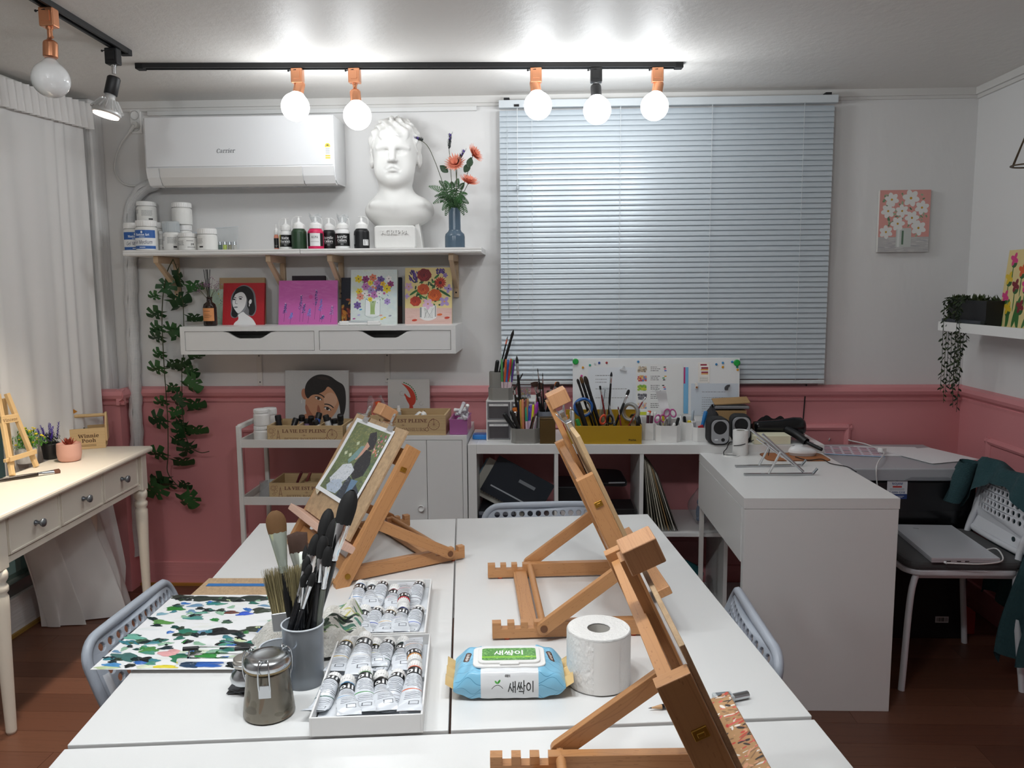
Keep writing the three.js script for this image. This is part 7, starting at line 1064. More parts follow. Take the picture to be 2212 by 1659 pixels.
// ================= cabinet load =================
{
const y = 0.823, a = onZ(784, 937, -3.30), b = onZ(963, 937, -3.30);
vieBox('printed wooden box with plastic bag on the cabinet', [(a.x + b.x) / 2, y, -3.40], b.x - a.x, 0.084, 0.2);
reseed(131); const bc = onZ(812, 880, -3.42);
solo('plastic_bag', 'crumpled clear plastic bag with orange print in the wooden box', 'bag', surf((u, v) => { const t = u * 6.28319, r = (0.052 - 0.03 * v) * (1 + 0.16 * Math.sin(t * 5 + v * 6) + 0.1 * Math.sin(t * 3)); return [r * Math.cos(t) * 1.2 - 0.012 * v, 0.03 + v * 0.1 - 0.02 * Math.sin(t * 2) * v, r * Math.sin(t)]; }, 40, 14), M.clear, [bc.x + 0.012, y + 0.003, -3.42]);
solo('orange_wrapper', 'orange printed wrapper inside the clear plastic bag', 'wrapper', surf((u, v) => [(u - 0.5) * 0.035 + 0.01 * v, v * 0.06, 0.012 * Math.sin(u * 9 + v * 5)], 10, 10), plain('#d8552c', 0.4, 0, { side: 2 }), [bc.x + 0.0, y + 0.068, -3.405]);
const s = onZ(861, 880, -3.42), sp = thing('spray_bottle', 'small clear spray bottle standing in the wooden box', 'bottle', [s.x, y + 0.006, -3.42]); part(sp, 'body', cyl(0.011, 0.011, 0.075, 18), M.frosted); part(sp, 'nozzle', merge([cyl(0.008, 0.008, 0.014, 14).translate(0, 0.075, 0), cyl(0.005, 0.006, 0.012, 12).translate(0, 0.089, 0)]), M.white);
for (const [px, c, l] of [[901, '#dfe2e3', 'white capped tube'], [910, '#bcc6d2', 'pale blue tube']]) { const q = onZ(px, 888, -3.38); pen('paint_tube', l + ' lying in the cabinet top box', 'paint tube', V(q.x - 0.03, y + 0.045, -3.36), V(q.x + 0.012, y + 0.075, -3.41), 0.012, c, { capCol: '#eceae6' }); }
const p0 = onZ(838, 822, -3.63), p1 = onZ(928, 822, -3.63);
artCanvas('small white canvas with an unfinished red and green seahorse shape', [(p0.x + p1.x) / 2, y, -3.61], p1.x - p0.x, p0.y - y + 0.006, 0.016, 0.08, 0, artMat(320, 340, (g, w, h) => { g.fillStyle = '#d9d7d4'; g.fillRect(0, 0, w, h); g.fillStyle = '#cf3a1e'; g.beginPath(); g.moveTo(105, 30); g.quadraticCurveTo(205, 60, 215, 150); g.quadraticCurveTo(215, 190, 190, 205); g.quadraticCurveTo(200, 230, 180, 250); g.lineTo(150, 250); g.quadraticCurveTo(175, 215, 160, 190); g.quadraticCurveTo(140, 160, 135, 135); g.quadraticCurveTo(120, 120, 130, 108); g.quadraticCurveTo(160, 150, 175, 140); g.quadraticCurveTo(165, 80, 105, 30); g.fill(); g.strokeStyle = '#3f7a34'; g.lineWidth = 7; g.setLineDash([12, 5]); g.beginPath(); g.moveTo(120, 24); g.quadraticCurveTo(215, 50, 222, 165); g.stroke(); g.setLineDash([]); g.strokeStyle = '#b0aca8'; g.lineWidth = 2; g.beginPath(); g.arc(110, 110, 18, 0, 5); g.stroke(); g.beginPath(); g.arc(255, 190, 14, 0, 5); g.stroke(); }), plain('#d3d1ce', 0.8), 'unfinished canvases behind the boxes');
// pink tub with little white tubes
const t0 = onZ(972, 937, -3.31), t1 = onZ(1009, 937, -3.31), w = t1.x - t0.x, cx = (t0.x + t1.x) / 2, tub = thing('pink_tub', 'translucent pink plastic tub of small white tubes', 'tub', [cx, y, -3.40]);
const pk = phys({ color: '#dc8fd0', roughness: 0.25, transmission: 0.55, thickness: 0, side: 2 }); for (const s2 of [-1, 1]) { part(tub, 'side', bx(s2 * w / 2 - 0.0012, s2 * w / 2 + 0.0012, 0.001, 0.062, -0.09, 0.09), pk); part(tub, 'end', bx(-w / 2, w / 2, 0.001, 0.062, s2 * 0.09 - 0.0012, s2 * 0.09 + 0.0012), pk); } part(tub, 'base', bx(-w / 2, w / 2, 0.001, 0.003, -0.09, 0.09), pk); part(tub, 'rim', merge([bx(-w / 2 - 0.004, w / 2 + 0.004, 0.062, 0.065, 0.088, 0.094), bx(-w / 2 - 0.004, w / 2 + 0.004, 0.062, 0.065, -0.094, -0.088), bx(-w / 2 - 0.004, -w / 2 + 0.002, 0.062, 0.065, -0.088, 0.088), bx(w / 2 - 0.002, w / 2 + 0.004, 0.062, 0.065, -0.088, 0.088)]), pk);
reseed(133); for (let k = 0; k < 20; k++) { const a3 = V(cx + rr(-w * 0.38, w * 0.38), y + 0.012 + 0.004 * k, -3.40 + rr(-0.06, 0.06)), d = V(rr(-1, 1), rr(-0.1, 0.9), rr(-1, 1)).normalize().multiplyScalar(0.055); const e = a3.clone().add(d); e.x = Math.max(cx - w * 0.42, Math.min(cx + w * 0.42, e.x)); pen('small_paint_tube', 'small white paint tube heaped in the pink tub', 'paint tube', a3, e, 0.0075, '#dcdee0', { group: 'small white tubes heaped in the pink tub', capCol: k % 3 ? '#eeeeec' : '#c9c4cc', cap: 0.22 }); }
}
// ================= on the cube shelf =================
const KY = KT + 0.0005, kz = (py) => onY(1200, py, KT).z;
function drawerUnit(label, c, w, h, d, kids) { const o = thing('drawer_unit', label, 'drawer unit', c, 0, 'stacked white drawer units'); const m = M.white, t = 0.005;
part(o, 'casing', merge([bx(-w / 2, w / 2, h - t, h, -d / 2, d / 2), bx(-w / 2, w / 2, 0, t, -d / 2, d / 2), bx(-w / 2, -w / 2 + t, t, h - t, -d / 2, d / 2), bx(w / 2 - t, w / 2, t, h - t, -d / 2, d / 2), bx(-t / 2, t / 2, t, h - t, -d / 2, d / 2), bx(-w / 2 + t, -t / 2, t, h - t, -d / 2, -d / 2 + t), bx(t / 2, w / 2 - t, t, h - t, -d / 2, -d / 2 + t)]), m);
for (const s of [-1, 1]) { const x0 = s < 0 ? -w / 2 + t + 0.001 : t / 2 + 0.001, x1 = s < 0 ? -t / 2 - 0.001 : w / 2 - t - 0.001; const dr = part(o, 'drawer', merge([bx(x0, x1, t + 0.001, t + 0.006, d / 2 - 0.004, d / 2 + 0.003), bx(x0, x1, h - t - 0.006, h - t - 0.001, d / 2 - 0.004, d / 2 + 0.003), bx(x0, x0 + 0.006, t + 0.006, h - t - 0.006, d / 2 - 0.004, d / 2 + 0.003), bx(x1 - 0.006, x1, t + 0.006, h - t - 0.006, d / 2 - 0.004, d / 2 + 0.003)]), plain('#77767a', 0.3)); part(dr, 'window', bx(x0 + 0.006, x1 - 0.006, t + 0.006, h - t - 0.006, d / 2 - 0.002, d / 2), phys({ color: '#8f8b90', roughness: 0.15, transmission: 0.7, thickness: 0 })); part(dr, 'label_strip', bx(x0 + 0.006, x1 - 0.008, h - t - 0.018, h - t - 0.008, d / 2, d / 2 + 0.0012), std({ map: canvasTex(128, 24, (g) => { g.fillStyle = '#f0f0f0'; g.fillRect(0, 0, 128, 24); scrib(g, 30, 9, 70, 1, '#333'); }), roughness: 0.6 })); }
return o; }
const UX0 = onZ(1050, 900, -3.36).x, UX1 = onZ(1157, 900, -3.36).x, UC = (UX0 + UX1) / 2, UW = UX1 - UX0, UZ = -3.465;
drawerUnit('lower white drawer unit with dark clear drawers on the cube shelf', [UC, KY, UZ], UW, 0.086, 0.19); drawerUnit('upper white drawer unit holding green and white items', [UC, KY + 0.0865, UZ], UW, 0.086, 0.19);
for (const [dx, dy, c, l, g] of [[-0.07, 0.045, '#e4e4e2', 'white ball', new THREE.SphereGeometry(0.022, 20, 14)], [-0.075, 0.018, '#2f9a3c', 'green disc', cyl(0.02, 0.02, 0.012, 20)], [-0.036, 0.026, '#2fa045', 'green tape ring', new THREE.TorusGeometry(0.016, 0.005, 8, 22)]]) solo('craft_item', l + ' inside the upper drawer unit', 'craft item', g, plain(c, 0.4), [UC + dx, KY + 0.092 + dy - 0.008, UZ + 0.055]);
solo('craft_item', 'pale box inside the lower drawer unit', 'craft item', box(0.05, 0.022, 0.03, 0.002), plain('#b9b7bb', 0.5), [UC - 0.065, KY + 0.018, UZ + 0.06]);
const greyCup = std({ color: '#8a8883', roughness: 0.5 }), whiteCup = std({ color: '#e6e5e3', roughness: 0.45 });
const topU = KY + 0.173;
{ // stepped grey holder on the drawers
const c = V(onZ(1082, 850, -3.42).x, topU + 0.0005, -3.435); hexCup('pen_holder', 'grey stepped pen holder with colour pens on the drawer units', [c.x, c.y, c.z + 0.02], 0.105, 0.07, 0.052, greyCup, { group: 'grey chamfered pen holders' }); hexCup('pen_holder', 'tall rear part of the grey stepped pen holder', [c.x - 0.02, c.y, c.z - 0.046], 0.066, 0.058, 0.112, greyCup, { group: 'grey chamfered pen holders' });
const Z = -3.45, G = 'pens and brushes in the stepped grey holder', B = (dx, dz) => V(c.x + dx, c.y + 0.006, c.z + dz), E = (px, py, z = Z) => onZ(px, py, z);
brush('tall black brush with pale grip standing in the stepped holder', B(-0.03, -0.05), E(1110, 711, -3.47), { bl: 0.03, fl: 0.012, bw: 0.006, r: 0.0055, bc: '#1a1513', tip: 'point', fm: M.black }, G); brush('thin red ended brush standing in the stepped holder', B(-0.035, -0.055), E(1097, 725, -3.49), { bl: 0.016, fl: 0.022, bw: 0.002, r: 0.003, bc: '#222', tip: 'point', hc: '#1a1a1c', fm: M.orangeBand }, G);
pen('marker', 'stubby black marker in the stepped holder', 'marker', B(-0.038, -0.03), E(1075, 778, -3.46), 0.008, '#17181a', { group: G });
[[1084, '#4f9a5a', 'green'], [1093, '#d2643a', 'orange'], [1098, '#3f6fc0', 'blue'], [1104, '#c23b3f', 'red'], [1107, '#57b046', 'lime'], [1111, '#5a3f8a', 'violet'], [1102, '#c9cdd2', 'clear']].forEach(([px, col, n], k) => pen('gel_pen', n + ' gel pen in the stepped grey holder', 'pen', B(0.005 + k * 0.006, -0.005 - (k % 2) * 0.012), E(px, 775 + (k % 3), -3.45 + (k % 2) * 0.015), 0.0046, '#e0c9cf', { group: G, capCol: col, cap: 0.6 }));
brush('round black brush leaning across the stepped holder', B(0.04, 0.03), E(1130, 805, -3.42), { bl: 0.018, fl: 0.02, bw: 0.003, r: 0.003, bc: '#111', tip: 'point', hc: '#151517', fm: M.black }, G);
const cb = onZ(1132, 842, -3.44), o = thing('clip_box', 'clear box full of coloured paper clips', 'box', [cb.x, topU + 0.001, -3.46]); part(o, 'case', box(0.06, 0.05, 0.05, 0.002), M.clear, [0, 0.026, 0]); reseed(141); const sets = {}; for (let k = 0; k < 140; k++) { const col = ['#d6b32c', '#2f8a4a', '#c23a34', '#2f6fb0', '#d9d9d9', '#c0508a'][k % 6]; (sets[col] = sets[col] || []).push(new THREE.TorusGeometry(0.0035, 0.0006, 4, 8).scale(0.6, 1.8, 1).rotateX(rnd() * 3).rotateY(rnd() * 3).translate(rr(-0.025, 0.025), rr(0.006, 0.036), rr(-0.02, 0.02))); }
for (const col in sets) part(o, 'paper_clips', merge(sets[col]), plain(col, 0.4)).userData.kind = 'stuff';
[[1118, 846], [1126, 847], [1134, 846], [1122, 843]].forEach(([px, py], k) => { const q = onZ(px, py, -3.40); const bcp = thing('binder_clip', 'dark binder clip lying on the drawer units', 'clip', [q.x, topU + 0.001, -3.40 + k * 0.008], k, 'binder clips on the drawer units'); part(bcp, 'spring', ext(shape([[-0.009, 0], [0.009, 0], [0.003, 0.01], [-0.003, 0.01]]), 0.016).translate(0, 0, -0.008), plain('#3b3a2c', 0.35, 0.4)); part(bcp, 'handle', tube([[-0.002, 0.009, 0.005], [-0.006, 0.012, 0.012], [0.0, 0.013, 0.014], [0.006, 0.012, 0.012], [0.002, 0.009, 0.005]], 0.0008, 14, 4), M.steel); });
}
{ // big grey holder with markers in front of the drawers
const z0 = -3.345, c = onZ(1134.5, 955, z0 + 0.03); hexCup('pen_holder', 'grey chamfered pen holder crowded with bright pens', [c.x, KY, z0], 0.118, 0.075, 0.062, greyCup, { group: 'grey chamfered pen holders', back: 0.1 });
const G = 'pens in the front grey holder', B = (dx, dz = 0) => V(c.x + dx, KY + 0.006, z0 + dz), E = (px, py, z = z0 - 0.02) => onZ(px, py, z); reseed(143);
const cols = [[1119, 868, '#1d2440', 'navy'], [1124, 863, '#c9a04a', 'ochre'], [1129, 862, '#d98a63', 'peach'], [1136, 862, '#8a4a4a', 'maroon'], [1140, 861, '#b08a5a', 'tan'], [1136, 876, '#2fa07a', 'teal'], [1141, 875, '#2f62c8', 'blue'], [1147, 874, '#7a4ac0', 'purple'], [1152, 874, '#d8d62c', 'yellow'], [1158, 872, '#c04aa8', 'magenta'], [1161, 868, '#8a3aa0', 'plum'], [1150, 880, '#e06a9a', 'pink'], [1144, 882, '#4ab0d8', 'sky blue']];
cols.forEach(([px, py, col, n], k) => pen('marker_pen', n + ' marker pen standing in the front grey holder', 'pen', B(-0.02 + k * 0.0055, -0.02 + (k % 3) * 0.008), E(px, py), 0.0052, k < 5 ? col : '#e3c9dc', { group: G, capCol: col, cap: 0.45 }));
brush('tall black brush with long silver ferrule rising from the grey holder', B(-0.012, -0.02), E(1116, 767, -3.37), { bl: 0.034, fl: 0.05, bw: 0.0062, r: 0.0058, bc: '#1e1d1d', tip: 'point' }, G); brush('black handled brush with orange collar beside the tall brush', B(-0.02, -0.01), E(1110, 832, -3.36), { bl: 0.02, fl: 0.02, bw: 0.003, r: 0.0045, bc: '#1c2018', tip: 'point', band: true, hc: '#17130f' }, G);
brush('flat brush with orange bristles in the grey holder', B(-0.02, 0.01), E(1111, 880, -3.34), { bl: 0.018, fl: 0.02, bw: 0.009, r: 0.004, bc: BR.orange, flat: 0.3, tip: 'flat' }, G);
[[1088, 893, '#1b1c1e', 'black', 0.009], [1104, 887, '#222', 'printed black', 0.008], [1093, 905, '#d9a83a', 'yellow pencil', 0.0035], [1106, 898, '#e6e6e4', 'white', 0.004]].forEach(([px, py, col, n, r], k) => pen('marker_pen', n + ' pen leaning out of the grey holder to the drawers', 'pen', B(-0.01 + k * 0.006, 0.012), E(px, py, -3.33), r, col, { group: G, capCol: k === 3 ? '#2a2a2a' : col }));
[[1152, 900, '#2a2422'], [1157, 893, '#6a4a3a'], [1162, 890, '#1c1c1e'], [1159, 898, '#d5d5d4']].forEach(([px, py, col], k) => pen('slim_pen', ['espresso', 'walnut', 'jet black', 'pale grey'][k] + ' slim pen at the gold box side of the grey holder', 'pen', B(0.005 + k * 0.005, 0.015), E(px, py, -3.32), 0.003, col, { group: G }));
}
{ // gold box, brush cup, blue lid
const z = -3.33, a = onZ(1166, 955, z + 0.03), b = onZ(1200, 955, z + 0.03); const o = thing('gold_box', 'bronze coloured metal box beside the grey pen holder', 'box', [(a.x + b.x) / 2, KY, z]); part(o, 'body', box(b.x - a.x, 0.1, 0.05, 0.002), std({ color: '#6d5632', roughness: 0.35, metalness: 0.6 }), [0, 0.05, 0]); part(o, 'lid', box(b.x - a.x + 0.001, 0.008, 0.051, 0.002), std({ color: '#5f4c30', roughness: 0.35, metalness: 0.6 }), [0, 0.104, 0]);
const c = onZ(1176, 900, -3.43), cupB = thing('brush_cup', 'ribbed grey plastic cup of brushes behind the bronze box', 'cup', [c.x, KY, -3.43]); part(cupB, 'wall', lathe([[0, 0.002], [0.027, 0.002], [0.03, 0.12], [0.0315, 0.12], [0.0285, 0], [0, 0]], 24), plain('#8d95a0', 0.4));
const G = 'brushes in the ribbed grey cup', E = (px, py) => onZ(px, py, -3.43 + rr(-0.02, 0.03)), B = () => V(c.x + rr(-0.014, 0.014), KY + 0.012, -3.43 + rr(-0.014, 0.014)); reseed(151);
[[1154, 824, 'fan', BR.brown, 'wide brown fan brush', 0.008], [1166, 826, 'flat', BR.brown, 'broad brown flat brush', 0.01], [1161, 794, 'point', '#222', 'thin red tipped brush', 0.002], [1172, 804, 'point', '#2a2a2a', 'thin grey brush', 0.002], [1164, 848, 'flat', '#2b1c14', 'dark flat brush', 0.005], [1184, 843, 'flat', '#3a2a20', 'small dark filbert', 0.0055], [1193, 832, 'flat', '#2f2019', 'square dark brush', 0.006], [1203, 824, 'round', BR.orange, 'amber round brush', 0.006], [1206, 824, 'round', '#2c1d16', 'dark mop brush', 0.008], [1200, 848, 'flat', BR.orange, 'orange flat brush', 0.012], [1178, 860, 'flat', '#1d1d1f', 'short black brush', 0.005], [1188, 866, 'flat', '#232325', 'stubby black brush', 0.005]].forEach(([px, py, tip, col, n, w]) => brush(n + ' in the ribbed grey cup', B(), E(px, py), { bl: Math.max(0.018, w * 3), fl: 0.03, bw: w, r: Math.max(0.0028, w * 0.5), bc: col, tip, flat: tip === 'flat' || tip === 'fan' ? 0.35 : 0 }, G));
const l0 = onY(1050, 948, KT); const lid = thing('plastic_dish', 'shallow bright blue plastic dish lying on the cube shelf', 'dish', [l0.x, KY, l0.z - 0.01]); part(lid, 'tray', ext(shape(rrect(-0.058, -0.03, 0.058, 0.03, 0.012, 5)), 0.02, 0.004).rotateX(-Math.PI / 2), plain('#2a86d8', 0.3)); part(lid, 'tab', box(0.02, 0.008, 0.006, 0.002), plain('#2a86d8', 0.3), [0.0, 0.016, 0.033]); part(lid, 'recess', ext(shape(rrect(-0.05, -0.024, 0.05, 0.024, 0.01, 5)), 0.001).rotateX(-Math.PI / 2), plain('#2374bd', 0.35), [0, 0.0202, 0]);
}
{ // yellow box with tools
const z1 = -3.30, a = onZ(1224, 957, z1), b = onZ(1386, 957, z1), w = b.x - a.x, cx = (a.x + b.x) / 2, d = 0.13, zc = z1 - d / 2, o = thing('yellow_box', 'mustard yellow desk box crowded with brushes and tape', 'box', [cx, KY, zc]), ym = std({ color: '#b58f1a', roughness: 0.42 }), t = 0.003, h = 0.076;
part(o, 'front', bx(-w / 2, w / 2, 0, h, d / 2 - t, d / 2, 0.001), ym); part(o, 'back', bx(-w / 2, w / 2, 0, h + 0.05, -d / 2, -d / 2 + t, 0.001), ym); for (const s of [-1, 1]) part(o, 'side', bx(s * w / 2 - (s > 0 ? t : 0), s * w / 2 + (s < 0 ? t : 0), 0, h, -d / 2 + t, d / 2 - t), ym); part(o, 'base', bx(-w / 2 + t, w / 2 - t, 0, t, -d / 2 + t, d / 2 - t), ym); part(o, 'logo', letters('Porta.', 0.0085, fontSans, 0.0004), M.black, [w / 2 - 0.037, 0.017, d / 2 + 0.0002]);
const G = 'brushes and tools in the mustard box', Z = zc, E = (px, py, z = Z) => onZ(px, py, z), B = (px, dz = 0) => V(onZ(px, 940, Z).x, KY + 0.008, Z + dz); reseed(161);
const list = [[1290, 1247, 818, 'round', '#1c1612', 0.0055, 'black tipped brush leaning furthest left', 1], [1296, 1254, 813, 'round', BR.golden, 0.007, 'brown haired brush with orange collar', 1], [1305, 1263, 812, 'round', '#2b2118', 0.0085, 'thick dark mop brush with orange collar', 1], [1312, 1321, 802, 'point', '#20222a', 0.005, 'upright pointed brush in front of the whiteboard', 0], [1316, 1296, 833, 'flat', '#1a1a1a', 0.004, 'angled red handled brush', 0, '#7a2426'], [1318, 1359, 841, 'round', '#1c1c1c', 0.006, 'black brush with orange collar leaning right', 1], [1340, 1398, 851, 'point', '#333', 0.0016, 'fine red tipped liner leaning right', 0, '#8a2a22'], [1300, 1268, 872, 'round', '#b9b9b9', 0.004, 'chrome headed tool crossing the brushes', 0], [1345, 1335, 877, 'point', '#5a1f2c', 0.003, 'maroon slim brush at the right end', 0, '#7a2a40']];
list.forEach(([bx2, px, py, tip, col, r, n, band, hc], k) => brush(n + ' in the mustard box', B(bx2, -0.03 + k * 0.006), E(px, py, Z - 0.03 + k * 0.005), { bl: Math.max(0.014, r * 4.2), fl: Math.max(0.024, r * 6), bw: r, r: Math.max(0.0028, r * 0.85), bc: col, tip, band: !!band, hc: hc || '#17181a', fm: k < 3 ? plain('#1b1b1c', 0.3) : null }, G));
const rl = E(1308, 862, Z - 0.045); const ru = thing('clear_ruler', 'clear acrylic ruler standing in the mustard box', 'ruler', [rl.x - 0.01, KY + 0.005, Z - 0.05]); part(ru, 'blade', box(0.033, 0.22, 0.0025), M.clear, [0, 0.11, 0], [0, 0, -0.12]); part(ru, 'scale_marks', merge(Array.from({ length: 24 }, (_, k) => box(k % 5 ? 0.004 : 0.008, 0.0006, 0.0003).translate(-0.012, 0.02 + k * 0.008, 0.0016))), M.black, null, [0, 0, -0.12]); part(ru, 'edge_strip', box(0.002, 0.2, 0.003), M.black, [-0.004, 0.11, 0.0005], [0, 0, -0.12]);
const tp = (label, px, py, r, c, tilt, wd = 0.016) => { const q = E(px, py, Z - 0.01); const r0 = thing('tape_roll', label, 'tape', q); r0.rotation.set(0, tilt, 0); part(r0, 'tape', lathe([[r * 0.72, -wd / 2], [r, -wd / 2], [r, wd / 2], [r * 0.72, wd / 2], [r * 0.72, -wd / 2]], 36).rotateX(Math.PI / 2), plain(c, 0.35)); part(r0, 'core', lathe([[r * 0.66, -wd / 2], [r * 0.72, -wd / 2], [r * 0.72, wd / 2], [r * 0.66, wd / 2], [r * 0.66, -wd / 2]], 36).rotateX(Math.PI / 2), plain('#b9a07a', 0.7)); return r0; };
tp('blue masking tape roll in the mustard box', 1260, 880, 0.042, '#2f62a8', 0.2); tp('grey tape roll leaning in the mustard box', 1362, 890, 0.04, '#9a9a98', -0.5); tp('black tape roll lying at the end of the mustard box', 1372, 912, 0.036, '#202022', -1.2, 0.02);
pen('utility_knife', 'black utility knife with silver edge in the mustard box', 'knife', B(1275, 0.03), E(1247, 868, Z + 0.03), 0.011, '#17171a', { group: G }); pen('marker_pen', 'thick green capped marker in the mustard box', 'marker', B(1262, 0.04), E(1246, 905, Z + 0.04), 0.008, '#e4e6e4', { group: G, capCol: '#2f8a3a' }); pen('marker_pen', 'white glue tube in the mustard box', 'glue', B(1240, 0.03), E(1235, 887, Z + 0.03), 0.009, '#e6e8ea', { group: G }); pen('marker_pen', 'orange topped glue pen in the mustard box', 'glue', B(1228, 0.045), E(1224, 896, Z + 0.05), 0.006, '#e3e0d8', { group: G, capCol: '#dc7a22', cap: 0.35 }); pen('marker_pen', 'red marker at the end of the mustard box', 'marker', B(1222, 0.02), E(1216, 885, Z + 0.02), 0.006, '#c03a44', { group: G });
const sc = E(1310, 905, Z + 0.03), s2 = thing('scissors', 'scissors with orange and black grips in the mustard box', 'scissors', [sc.x, KY + 0.035, Z + 0.03]); for (const s of [-1, 1]) part(s2, 'grip', new THREE.TorusGeometry(0.016, 0.0045, 8, 22).scale(0.8, 1.15, 1), plain(s < 0 ? '#cf4a26' : '#1c1c1e', 0.4), [s * 0.014, 0.062, 0], [0, 0.3, s * 0.3]); part(s2, 'blades', merge([box(0.008, 0.06, 0.002).rotateZ(0.1), box(0.008, 0.06, 0.002).rotateZ(-0.1)]), M.steel, [0, 0.018, 0]);
const pk = E(1325, 880, Z + 0.02); const kn = thing('palette_knife', 'steel palette knife blade among the brushes', 'palette knife', B(1335, 0.02)); stick(kn, B(1335, 0.02), E(1312, 861, Z + 0.02)); part(kn, 'blade', ext(shape([[-0.007, 0.07], [0.007, 0.07], [0.008, 0.1], [0, 0.165], [-0.008, 0.1]]), 0.001), M.steel); part(kn, 'handle', cyl(0.006, 0.005, 0.07, 10), plain('#26404a', 0.4));
}
{ // whiteboard with papers
const z = -3.60, a = onZ(1237, 776, z), b = onZ(1598, 779, z), w = b.x - a.x, h = a.y - KY + 0.005, o = thing('whiteboard', 'white magnetic board leaning below the blind', 'whiteboard', [(a.x + b.x) / 2, KY, z + 0.02], 0); o.rotation.x = -0.06;
part(o, 'board', box(w, h, 0.006, 0.002), phys({ color: '#e9ebec', roughness: 0.25 }), [0, h / 2, 0]); const X = (px) => onZ(px, 820, z).x - o.position.x, Y = (py) => onZ(1400, py, z).y - KY;
const sheet = (label, x0, y0, x1, y1, mat, zz = 0.0038) => { const q = thing('paper_sheet', label, 'paper', [o.position.x + (X(x0) + X(x1)) / 2, KY, o.position.z], 0, 'papers on the whiteboard'); q.rotation.x = -0.06; part(q, 'sheet', box(X(x1) - X(x0), Y(y0) - Y(y1), 0.0005), mat, [0, (Y(y0) + Y(y1)) / 2, zz]); return q; };
const txt = (fn, w2 = 256, h2 = 256, bg = '#dfe4ea') => std({ map: canvasTex(w2, h2, (g) => { g.fillStyle = bg; g.fillRect(0, 0, w2, h2); fn(g); }), roughness: 0.5 });
reseed(171);
sheet('pale blue printed note sheet behind the standing ruler', 1270, 793, 1373, 890, txt((g) => { g.fillStyle = '#333'; scrib(g, 40, 44, 90, 1, '#222'); scrib(g, 40, 66, 60, 2, '#666', 16); scrib(g, 40, 120, 170, 1, '#555'); scrib(g, 40, 170, 180, 1, '#555'); }));
sheet('colour swatch chart with handwritten names', 1373, 786, 1475, 895, txt((g) => { const c = [['#b8a890', '#8f8478', '#d9cbb4'], ['#d88a72', '#6a86c0', '#e0c06a', '#c04a5a'], ['#9ac04a', '#c8c83a', '#7aa84a'], ['#76767c', '#8f8f96', '#5f6068'], ['#c9b8d0', '#8aa8cc', '#d8a08a', '#e0d4b0']]; c.forEach((k, r) => { for (let i = 0; i < 60; i++) { g.fillStyle = k[i % k.length]; g.fillRect(8 + rnd() * 42, 10 + r * 46 + rnd() * 24, 10, 8); } }); for (let r = 0; r < 5; r++) for (let i = 0; i < 3; i++) { scrib(g, 80, 14 + r * 46 + i * 9, rr(36, 60), 1, '#333'); g.fillStyle = ['#222', '#d23a5a', '#2f4fb8', '#d99a22', '#2f8a3a', '#1c1c1e'][(r * 3 + i) % 6]; g.fillRect(140 + rr(0, 14), 13 + r * 46 + i * 9, 12, 5); } g.fillStyle = '#c8d23a'; g.fillRect(0, 240, 70, 16); }, 256, 256, '#e4e5e4'), 0.0046);
sheet('narrow blue and pink strip on the whiteboard', 1476, 793, 1486, 892, txt((g) => { g.fillStyle = '#7ab8e0'; g.fillRect(0, 0, 256, 256); g.fillStyle = '#b83a78'; g.fillRect(0, 0, 90, 90); }), 0.0043);
sheet('small illustrated card with crayons pinned to the whiteboard', 1507, 783, 1532, 826, txt((g) => { g.fillStyle = '#9a2f44'; g.fillRect(50, 20, 140, 20); g.fillRect(70, 60, 150, 22); g.fillRect(70, 116, 150, 20); g.fillStyle = '#e0a04a'; g.fillRect(60, 84, 160, 16); g.fillRect(70, 138, 150, 14); scrib(g, 40, 190, 180, 5, '#444', 12); }, 256, 256, '#f0ece6'));
sheet('bluish rules sheet held by two animal magnets', 1492, 828, 1594, 896, txt((g) => { g.fillStyle = '#333'; scrib(g, 60, 66, 130, 1, '#222'); for (let k = 0; k < 8; k++) scrib(g, 60, 112 + k * 18, rr(150, 190), 1, '#555'); }, 256, 256, '#cfd8e2'));
const magnet = (label, px, py, r, c) => { const q = thing('round_magnet', label, 'magnet', [o.position.x + X(px), KY, o.position.z], 0, 'round magnets on the whiteboard'); q.rotation.x = -0.06; part(q, 'disc', lathe([[0, 0], [r, 0], [r, r * 0.5], [r * 0.75, r * 0.7], [0, r * 0.6]], 20).rotateX(Math.PI / 2), plain(c, 0.3), [0, Y(py), 0.003]); };
magnet('large green magnet at the left top corner of the whiteboard', 1243, 780, 0.0135, '#21a345'); magnet('large green magnet at the right top corner of the whiteboard', 1590, 784, 0.0145, '#21a345'); [[1259, 793, '#d9972c', 'amber'], [1274, 788, '#2fa08a', 'teal'], [1285, 785, '#c3c8ca', 'clear'], [1294, 783, '#2a4a9a', 'navy'], [1310, 783, '#a8343a', 'red'], [1256, 811, '#cf4a98', 'pink'], [1378, 781, '#3f8ac0', 'sky blue'], [1546, 787, '#3f8ac0', 'cornflower'], [1560, 784, '#4a94c8', 'azure'], [1560, 793, '#dc9c2a', 'orange'], [1580, 782, '#3a86bc', 'cerulean'], [1591, 793, '#2f9a7a', 'emerald'], [1592, 799, '#d89a2a', 'golden']].forEach(([px, py, c, n]) => magnet('tiny ' + n + ' magnet on the whiteboard', px, py, 0.0052, c));
const mb = thing('animal_magnet', 'brown and white animal shaped magnet on the rules sheet', 'magnet', [o.position.x + X(1503), KY, o.position.z]); mb.rotation.x = -0.06; part(mb, 'body', ext(shape([[-0.006, -0.012], [0.006, -0.012], [0.008, 0], [0.004, 0.01], [-0.002, 0.014], [-0.008, 0.01], [-0.005, 0.002]]), 0.007, 0.001), plain('#e6e2dc', 0.5), [0, Y(833), 0.005]); part(mb, 'patch', ext(shape(circ(0, 0, 0.0045, 10)), 0.0006), plain('#8a4f22', 0.5), [0.001, Y(836), 0.0125]);
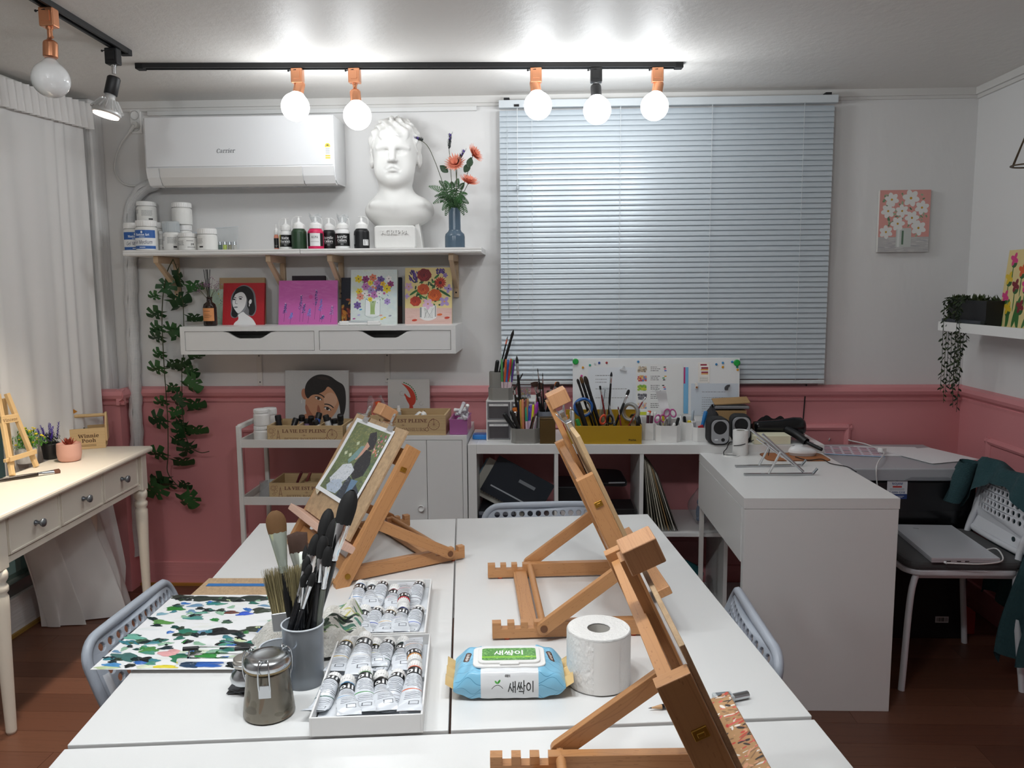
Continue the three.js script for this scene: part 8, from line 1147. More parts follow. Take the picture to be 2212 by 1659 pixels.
const mg = thing('animal_magnet', 'dark grey animal shaped magnet on the rules sheet', 'magnet', [o.position.x + X(1569), KY, o.position.z]); mg.rotation.x = -0.06; part(mg, 'body', ext(shape([[-0.01, -0.014], [0.003, -0.014], [0.006, -0.002], [0.012, 0.003], [0.012, 0.01], [0.002, 0.009], [-0.006, 0.004], [-0.011, -0.004]]), 0.008, 0.0015), plain('#46484c', 0.6), [0, Y(835), 0.005]);
const mc2 = thing('clip_magnet', 'pale plastic clip magnet holding the note sheet', 'magnet', [o.position.x + X(1345), KY, o.position.z]); mc2.rotation.x = -0.06; part(mc2, 'body', ext(shape([[-0.014, -0.006], [0.016, -0.012], [0.016, -0.006], [0.006, 0.002], [0.008, 0.014], [0, 0.014], [-0.004, 0.003], [-0.014, 0]]), 0.006, 0.001), plain('#cfd0d3', 0.4), [0, Y(796), 0.005]);
}
{ // white chamfered holders
const H0 = (label, px0, px1, py, h, d = 0.06, extra = {}) => { const z = onY(1440, py, KT).z, a = onZ(px0, py, z), b = onZ(px1, py, z); return [hexCup('white_pen_holder', label, [(a.x + b.x) / 2, KY, z - d / 2], b.x - a.x, d, h, whiteCup, { group: 'white chamfered pen holders', back: h + 0.02, ...extra }), V((a.x + b.x) / 2, KY, z - d / 2)]; };
const [, c1] = H0('white chamfered holder with two glue bottles beside the mustard box', 1386, 1419, 951, 0.072), [, c2] = H0('white chamfered holder full of pink scissors', 1418, 1471, 956, 0.07, 0.07), [, c3] = H0('white chamfered holder with black clips and yellow cap', 1473, 1504, 951, 0.075), [, c4] = H0('white chamfered holder with blue handled tool by the speaker', 1498, 1537, 955, 0.06);
const G = 'things in the white chamfered holders', E = (px, py, z) => onZ(px, py, z), B = (c, dx = 0, dz = 0) => V(c.x + dx, KY + 0.006, c.z + dz);
[[1400, 890, -0.005], [1409, 891, 0.006]].forEach(([px, py, dx]) => pen('nail_glue_bottle', 'plum bottle with white cap in the white holder', 'bottle', B(c1, dx, 0.0), E(px, py, c1.z), 0.0062, '#5a3040', { group: G, capCol: '#ecebe9', cap: 0.12 })); pen('glue_stick', 'white stick with orange top in the white holder', 'glue', B(c1, 0, -0.012), E(1403, 887, c1.z - 0.015), 0.007, '#e6e6e4', { group: G, capCol: '#d8572c', cap: 0.1 }); pen('glue_stick', 'plain white stick in the white holder', 'glue', B(c1, 0.012, -0.006), E(1416, 890, c1.z), 0.005, '#e8e8e6', { group: G });
for (const [px, py, col, l, tx] of [[1427, 905, '#b85a92', 'front pink handled scissors', 0.3], [1448, 893, '#b85a92', 'rear pink handled scissors', -0.3], [1442, 915, '#8f8a86', 'grey handled scissors', 0.9]]) { const q = E(px, py, c2.z + 0.01); const s2 = thing('scissors', l + ' in the white holder', 'scissors', [q.x, KY + 0.012, c2.z], tx, 'scissors in the white holder'); const hh = q.y - KY - 0.012; for (const s of [-1, 1]) part(s2, 'grip', new THREE.TorusGeometry(0.0135, 0.0032, 8, 22).scale(0.85, 1.2, 1), plain(col, 0.4), [s * 0.013, hh, 0], [0, 0, s * 0.35]); part(s2, 'blades', merge([box(0.007, hh - 0.01, 0.002).rotateZ(0.08), box(0.007, hh - 0.01, 0.002).rotateZ(-0.08)]), M.steel, [0, hh / 2 - 0.004, 0]); }
pen('black_clip_tool', 'black clip handle in the scissors holder', 'tool', B(c2, 0.018, 0.005), E(1466, 902, c2.z + 0.01), 0.006, '#1a1a1c', { group: G }); pen('white_dowel', 'white rod end in the scissors holder', 'tool', B(c2, 0.008, 0.018), E(1457, 914, c2.z + 0.02), 0.006, '#e4e4e2', { group: G }); pen('yellow_pen', 'yellow pen behind the pink scissors', 'pen', B(c2, -0.006, -0.01), E(1432, 897, c2.z - 0.01), 0.005, '#e0cc3a', { group: G });
{ const q = E(1424, 845, c2.z - 0.03); const o = thing('white_strap', 'folded white elastic strap standing behind the scissors', 'strap', [0, 0, 0]); const p = (px, py) => E(px, py, c2.z - 0.025); for (const [a, b, c] of [[[1410, 846], [1421, 842], [1435, 895]], [[1424, 842], [1433, 843], [1441, 893]]]) { const A = p(...a), Bq = p(...b), C = p(...c); part(o, 'band', surf((u, v) => { const t = v < 0.15 ? A.clone().lerp(Bq, v / 0.15) : Bq.clone().lerp(C, (v - 0.15) / 0.85); return [t.x + (u - 0.5) * 0.022, t.y, t.z + 0.004 * Math.sin(v * 9) + u * 0.004]; }, 3, 14), plain('#e4e4e6', 0.8, 0, { side: 2 })); } }
pen('black_clip_tool', 'curved black clip in the third white holder', 'tool', B(c3, -0.006, 0), E(1478, 899, c3.z), 0.006, '#17181a', { group: G }); pen('cap', 'yellow cap in the third white holder', 'cap', B(c3, 0.002, 0.01), V(c3.x + 0.003, KY + 0.082, c3.z + 0.012), 0.008, '#d8c22c', { group: G }); pen('steel_tool', 'pale blue steel tool in the third white holder', 'tool', B(c3, 0.008, -0.01), E(1498, 886, c3.z - 0.02), 0.0045, '#aab8c4', { group: G }); pen('craft_cutter', 'bright blue handled cutter in the fourth white holder', 'tool', B(c4, -0.008, 0), E(1525, 888, c4.z - 0.01), 0.008, '#2477b8', { group: G }); { const q = thing('red_eraser', 'red and white eraser in the fourth white holder', 'eraser', [c4.x, KY + 0.05, c4.z + 0.004]); part(q, 'sleeve', box(0.022, 0.034, 0.008, 0.001), plain('#c23038', 0.5), [0, 0, 0], [0, 0, 0.35]); part(q, 'print', box(0.01, 0.012, 0.0086), plain('#e0dcd8', 0.6), [0.002, -0.004, 0], [0, 0, 0.35]); }
}
{ // speakers, cardboard box, toilet roll, dryer, books
function speaker(label, px, py, w, h, turn) { const q = onY(px, py, KT), o = thing('desk_speaker', label, 'speaker', [q.x, KY, q.z - 0.03], turn, 'small desk speakers'); part(o, 'cabinet', ext(shape(rrect(-w / 2, 0, w / 2, h, 0.026, 6)), 0.085, 0.008).translate(0, 0, -0.055), M.blackMatte); part(o, 'front_plate', ext(shape(rrect(-w / 2 + 0.005, 0.008, w / 2 - 0.005, h - 0.005, 0.024, 6), [circ(0, h * 0.66, 0.0275, 26)]), 0.004, 0.0012), plain('#a6a8ac', 0.35, 0.2), [0, 0, 0.028]); part(o, 'cone', lathe([[0, -0.009], [0.009, -0.007], [0.011, -0.01], [0.024, -0.002], [0.0275, 0.001]], 30).rotateX(Math.PI / 2), M.blackMatte, [0, h * 0.66, 0.03]); part(o, 'port', cyl(0.0075, 0.0075, 0.002, 16).rotateX(Math.PI / 2), M.black, [0.012, 0.024, 0.0315]); part(o, 'badge', box(0.013, 0.005, 0.001), plain('#e9eaec', 0.4), [-0.016, 0.025, 0.0325]); return o; }
speaker('small black and silver speaker beside the white pen holders', 1554, 963, 0.082, 0.112, 0.06); speaker('small black and silver speaker behind the paper roll', 1602, 956, 0.082, 0.112, -0.1);
const cz = -3.53, a = onZ(1540, 930, cz), b = onZ(1606, 930, cz), o = thing('cardboard_box', 'open brown cardboard box behind the speakers', 'box', [(a.x + b.x) / 2, KY, cz]), w = b.x - a.x; const cb = plain('#a4845a', 0.8); part(o, 'carton', box(w, 0.11, 0.09, 0.001), cb, [0, 0.056, 0]); part(o, 'flap', box(w + 0.02, 0.004, 0.07), cb, [0.008, 0.148, 0.0], [0.25, 0, 0.06]); part(o, 'lining', box(w + 0.015, 0.012, 0.08, 0.004), plain('#7d7d80', 0.6), [0.005, 0.124, 0.006]); part(o, 'cut_out', cyl(0.009, 0.009, 0.001, 16).rotateX(Math.PI / 2), M.black, [0.02, 0.09, 0.0456]);
const bagp = onZ(1545, 905, -3.5), bg = solo('black_pouch', 'crumpled black pouch slumped beside the cardboard box', 'pouch', surf((u, v) => { const t = u * 6.28319, r = Math.sin(Math.PI * Math.min(0.999, v * 0.93 + 0.07)) * (1 + 0.15 * Math.sin(t * 4 + v * 8)); return [r * 0.035 * Math.cos(t), 0.13 * (1 - v) * (1 + 0.06 * Math.sin(t * 3)), r * 0.03 * Math.sin(t)]; }, 24, 12), plain('#232226', 0.7, 0, { side: 2 }), [bagp.x - 0.012, KY, -3.5]);
const dz = -3.42, P = (px, py, z = dz) => onZ(px, py, z);
const hd = thing('hair_dryer', 'black hair dryer lying on the cube shelf end', 'hair dryer', [0, 0, 0]); { const A = P(1628, 930), Bq = P(1735, 925); const L = A.distanceTo(Bq); const body = part(hd, 'barrel', lathe([[0, 0], [0.024, 0], [0.026, 0.02], [0.031, L * 0.5], [0.041, L * 0.8], [0.04, L * 0.95], [0.032, L], [0, L]], 28), M.blackGloss); stick(body, A.setY(KY + 0.05), Bq.setY(KY + 0.052)); const h0 = P(1700, 935, dz + 0.03).setY(KY + 0.045), h1 = P(1752, 965, -3.25); part(hd, 'handle', tube([h0, h0.clone().lerp(h1, 0.4).add(V(0, 0.006, 0)), P(1742, 955, -3.29)], 0.016, 20, 12), M.black); part(hd, 'cord_sleeve', bar(P(1742, 955, -3.29), P(1775, 971, -3.22), 0.0075), M.black); part(hd, 'rear_grille', cyl(0.03, 0.028, 0.004, 20), plain('#5a4c50', 0.5), null); const rg = hd.children[hd.children.length - 1]; stick(rg, Bq, Bq.clone().add(Bq.clone().sub(A))); }
{ const c = solo('black_fabric', 'dark fluffy fabric heaped behind the hair dryer', 'fabric', surf((u, v) => { const x = (u - 0.5) * 0.26, z = (v - 0.5) * 0.12, e = Math.sin(Math.PI * u) * Math.sin(Math.PI * v); return [x, 0.002 + e * (0.075 - 0.12 * (x + 0.13) * 0.6 + 0.012 * Math.sin(u * 21) + 0.01 * Math.sin(v * 17 + u * 9)), z]; }, 40, 24), std({ color: '#1b1a1c', roughness: 1, side: 2, bumpMap: bumpFine, bumpScale: 0.006 }), [onZ(1668, 930, -3.55).x, KY, -3.56]); }
const bp = onY(1668, 960, KT), nb = thing('note_block', 'thick block of cream note paper', 'paper block', [bp.x, KY, bp.z - 0.045], 0.02); part(nb, 'pages', box(0.15, 0.034, 0.09, 0.001), plain('#e3dfc4', 0.8), [0, 0.0175, 0]);
const tr = thing('clear_tray', 'clear acrylic sheet lying on the cube shelf', 'tray', [onY(1700, 965, KT).x, KY, -3.36]); part(tr, 'sheet', box(0.2, 0.003, 0.13), M.clear, [0.03, 0.002, -0.02]);
}
// ================= desk things =================
{
const P = (px, py, y = DY) => onY(px, py, y);
const q = P(1601, 984), o = thing('paper_roll', 'upright white paper roll standing by the cable hole', 'paper roll', [q.x, DY + 0.0005, q.z - 0.02]); part(o, 'paper', lathe([[0.017, 0], [0.0305, 0], [0.0305, 0.1], [0.029, 0.101], [0.017, 0.1]], 30), std({ color: '#ecebe9', roughness: 0.9, bumpMap: bumpFine, bumpScale: 0.001 })); part(o, 'core', new THREE.CylinderGeometry(0.0172, 0.0172, 0.098, 20, 1, true).translate(0, 0.05, 0), std({ color: '#c9c4bd', roughness: 0.9, side: 2 }));
const c1 = P(1642, 978), c2 = P(1700, 977), c3 = P(1790, 1000), c4 = P(1672, 1000); const mc = P(1716, 988); const mp = thing('mouse_pad', 'tan leather mouse pad on the white desk', 'mouse pad', [mc.x, DY + 0.0004, mc.z], 0.0); part(mp, 'pad', ext(shape(rrect(-0.125, -0.075, 0.125, 0.075, 0.03, 6)), 0.0028, 0.0008).rotateX(-Math.PI / 2), std({ color: '#a8683a', roughness: 0.6, bumpMap: bumpFine, bumpScale: 0.0006 })); part(mp, 'stitched_edge', tube(rrect(-0.123, -0.073, 0.123, 0.073, 0.029, 6).map(([x, y]) => V(x, 0.0022, y)), 0.0012, 90, 5, true), plain('#33241c', 0.7));
const mo = P(1733, 985), ms = thing('computer_mouse', 'white wireless mouse on the tan mouse pad', 'mouse', [mo.x, DY + 0.0036, mo.z], 1.5); part(ms, 'shell', surf((u, v) => { const t = u * 6.28319, p = v * Math.PI / 2; return [0.031 * Math.cos(t) * Math.cos(p) ** 0.6, 0.012 + 0.024 * Math.sin(p) * (1 - 0.25 * Math.sin(t)), 0.056 * Math.sin(t) * Math.cos(p) ** 0.6]; }, 30, 10), plain('#e6e7e8', 0.3)); part(ms, 'base', surf((u, v) => { const t = u * 6.28319; return [0.031 * Math.cos(t) * (0.85 + 0.15 * v), v * 0.0122, 0.056 * Math.sin(t) * (0.88 + 0.12 * v)]; }, 30, 3), plain('#c9cbcd', 0.35)); part(ms, 'scroll_wheel', new THREE.TorusGeometry(0.006, 0.003, 8, 16).rotateY(Math.PI / 2), plain('#6d7073', 0.5), [0, 0.032, -0.033]);
// laptop stand
const a = P(1607, 1027), b = P(1735, 1026), a2 = P(1588, 1009), b2 = P(1712, 1007), st = thing('laptop_stand', 'folding aluminium laptop stand on the white desk', 'laptop stand', [0, 0, 0]); const up = (v, y) => v.clone().setY(DY + y);
for (const [s, e, k] of [[a, b, 0], [a2, b2, 1]]) { const dv = e.clone().sub(s).normalize(), tip = e.clone().addScaledVector(dv, 0.035), A = up(s, 0.004), E = up(tip, 0.004), mid = up(s.clone().lerp(e, 0.72), 0.008), hinge = up(e, 0.012); const L = A.distanceTo(E);
part(st, 'foot_bar', box(L, 0.007, 0.016, 0.002), M.steel, A.clone().lerp(E, 0.5).setY(DY + 0.0038), [0, -Math.atan2(E.z - A.z, E.x - A.x), 0]); part(st, 'hook', merge([bar(E, E.clone().add(V(0.016, 0.02, 0)), 0.0045)]), plain('#7c8084', 0.3, 0.9));
const top = k ? onZ(1622, 928, s.z) : onZ(1647, 938, s.z); part(st, 'support_plate', bar(hinge, top, 0.005, 8), M.steel); const at = hinge.clone().lerp(top, 0.55); part(st, 'leg', bar(up(s.clone().lerp(e, 0.42), 0.006), at, 0.0045, 8), plain('#d3d5d6', 0.35, 0.7)); part(st, 'brace', bar(hinge.clone().lerp(top, 0.2).add(V(-0.006, -0.004, 0)), hinge.clone().lerp(top, 0.8).add(V(-0.01, -0.008, 0)), 0.003, 8), M.chrome); }
const wire = (label, pts, r = 0.0018, c = '#121213') => solo('cable', label, 'cable', tube(pts, r, 60, 6), plain(c, 0.5), [0, 0, 0], null, 'loose cables');
const Q = (px, py, y = DY, dy = 0.003) => onY(px, py, y).add(V(0, dy, 0));
wire('thin black cable running from the mouse pad over the desk edge', [Q(1718, 990, DY, 0.006), Q(1745, 997, DY, 0.006), Q(1775, 995, DY, 0.006), Q(1795, 1003), Q(1830, 1010), Q(1850, 1020, DY, 0.001)]); wire('black speaker cable dropping into the desk cable hole', [Q(1582, 958, KT, 0.006), Q(1575, 962, KT, 0.01), onZ(1570, 968, -3.275), Q(1563, 985, DY, 0.01), V(dsk(0.115, 0.665).x, DY - 0.05, dsk(0.115, 0.665).z)]);
wire('looped black cable beside the paper roll', [Q(1585, 966, KT, 0.006), Q(1600, 968, KT, 0.012), Q(1640, 951, KT, 0.02), Q(1636, 942, KT, 0.03), Q(1618, 955, KT, 0.008), Q(1660, 963, KT, 0.006), Q(1660, 973, KT, -0.02)]); { const g0 = onZ(1742, 830, WZ + 0.015), g1 = onZ(1735, 912, WZ + 0.015); wire('black cable hanging from the window blind corner', [g0, g0.clone().lerp(g1, 0.3).add(V(-0.002, 0, 0.002)), g1.clone().add(V(0, 0.02, 0)), g1.clone().add(V(-0.004, -0.09, 0.01))], 0.0028); }
// papers on the printer
const PY = 0.7225; const S = (label, px, py, w, d, turn, mat, dy) => { const c = onY(px, py, PY); return solo('paper_sheet', label, 'paper', box(w, 0.0012, d), mat, [c.x, PY + dy, c.z], [0, turn, 0], 'papers on the printer'); };
reseed(181); S('colour printed sheet with red blocks on the printer', 1838, 975, 0.24, 0.2, -0.25, std({ map: canvasTex(256, 200, (g) => { g.fillStyle = '#d9d5de'; g.fillRect(0, 0, 256, 200); for (let r = 0; r < 5; r++) for (let k = 0; k < 6; k++) { g.fillStyle = ['#9a4a62', '#b86a80', '#7a5a68', '#c08a98'][Math.floor(rnd() * 4)]; g.fillRect(14 + k * 40, 18 + r * 34, 30, 16); } g.fillStyle = '#5aa8d8'; g.fillRect(0, 188, 256, 12); }), roughness: 0.5 }), 0.0016); S('stack of white sheets at the rear of the printer', 1925, 975, 0.26, 0.2, -0.1, M.paper, 0.0008); S('loose white sheet hanging over the printer end', 2010, 985, 0.24, 0.26, 0.35, M.paper, 0.0032);
const w0 = onY(1770, 968, PY); wire('white adapter cable lying over the printer papers', [onY(1790, 957, PY).add(V(0, 0.012, 0)), onY(1806, 946, PY).add(V(0, 0.03, -0.02)), onY(1830, 955, PY).add(V(0, 0.012, 0)), onY(1870, 963, PY).add(V(0, 0.008, 0)), onY(1897, 975, PY).add(V(0, 0.008, 0)), onY(1909, 984, PY).add(V(0, 0.012, 0)), onZ(1893, 1012, -3.12), onZ(1894, 1040, -3.12), onZ(1896, 1052, -3.122)], 0.0026, '#e2e2e0');
{ const c = onY(1905, 981, PY), pl = thing('white_plug', 'small white plug lying on the printer papers', 'plug', [c.x, PY + 0.006, c.z], 0.6); part(pl, 'body', box(0.034, 0.02, 0.024, 0.005), M.white, [0, 0.012, 0]); part(pl, 'pin', cyl(0.003, 0.003, 0.012, 8).rotateZ(Math.PI / 2), M.steel, [0.022, 0.012, 0]); }
const rd = onY(2085, 1355, FY); solo('red_bag', 'red folded bag on the floor behind the chair', 'bag', ext(shape([[-0.045, 0], [0.045, 0], [0.045, 0.095], [0.0, 0.125], [-0.045, 0.09]]), 0.03, 0.004), plain('#8c1d17', 0.6), [1.70, FY, -3.22]);
}
// ================= on the console table =================
{
const CY = 0.7505, P = (px, py) => onY(px, py, CY);
{ // wooden tool box
const a = P(121, 975), b = P(229, 967), w = a.distanceTo(b), h = 0.09, d = 0.1, t = 0.007, ang = -Math.atan2(b.z - a.z, b.x - a.x), c = a.clone().lerp(b, 0.5), nx = V(Math.sin(ang), 0, Math.cos(ang));
const o = thing('toolbox', 'pale pine toolbox with rod handle on the console table', 'toolbox', c.clone().addScaledVector(nx, -d / 2), ang), m = M.pine;
for (const s of [-1, 1]) { part(o, s > 0 ? 'front' : 'back', grain(bx(-w / 2, w / 2, 0, h, s * d / 2 - (s > 0 ? t : 0), s * d / 2 + (s < 0 ? t : 0)), 'x', s), m); part(o, 'end', grain(ext(shape([[-d / 2 + 0.004, 0.03], [d / 2 - 0.004, 0.03], [d / 2 - 0.004, h + 0.012], [0.014, h + 0.062], [-0.014, h + 0.062], [-d / 2 + 0.004, h + 0.012]]), 0.008).rotateY(-Math.PI / 2).translate(s * (w / 2 + 0.004) + 0.004, 0, 0), 'y'), m); }
part(o, 'floor', bx(-w / 2, w / 2, 0, 0.005, -d / 2 + t, d / 2 - t), m); part(o, 'divider', bx(-0.004, 0.004, 0.005, h - 0.01, -d / 2 + t, d / 2 - t), m); part(o, 'handle', bar([-w / 2, h + 0.05, 0], [w / 2, h + 0.05, 0], 0.0075, 12), m);
const ink = plain('#5e3a22', 0.7); part(o, 'lettering', letters('Winnie', 0.016, fontSerifB, 0.0003), ink, [w * 0.16, 0.058, d / 2 + 0.0002]); part(o, 'lettering', letters('Pooh', 0.016, fontSerifB, 0.0003), ink, [w * 0.165, 0.037, d / 2 + 0.0002]); for (const y of [0.018, 0.013]) part(o, 'small_print', box(w * 0.3, 0.0016, 0.0003), ink, [w * 0.16, y, d / 2 + 0.0002]);
const bc = o.position, B = (x) => o.localToWorld(V(x, 0.012, 0)); o.updateMatrixWorld(true); const G = 'brushes in the pine toolbox';
brush('brown filbert brush leaning left out of the pine toolbox', B(0.06), onZ(131, 873, bc.z), { bl: 0.026, fl: 0.05, bw: 0.0085, r: 0.0055, bc: '#3d281c', flat: 0.4 }, G); brush('fan brush with amber hair and yellow collar in the pine toolbox', B(-0.1), onZ(160, 884, bc.z + 0.02), { bl: 0.016, fl: 0.045, bw: 0.008, r: 0.006, bc: '#c98628', flat: 0.25, tip: 'fan', hc: '#1a1612' }, G);
}
const pot = (name, label, px, py, prof, m) => { const q = P(px, py), o = thing(name, label, 'potted plant', [q.x, CY, q.z - 0.025]); part(o, 'pot', lathe(prof, 30), m); return o; };
reseed(201);
const o1 = pot('potted_succulent', 'rust succulent in a round pink pot', 143, 998, [[0, 0], [0.034, 0], [0.042, 0.008], [0.046, 0.03], [0.045, 0.072], [0.042, 0.073], [0.04, 0.06], [0, 0.06]], plain('#d9a797', 0.85)); { for (let k = 0; k < 18; k++) { const l = part(o1, 'leaf', leafBlade(0.036, 0.014, 0.1), plain('#a5503c', 0.6, 0, { side: 2 }), [0, 0.062, 0]); l.rotation.set(0, k * 2.4, 0); l.rotateX(0.35 + (k / 18) * 0.85); } part(o1, 'saucer', cyl(0.032, 0.034, 0.003, 24), plain('#8d8a80', 0.7), [-0.025, 0, -0.002]); }
const o2 = pot('potted_lavender', 'artificial purple lavender in a black pot', 103, 993, [[0, 0], [0.028, 0], [0.034, 0.055], [0.036, 0.058], [0.036, 0.064], [0.032, 0.064], [0.031, 0.058], [0, 0.055]], plain('#1b1b1e', 0.5)); { const gr = [], pu = []; for (let k = 0; k < 240; k++) { const a = rnd() * 6.28, r = rr(0, 0.045), p = V(r * Math.cos(a), 0.06 + rr(0, 0.05) * (1 - r * 9), r * Math.sin(a)); gr.push(leafBlade(rr(0.008, 0.016), 0.003, 0.2).rotateX(rr(0.1, 1.4)).rotateY(a).translate(p.x, p.y, p.z)); } part(o2, 'foliage', merge(gr), plain('#2b3a2a', 0.7, 0, { side: 2 })).userData.kind = 'stuff'; for (let s = 0; s < 7; s++) { const a = s * 0.9, bx2 = 0.018 * Math.cos(a) * (s ? 1.5 : 0), bz = 0.018 * Math.sin(a) * 1.4, hh = rr(0.11, 0.135), g = []; for (let k = 0; k < 46; k++) { const t = k / 46; g.push(leafBlade(rr(0.006, 0.012) * (1.1 - t * 0.6), 0.004, 0.2).rotateX(rr(0.5, 1.3)).rotateY(k * 2.4).translate(bx2 * (1 + t * 0.8), 0.075 + t * (hh - 0.06), bz)); } part(o2, 'flower_spike', merge(g), plain(s % 2 ? '#5b3fb8' : '#4a31a0', 0.7, 0, { side: 2 })); } }
const o3 = pot('potted_yellow_flowers', 'artificial yellow flowers in a white pot', 50, 1003, [[0, 0], [0.032, 0], [0.036, 0.004], [0.04, 0.06], [0.038, 0.063], [0.035, 0.055], [0, 0.052]], M.white); { const gr = [], ye = []; for (let k = 0; k < 330; k++) { const a = rnd() * 6.28, r = rr(0.01, 0.075), y = 0.06 + rr(0.0, 0.075) * (1 - r * 6); gr.push(leafBlade(rr(0.01, 0.02), 0.0055, 0.2).rotateX(rr(0.2, 1.5)).rotateY(rnd() * 6.28).translate(r * Math.cos(a), y, r * Math.sin(a))); if (k % 9 === 0) ye.push(new THREE.IcosahedronGeometry(rr(0.004, 0.0075)).scale(1, 0.6, 1).translate(r * Math.cos(a), y + 0.02, r * Math.sin(a))); } part(o3, 'foliage', merge(gr), plain('#4f8a2c', 0.6, 0, { side: 2 })).userData.kind = 'stuff'; part(o3, 'blossom', merge(ye), plain('#e0cc2c', 0.6)).userData.kind = 'stuff'; }
{ // mini easel
const f1 = P(27, 1028), f2 = P(79, 1009), mid = f1.clone().lerp(f2, 0.5), back = V(-(f2.z - f1.z), 0, f2.x - f1.x).normalize().multiplyScalar(-1), ap = onZ(8, 850, mid.z - 0.055), o = thing('mini_easel', 'small pine display easel on the console table', 'easel', [0, 0, 0]);
const plank = (a, b, w, t, n) => { const L = a.distanceTo(b), g = grain(box(w, L, t, 0.001).translate(0, L / 2, 0), 'y', rnd()), m = part(o, n, g, M.pine); stick(m, a, b); m.rotateY(Math.atan2(-(f2.z - f1.z), f2.x - f1.x)); return m; }; const lf = V(0, 0.002, 0);
plank(f1.clone().add(lf), ap.clone().add(V(-0.02, 0, 0.006)), 0.02, 0.013, 'leg'); plank(f2.clone().add(lf), ap.clone().add(V(0.012, 0, 0)), 0.02, 0.013, 'leg'); plank(mid.clone().addScaledVector(V(-0.8, 0, -0.6), 0.12).setY(CY + 0.002), ap.clone().add(V(-0.006, -0.02, -0.008)), 0.016, 0.01, 'rear_leg');
const at = (k, t) => (k ? f2 : f1).clone().lerp(ap.clone().add(V(k ? 0.012 : -0.02, 0, 0)), t).add(V(0.006, 0, 0.012)); const cb = (t, ex, w, n) => { const A = at(0, t), Bq = at(1, t), d = Bq.clone().sub(A); A.addScaledVector(d, -ex); Bq.addScaledVector(d, ex); const L = A.distanceTo(Bq), m = part(o, n, grain(box(L, w, 0.012, 0.001), 'x'), M.pine, A.clone().lerp(Bq, 0.5)); m.quaternion.setFromUnitVectors(V(1, 0, 0), d.normalize()); return m; };
const c1 = cb(0.68, 0.15, 0.03, 'crossbar'); part(c1, 'lettering', letters('Vincent', 0.011, fontSerif, 0.0003), plain('#6b4a2c', 0.7), [0, -0.003, 0.0062]); const lg = cb(0.2, 0.2, 0.012, 'ledge'); part(lg, 'lip', box(0.15, 0.018, 0.006, 0.001), M.pine, [0, 0.004, 0.014]);
const b0 = P(-40, 1048).add(V(0, 0.008, 0)), b1 = P(131, 1021).add(V(0, 0.008, 0)); brush('flat brush with chrome ferrule lying on the console table', b0, b1, { bl: 0.022, fl: 0.055, bw: 0.0095, r: 0.0065, bc: '#5a3626', flat: 0.35, tip: 'flat', hc: '#241a14' });
}
}
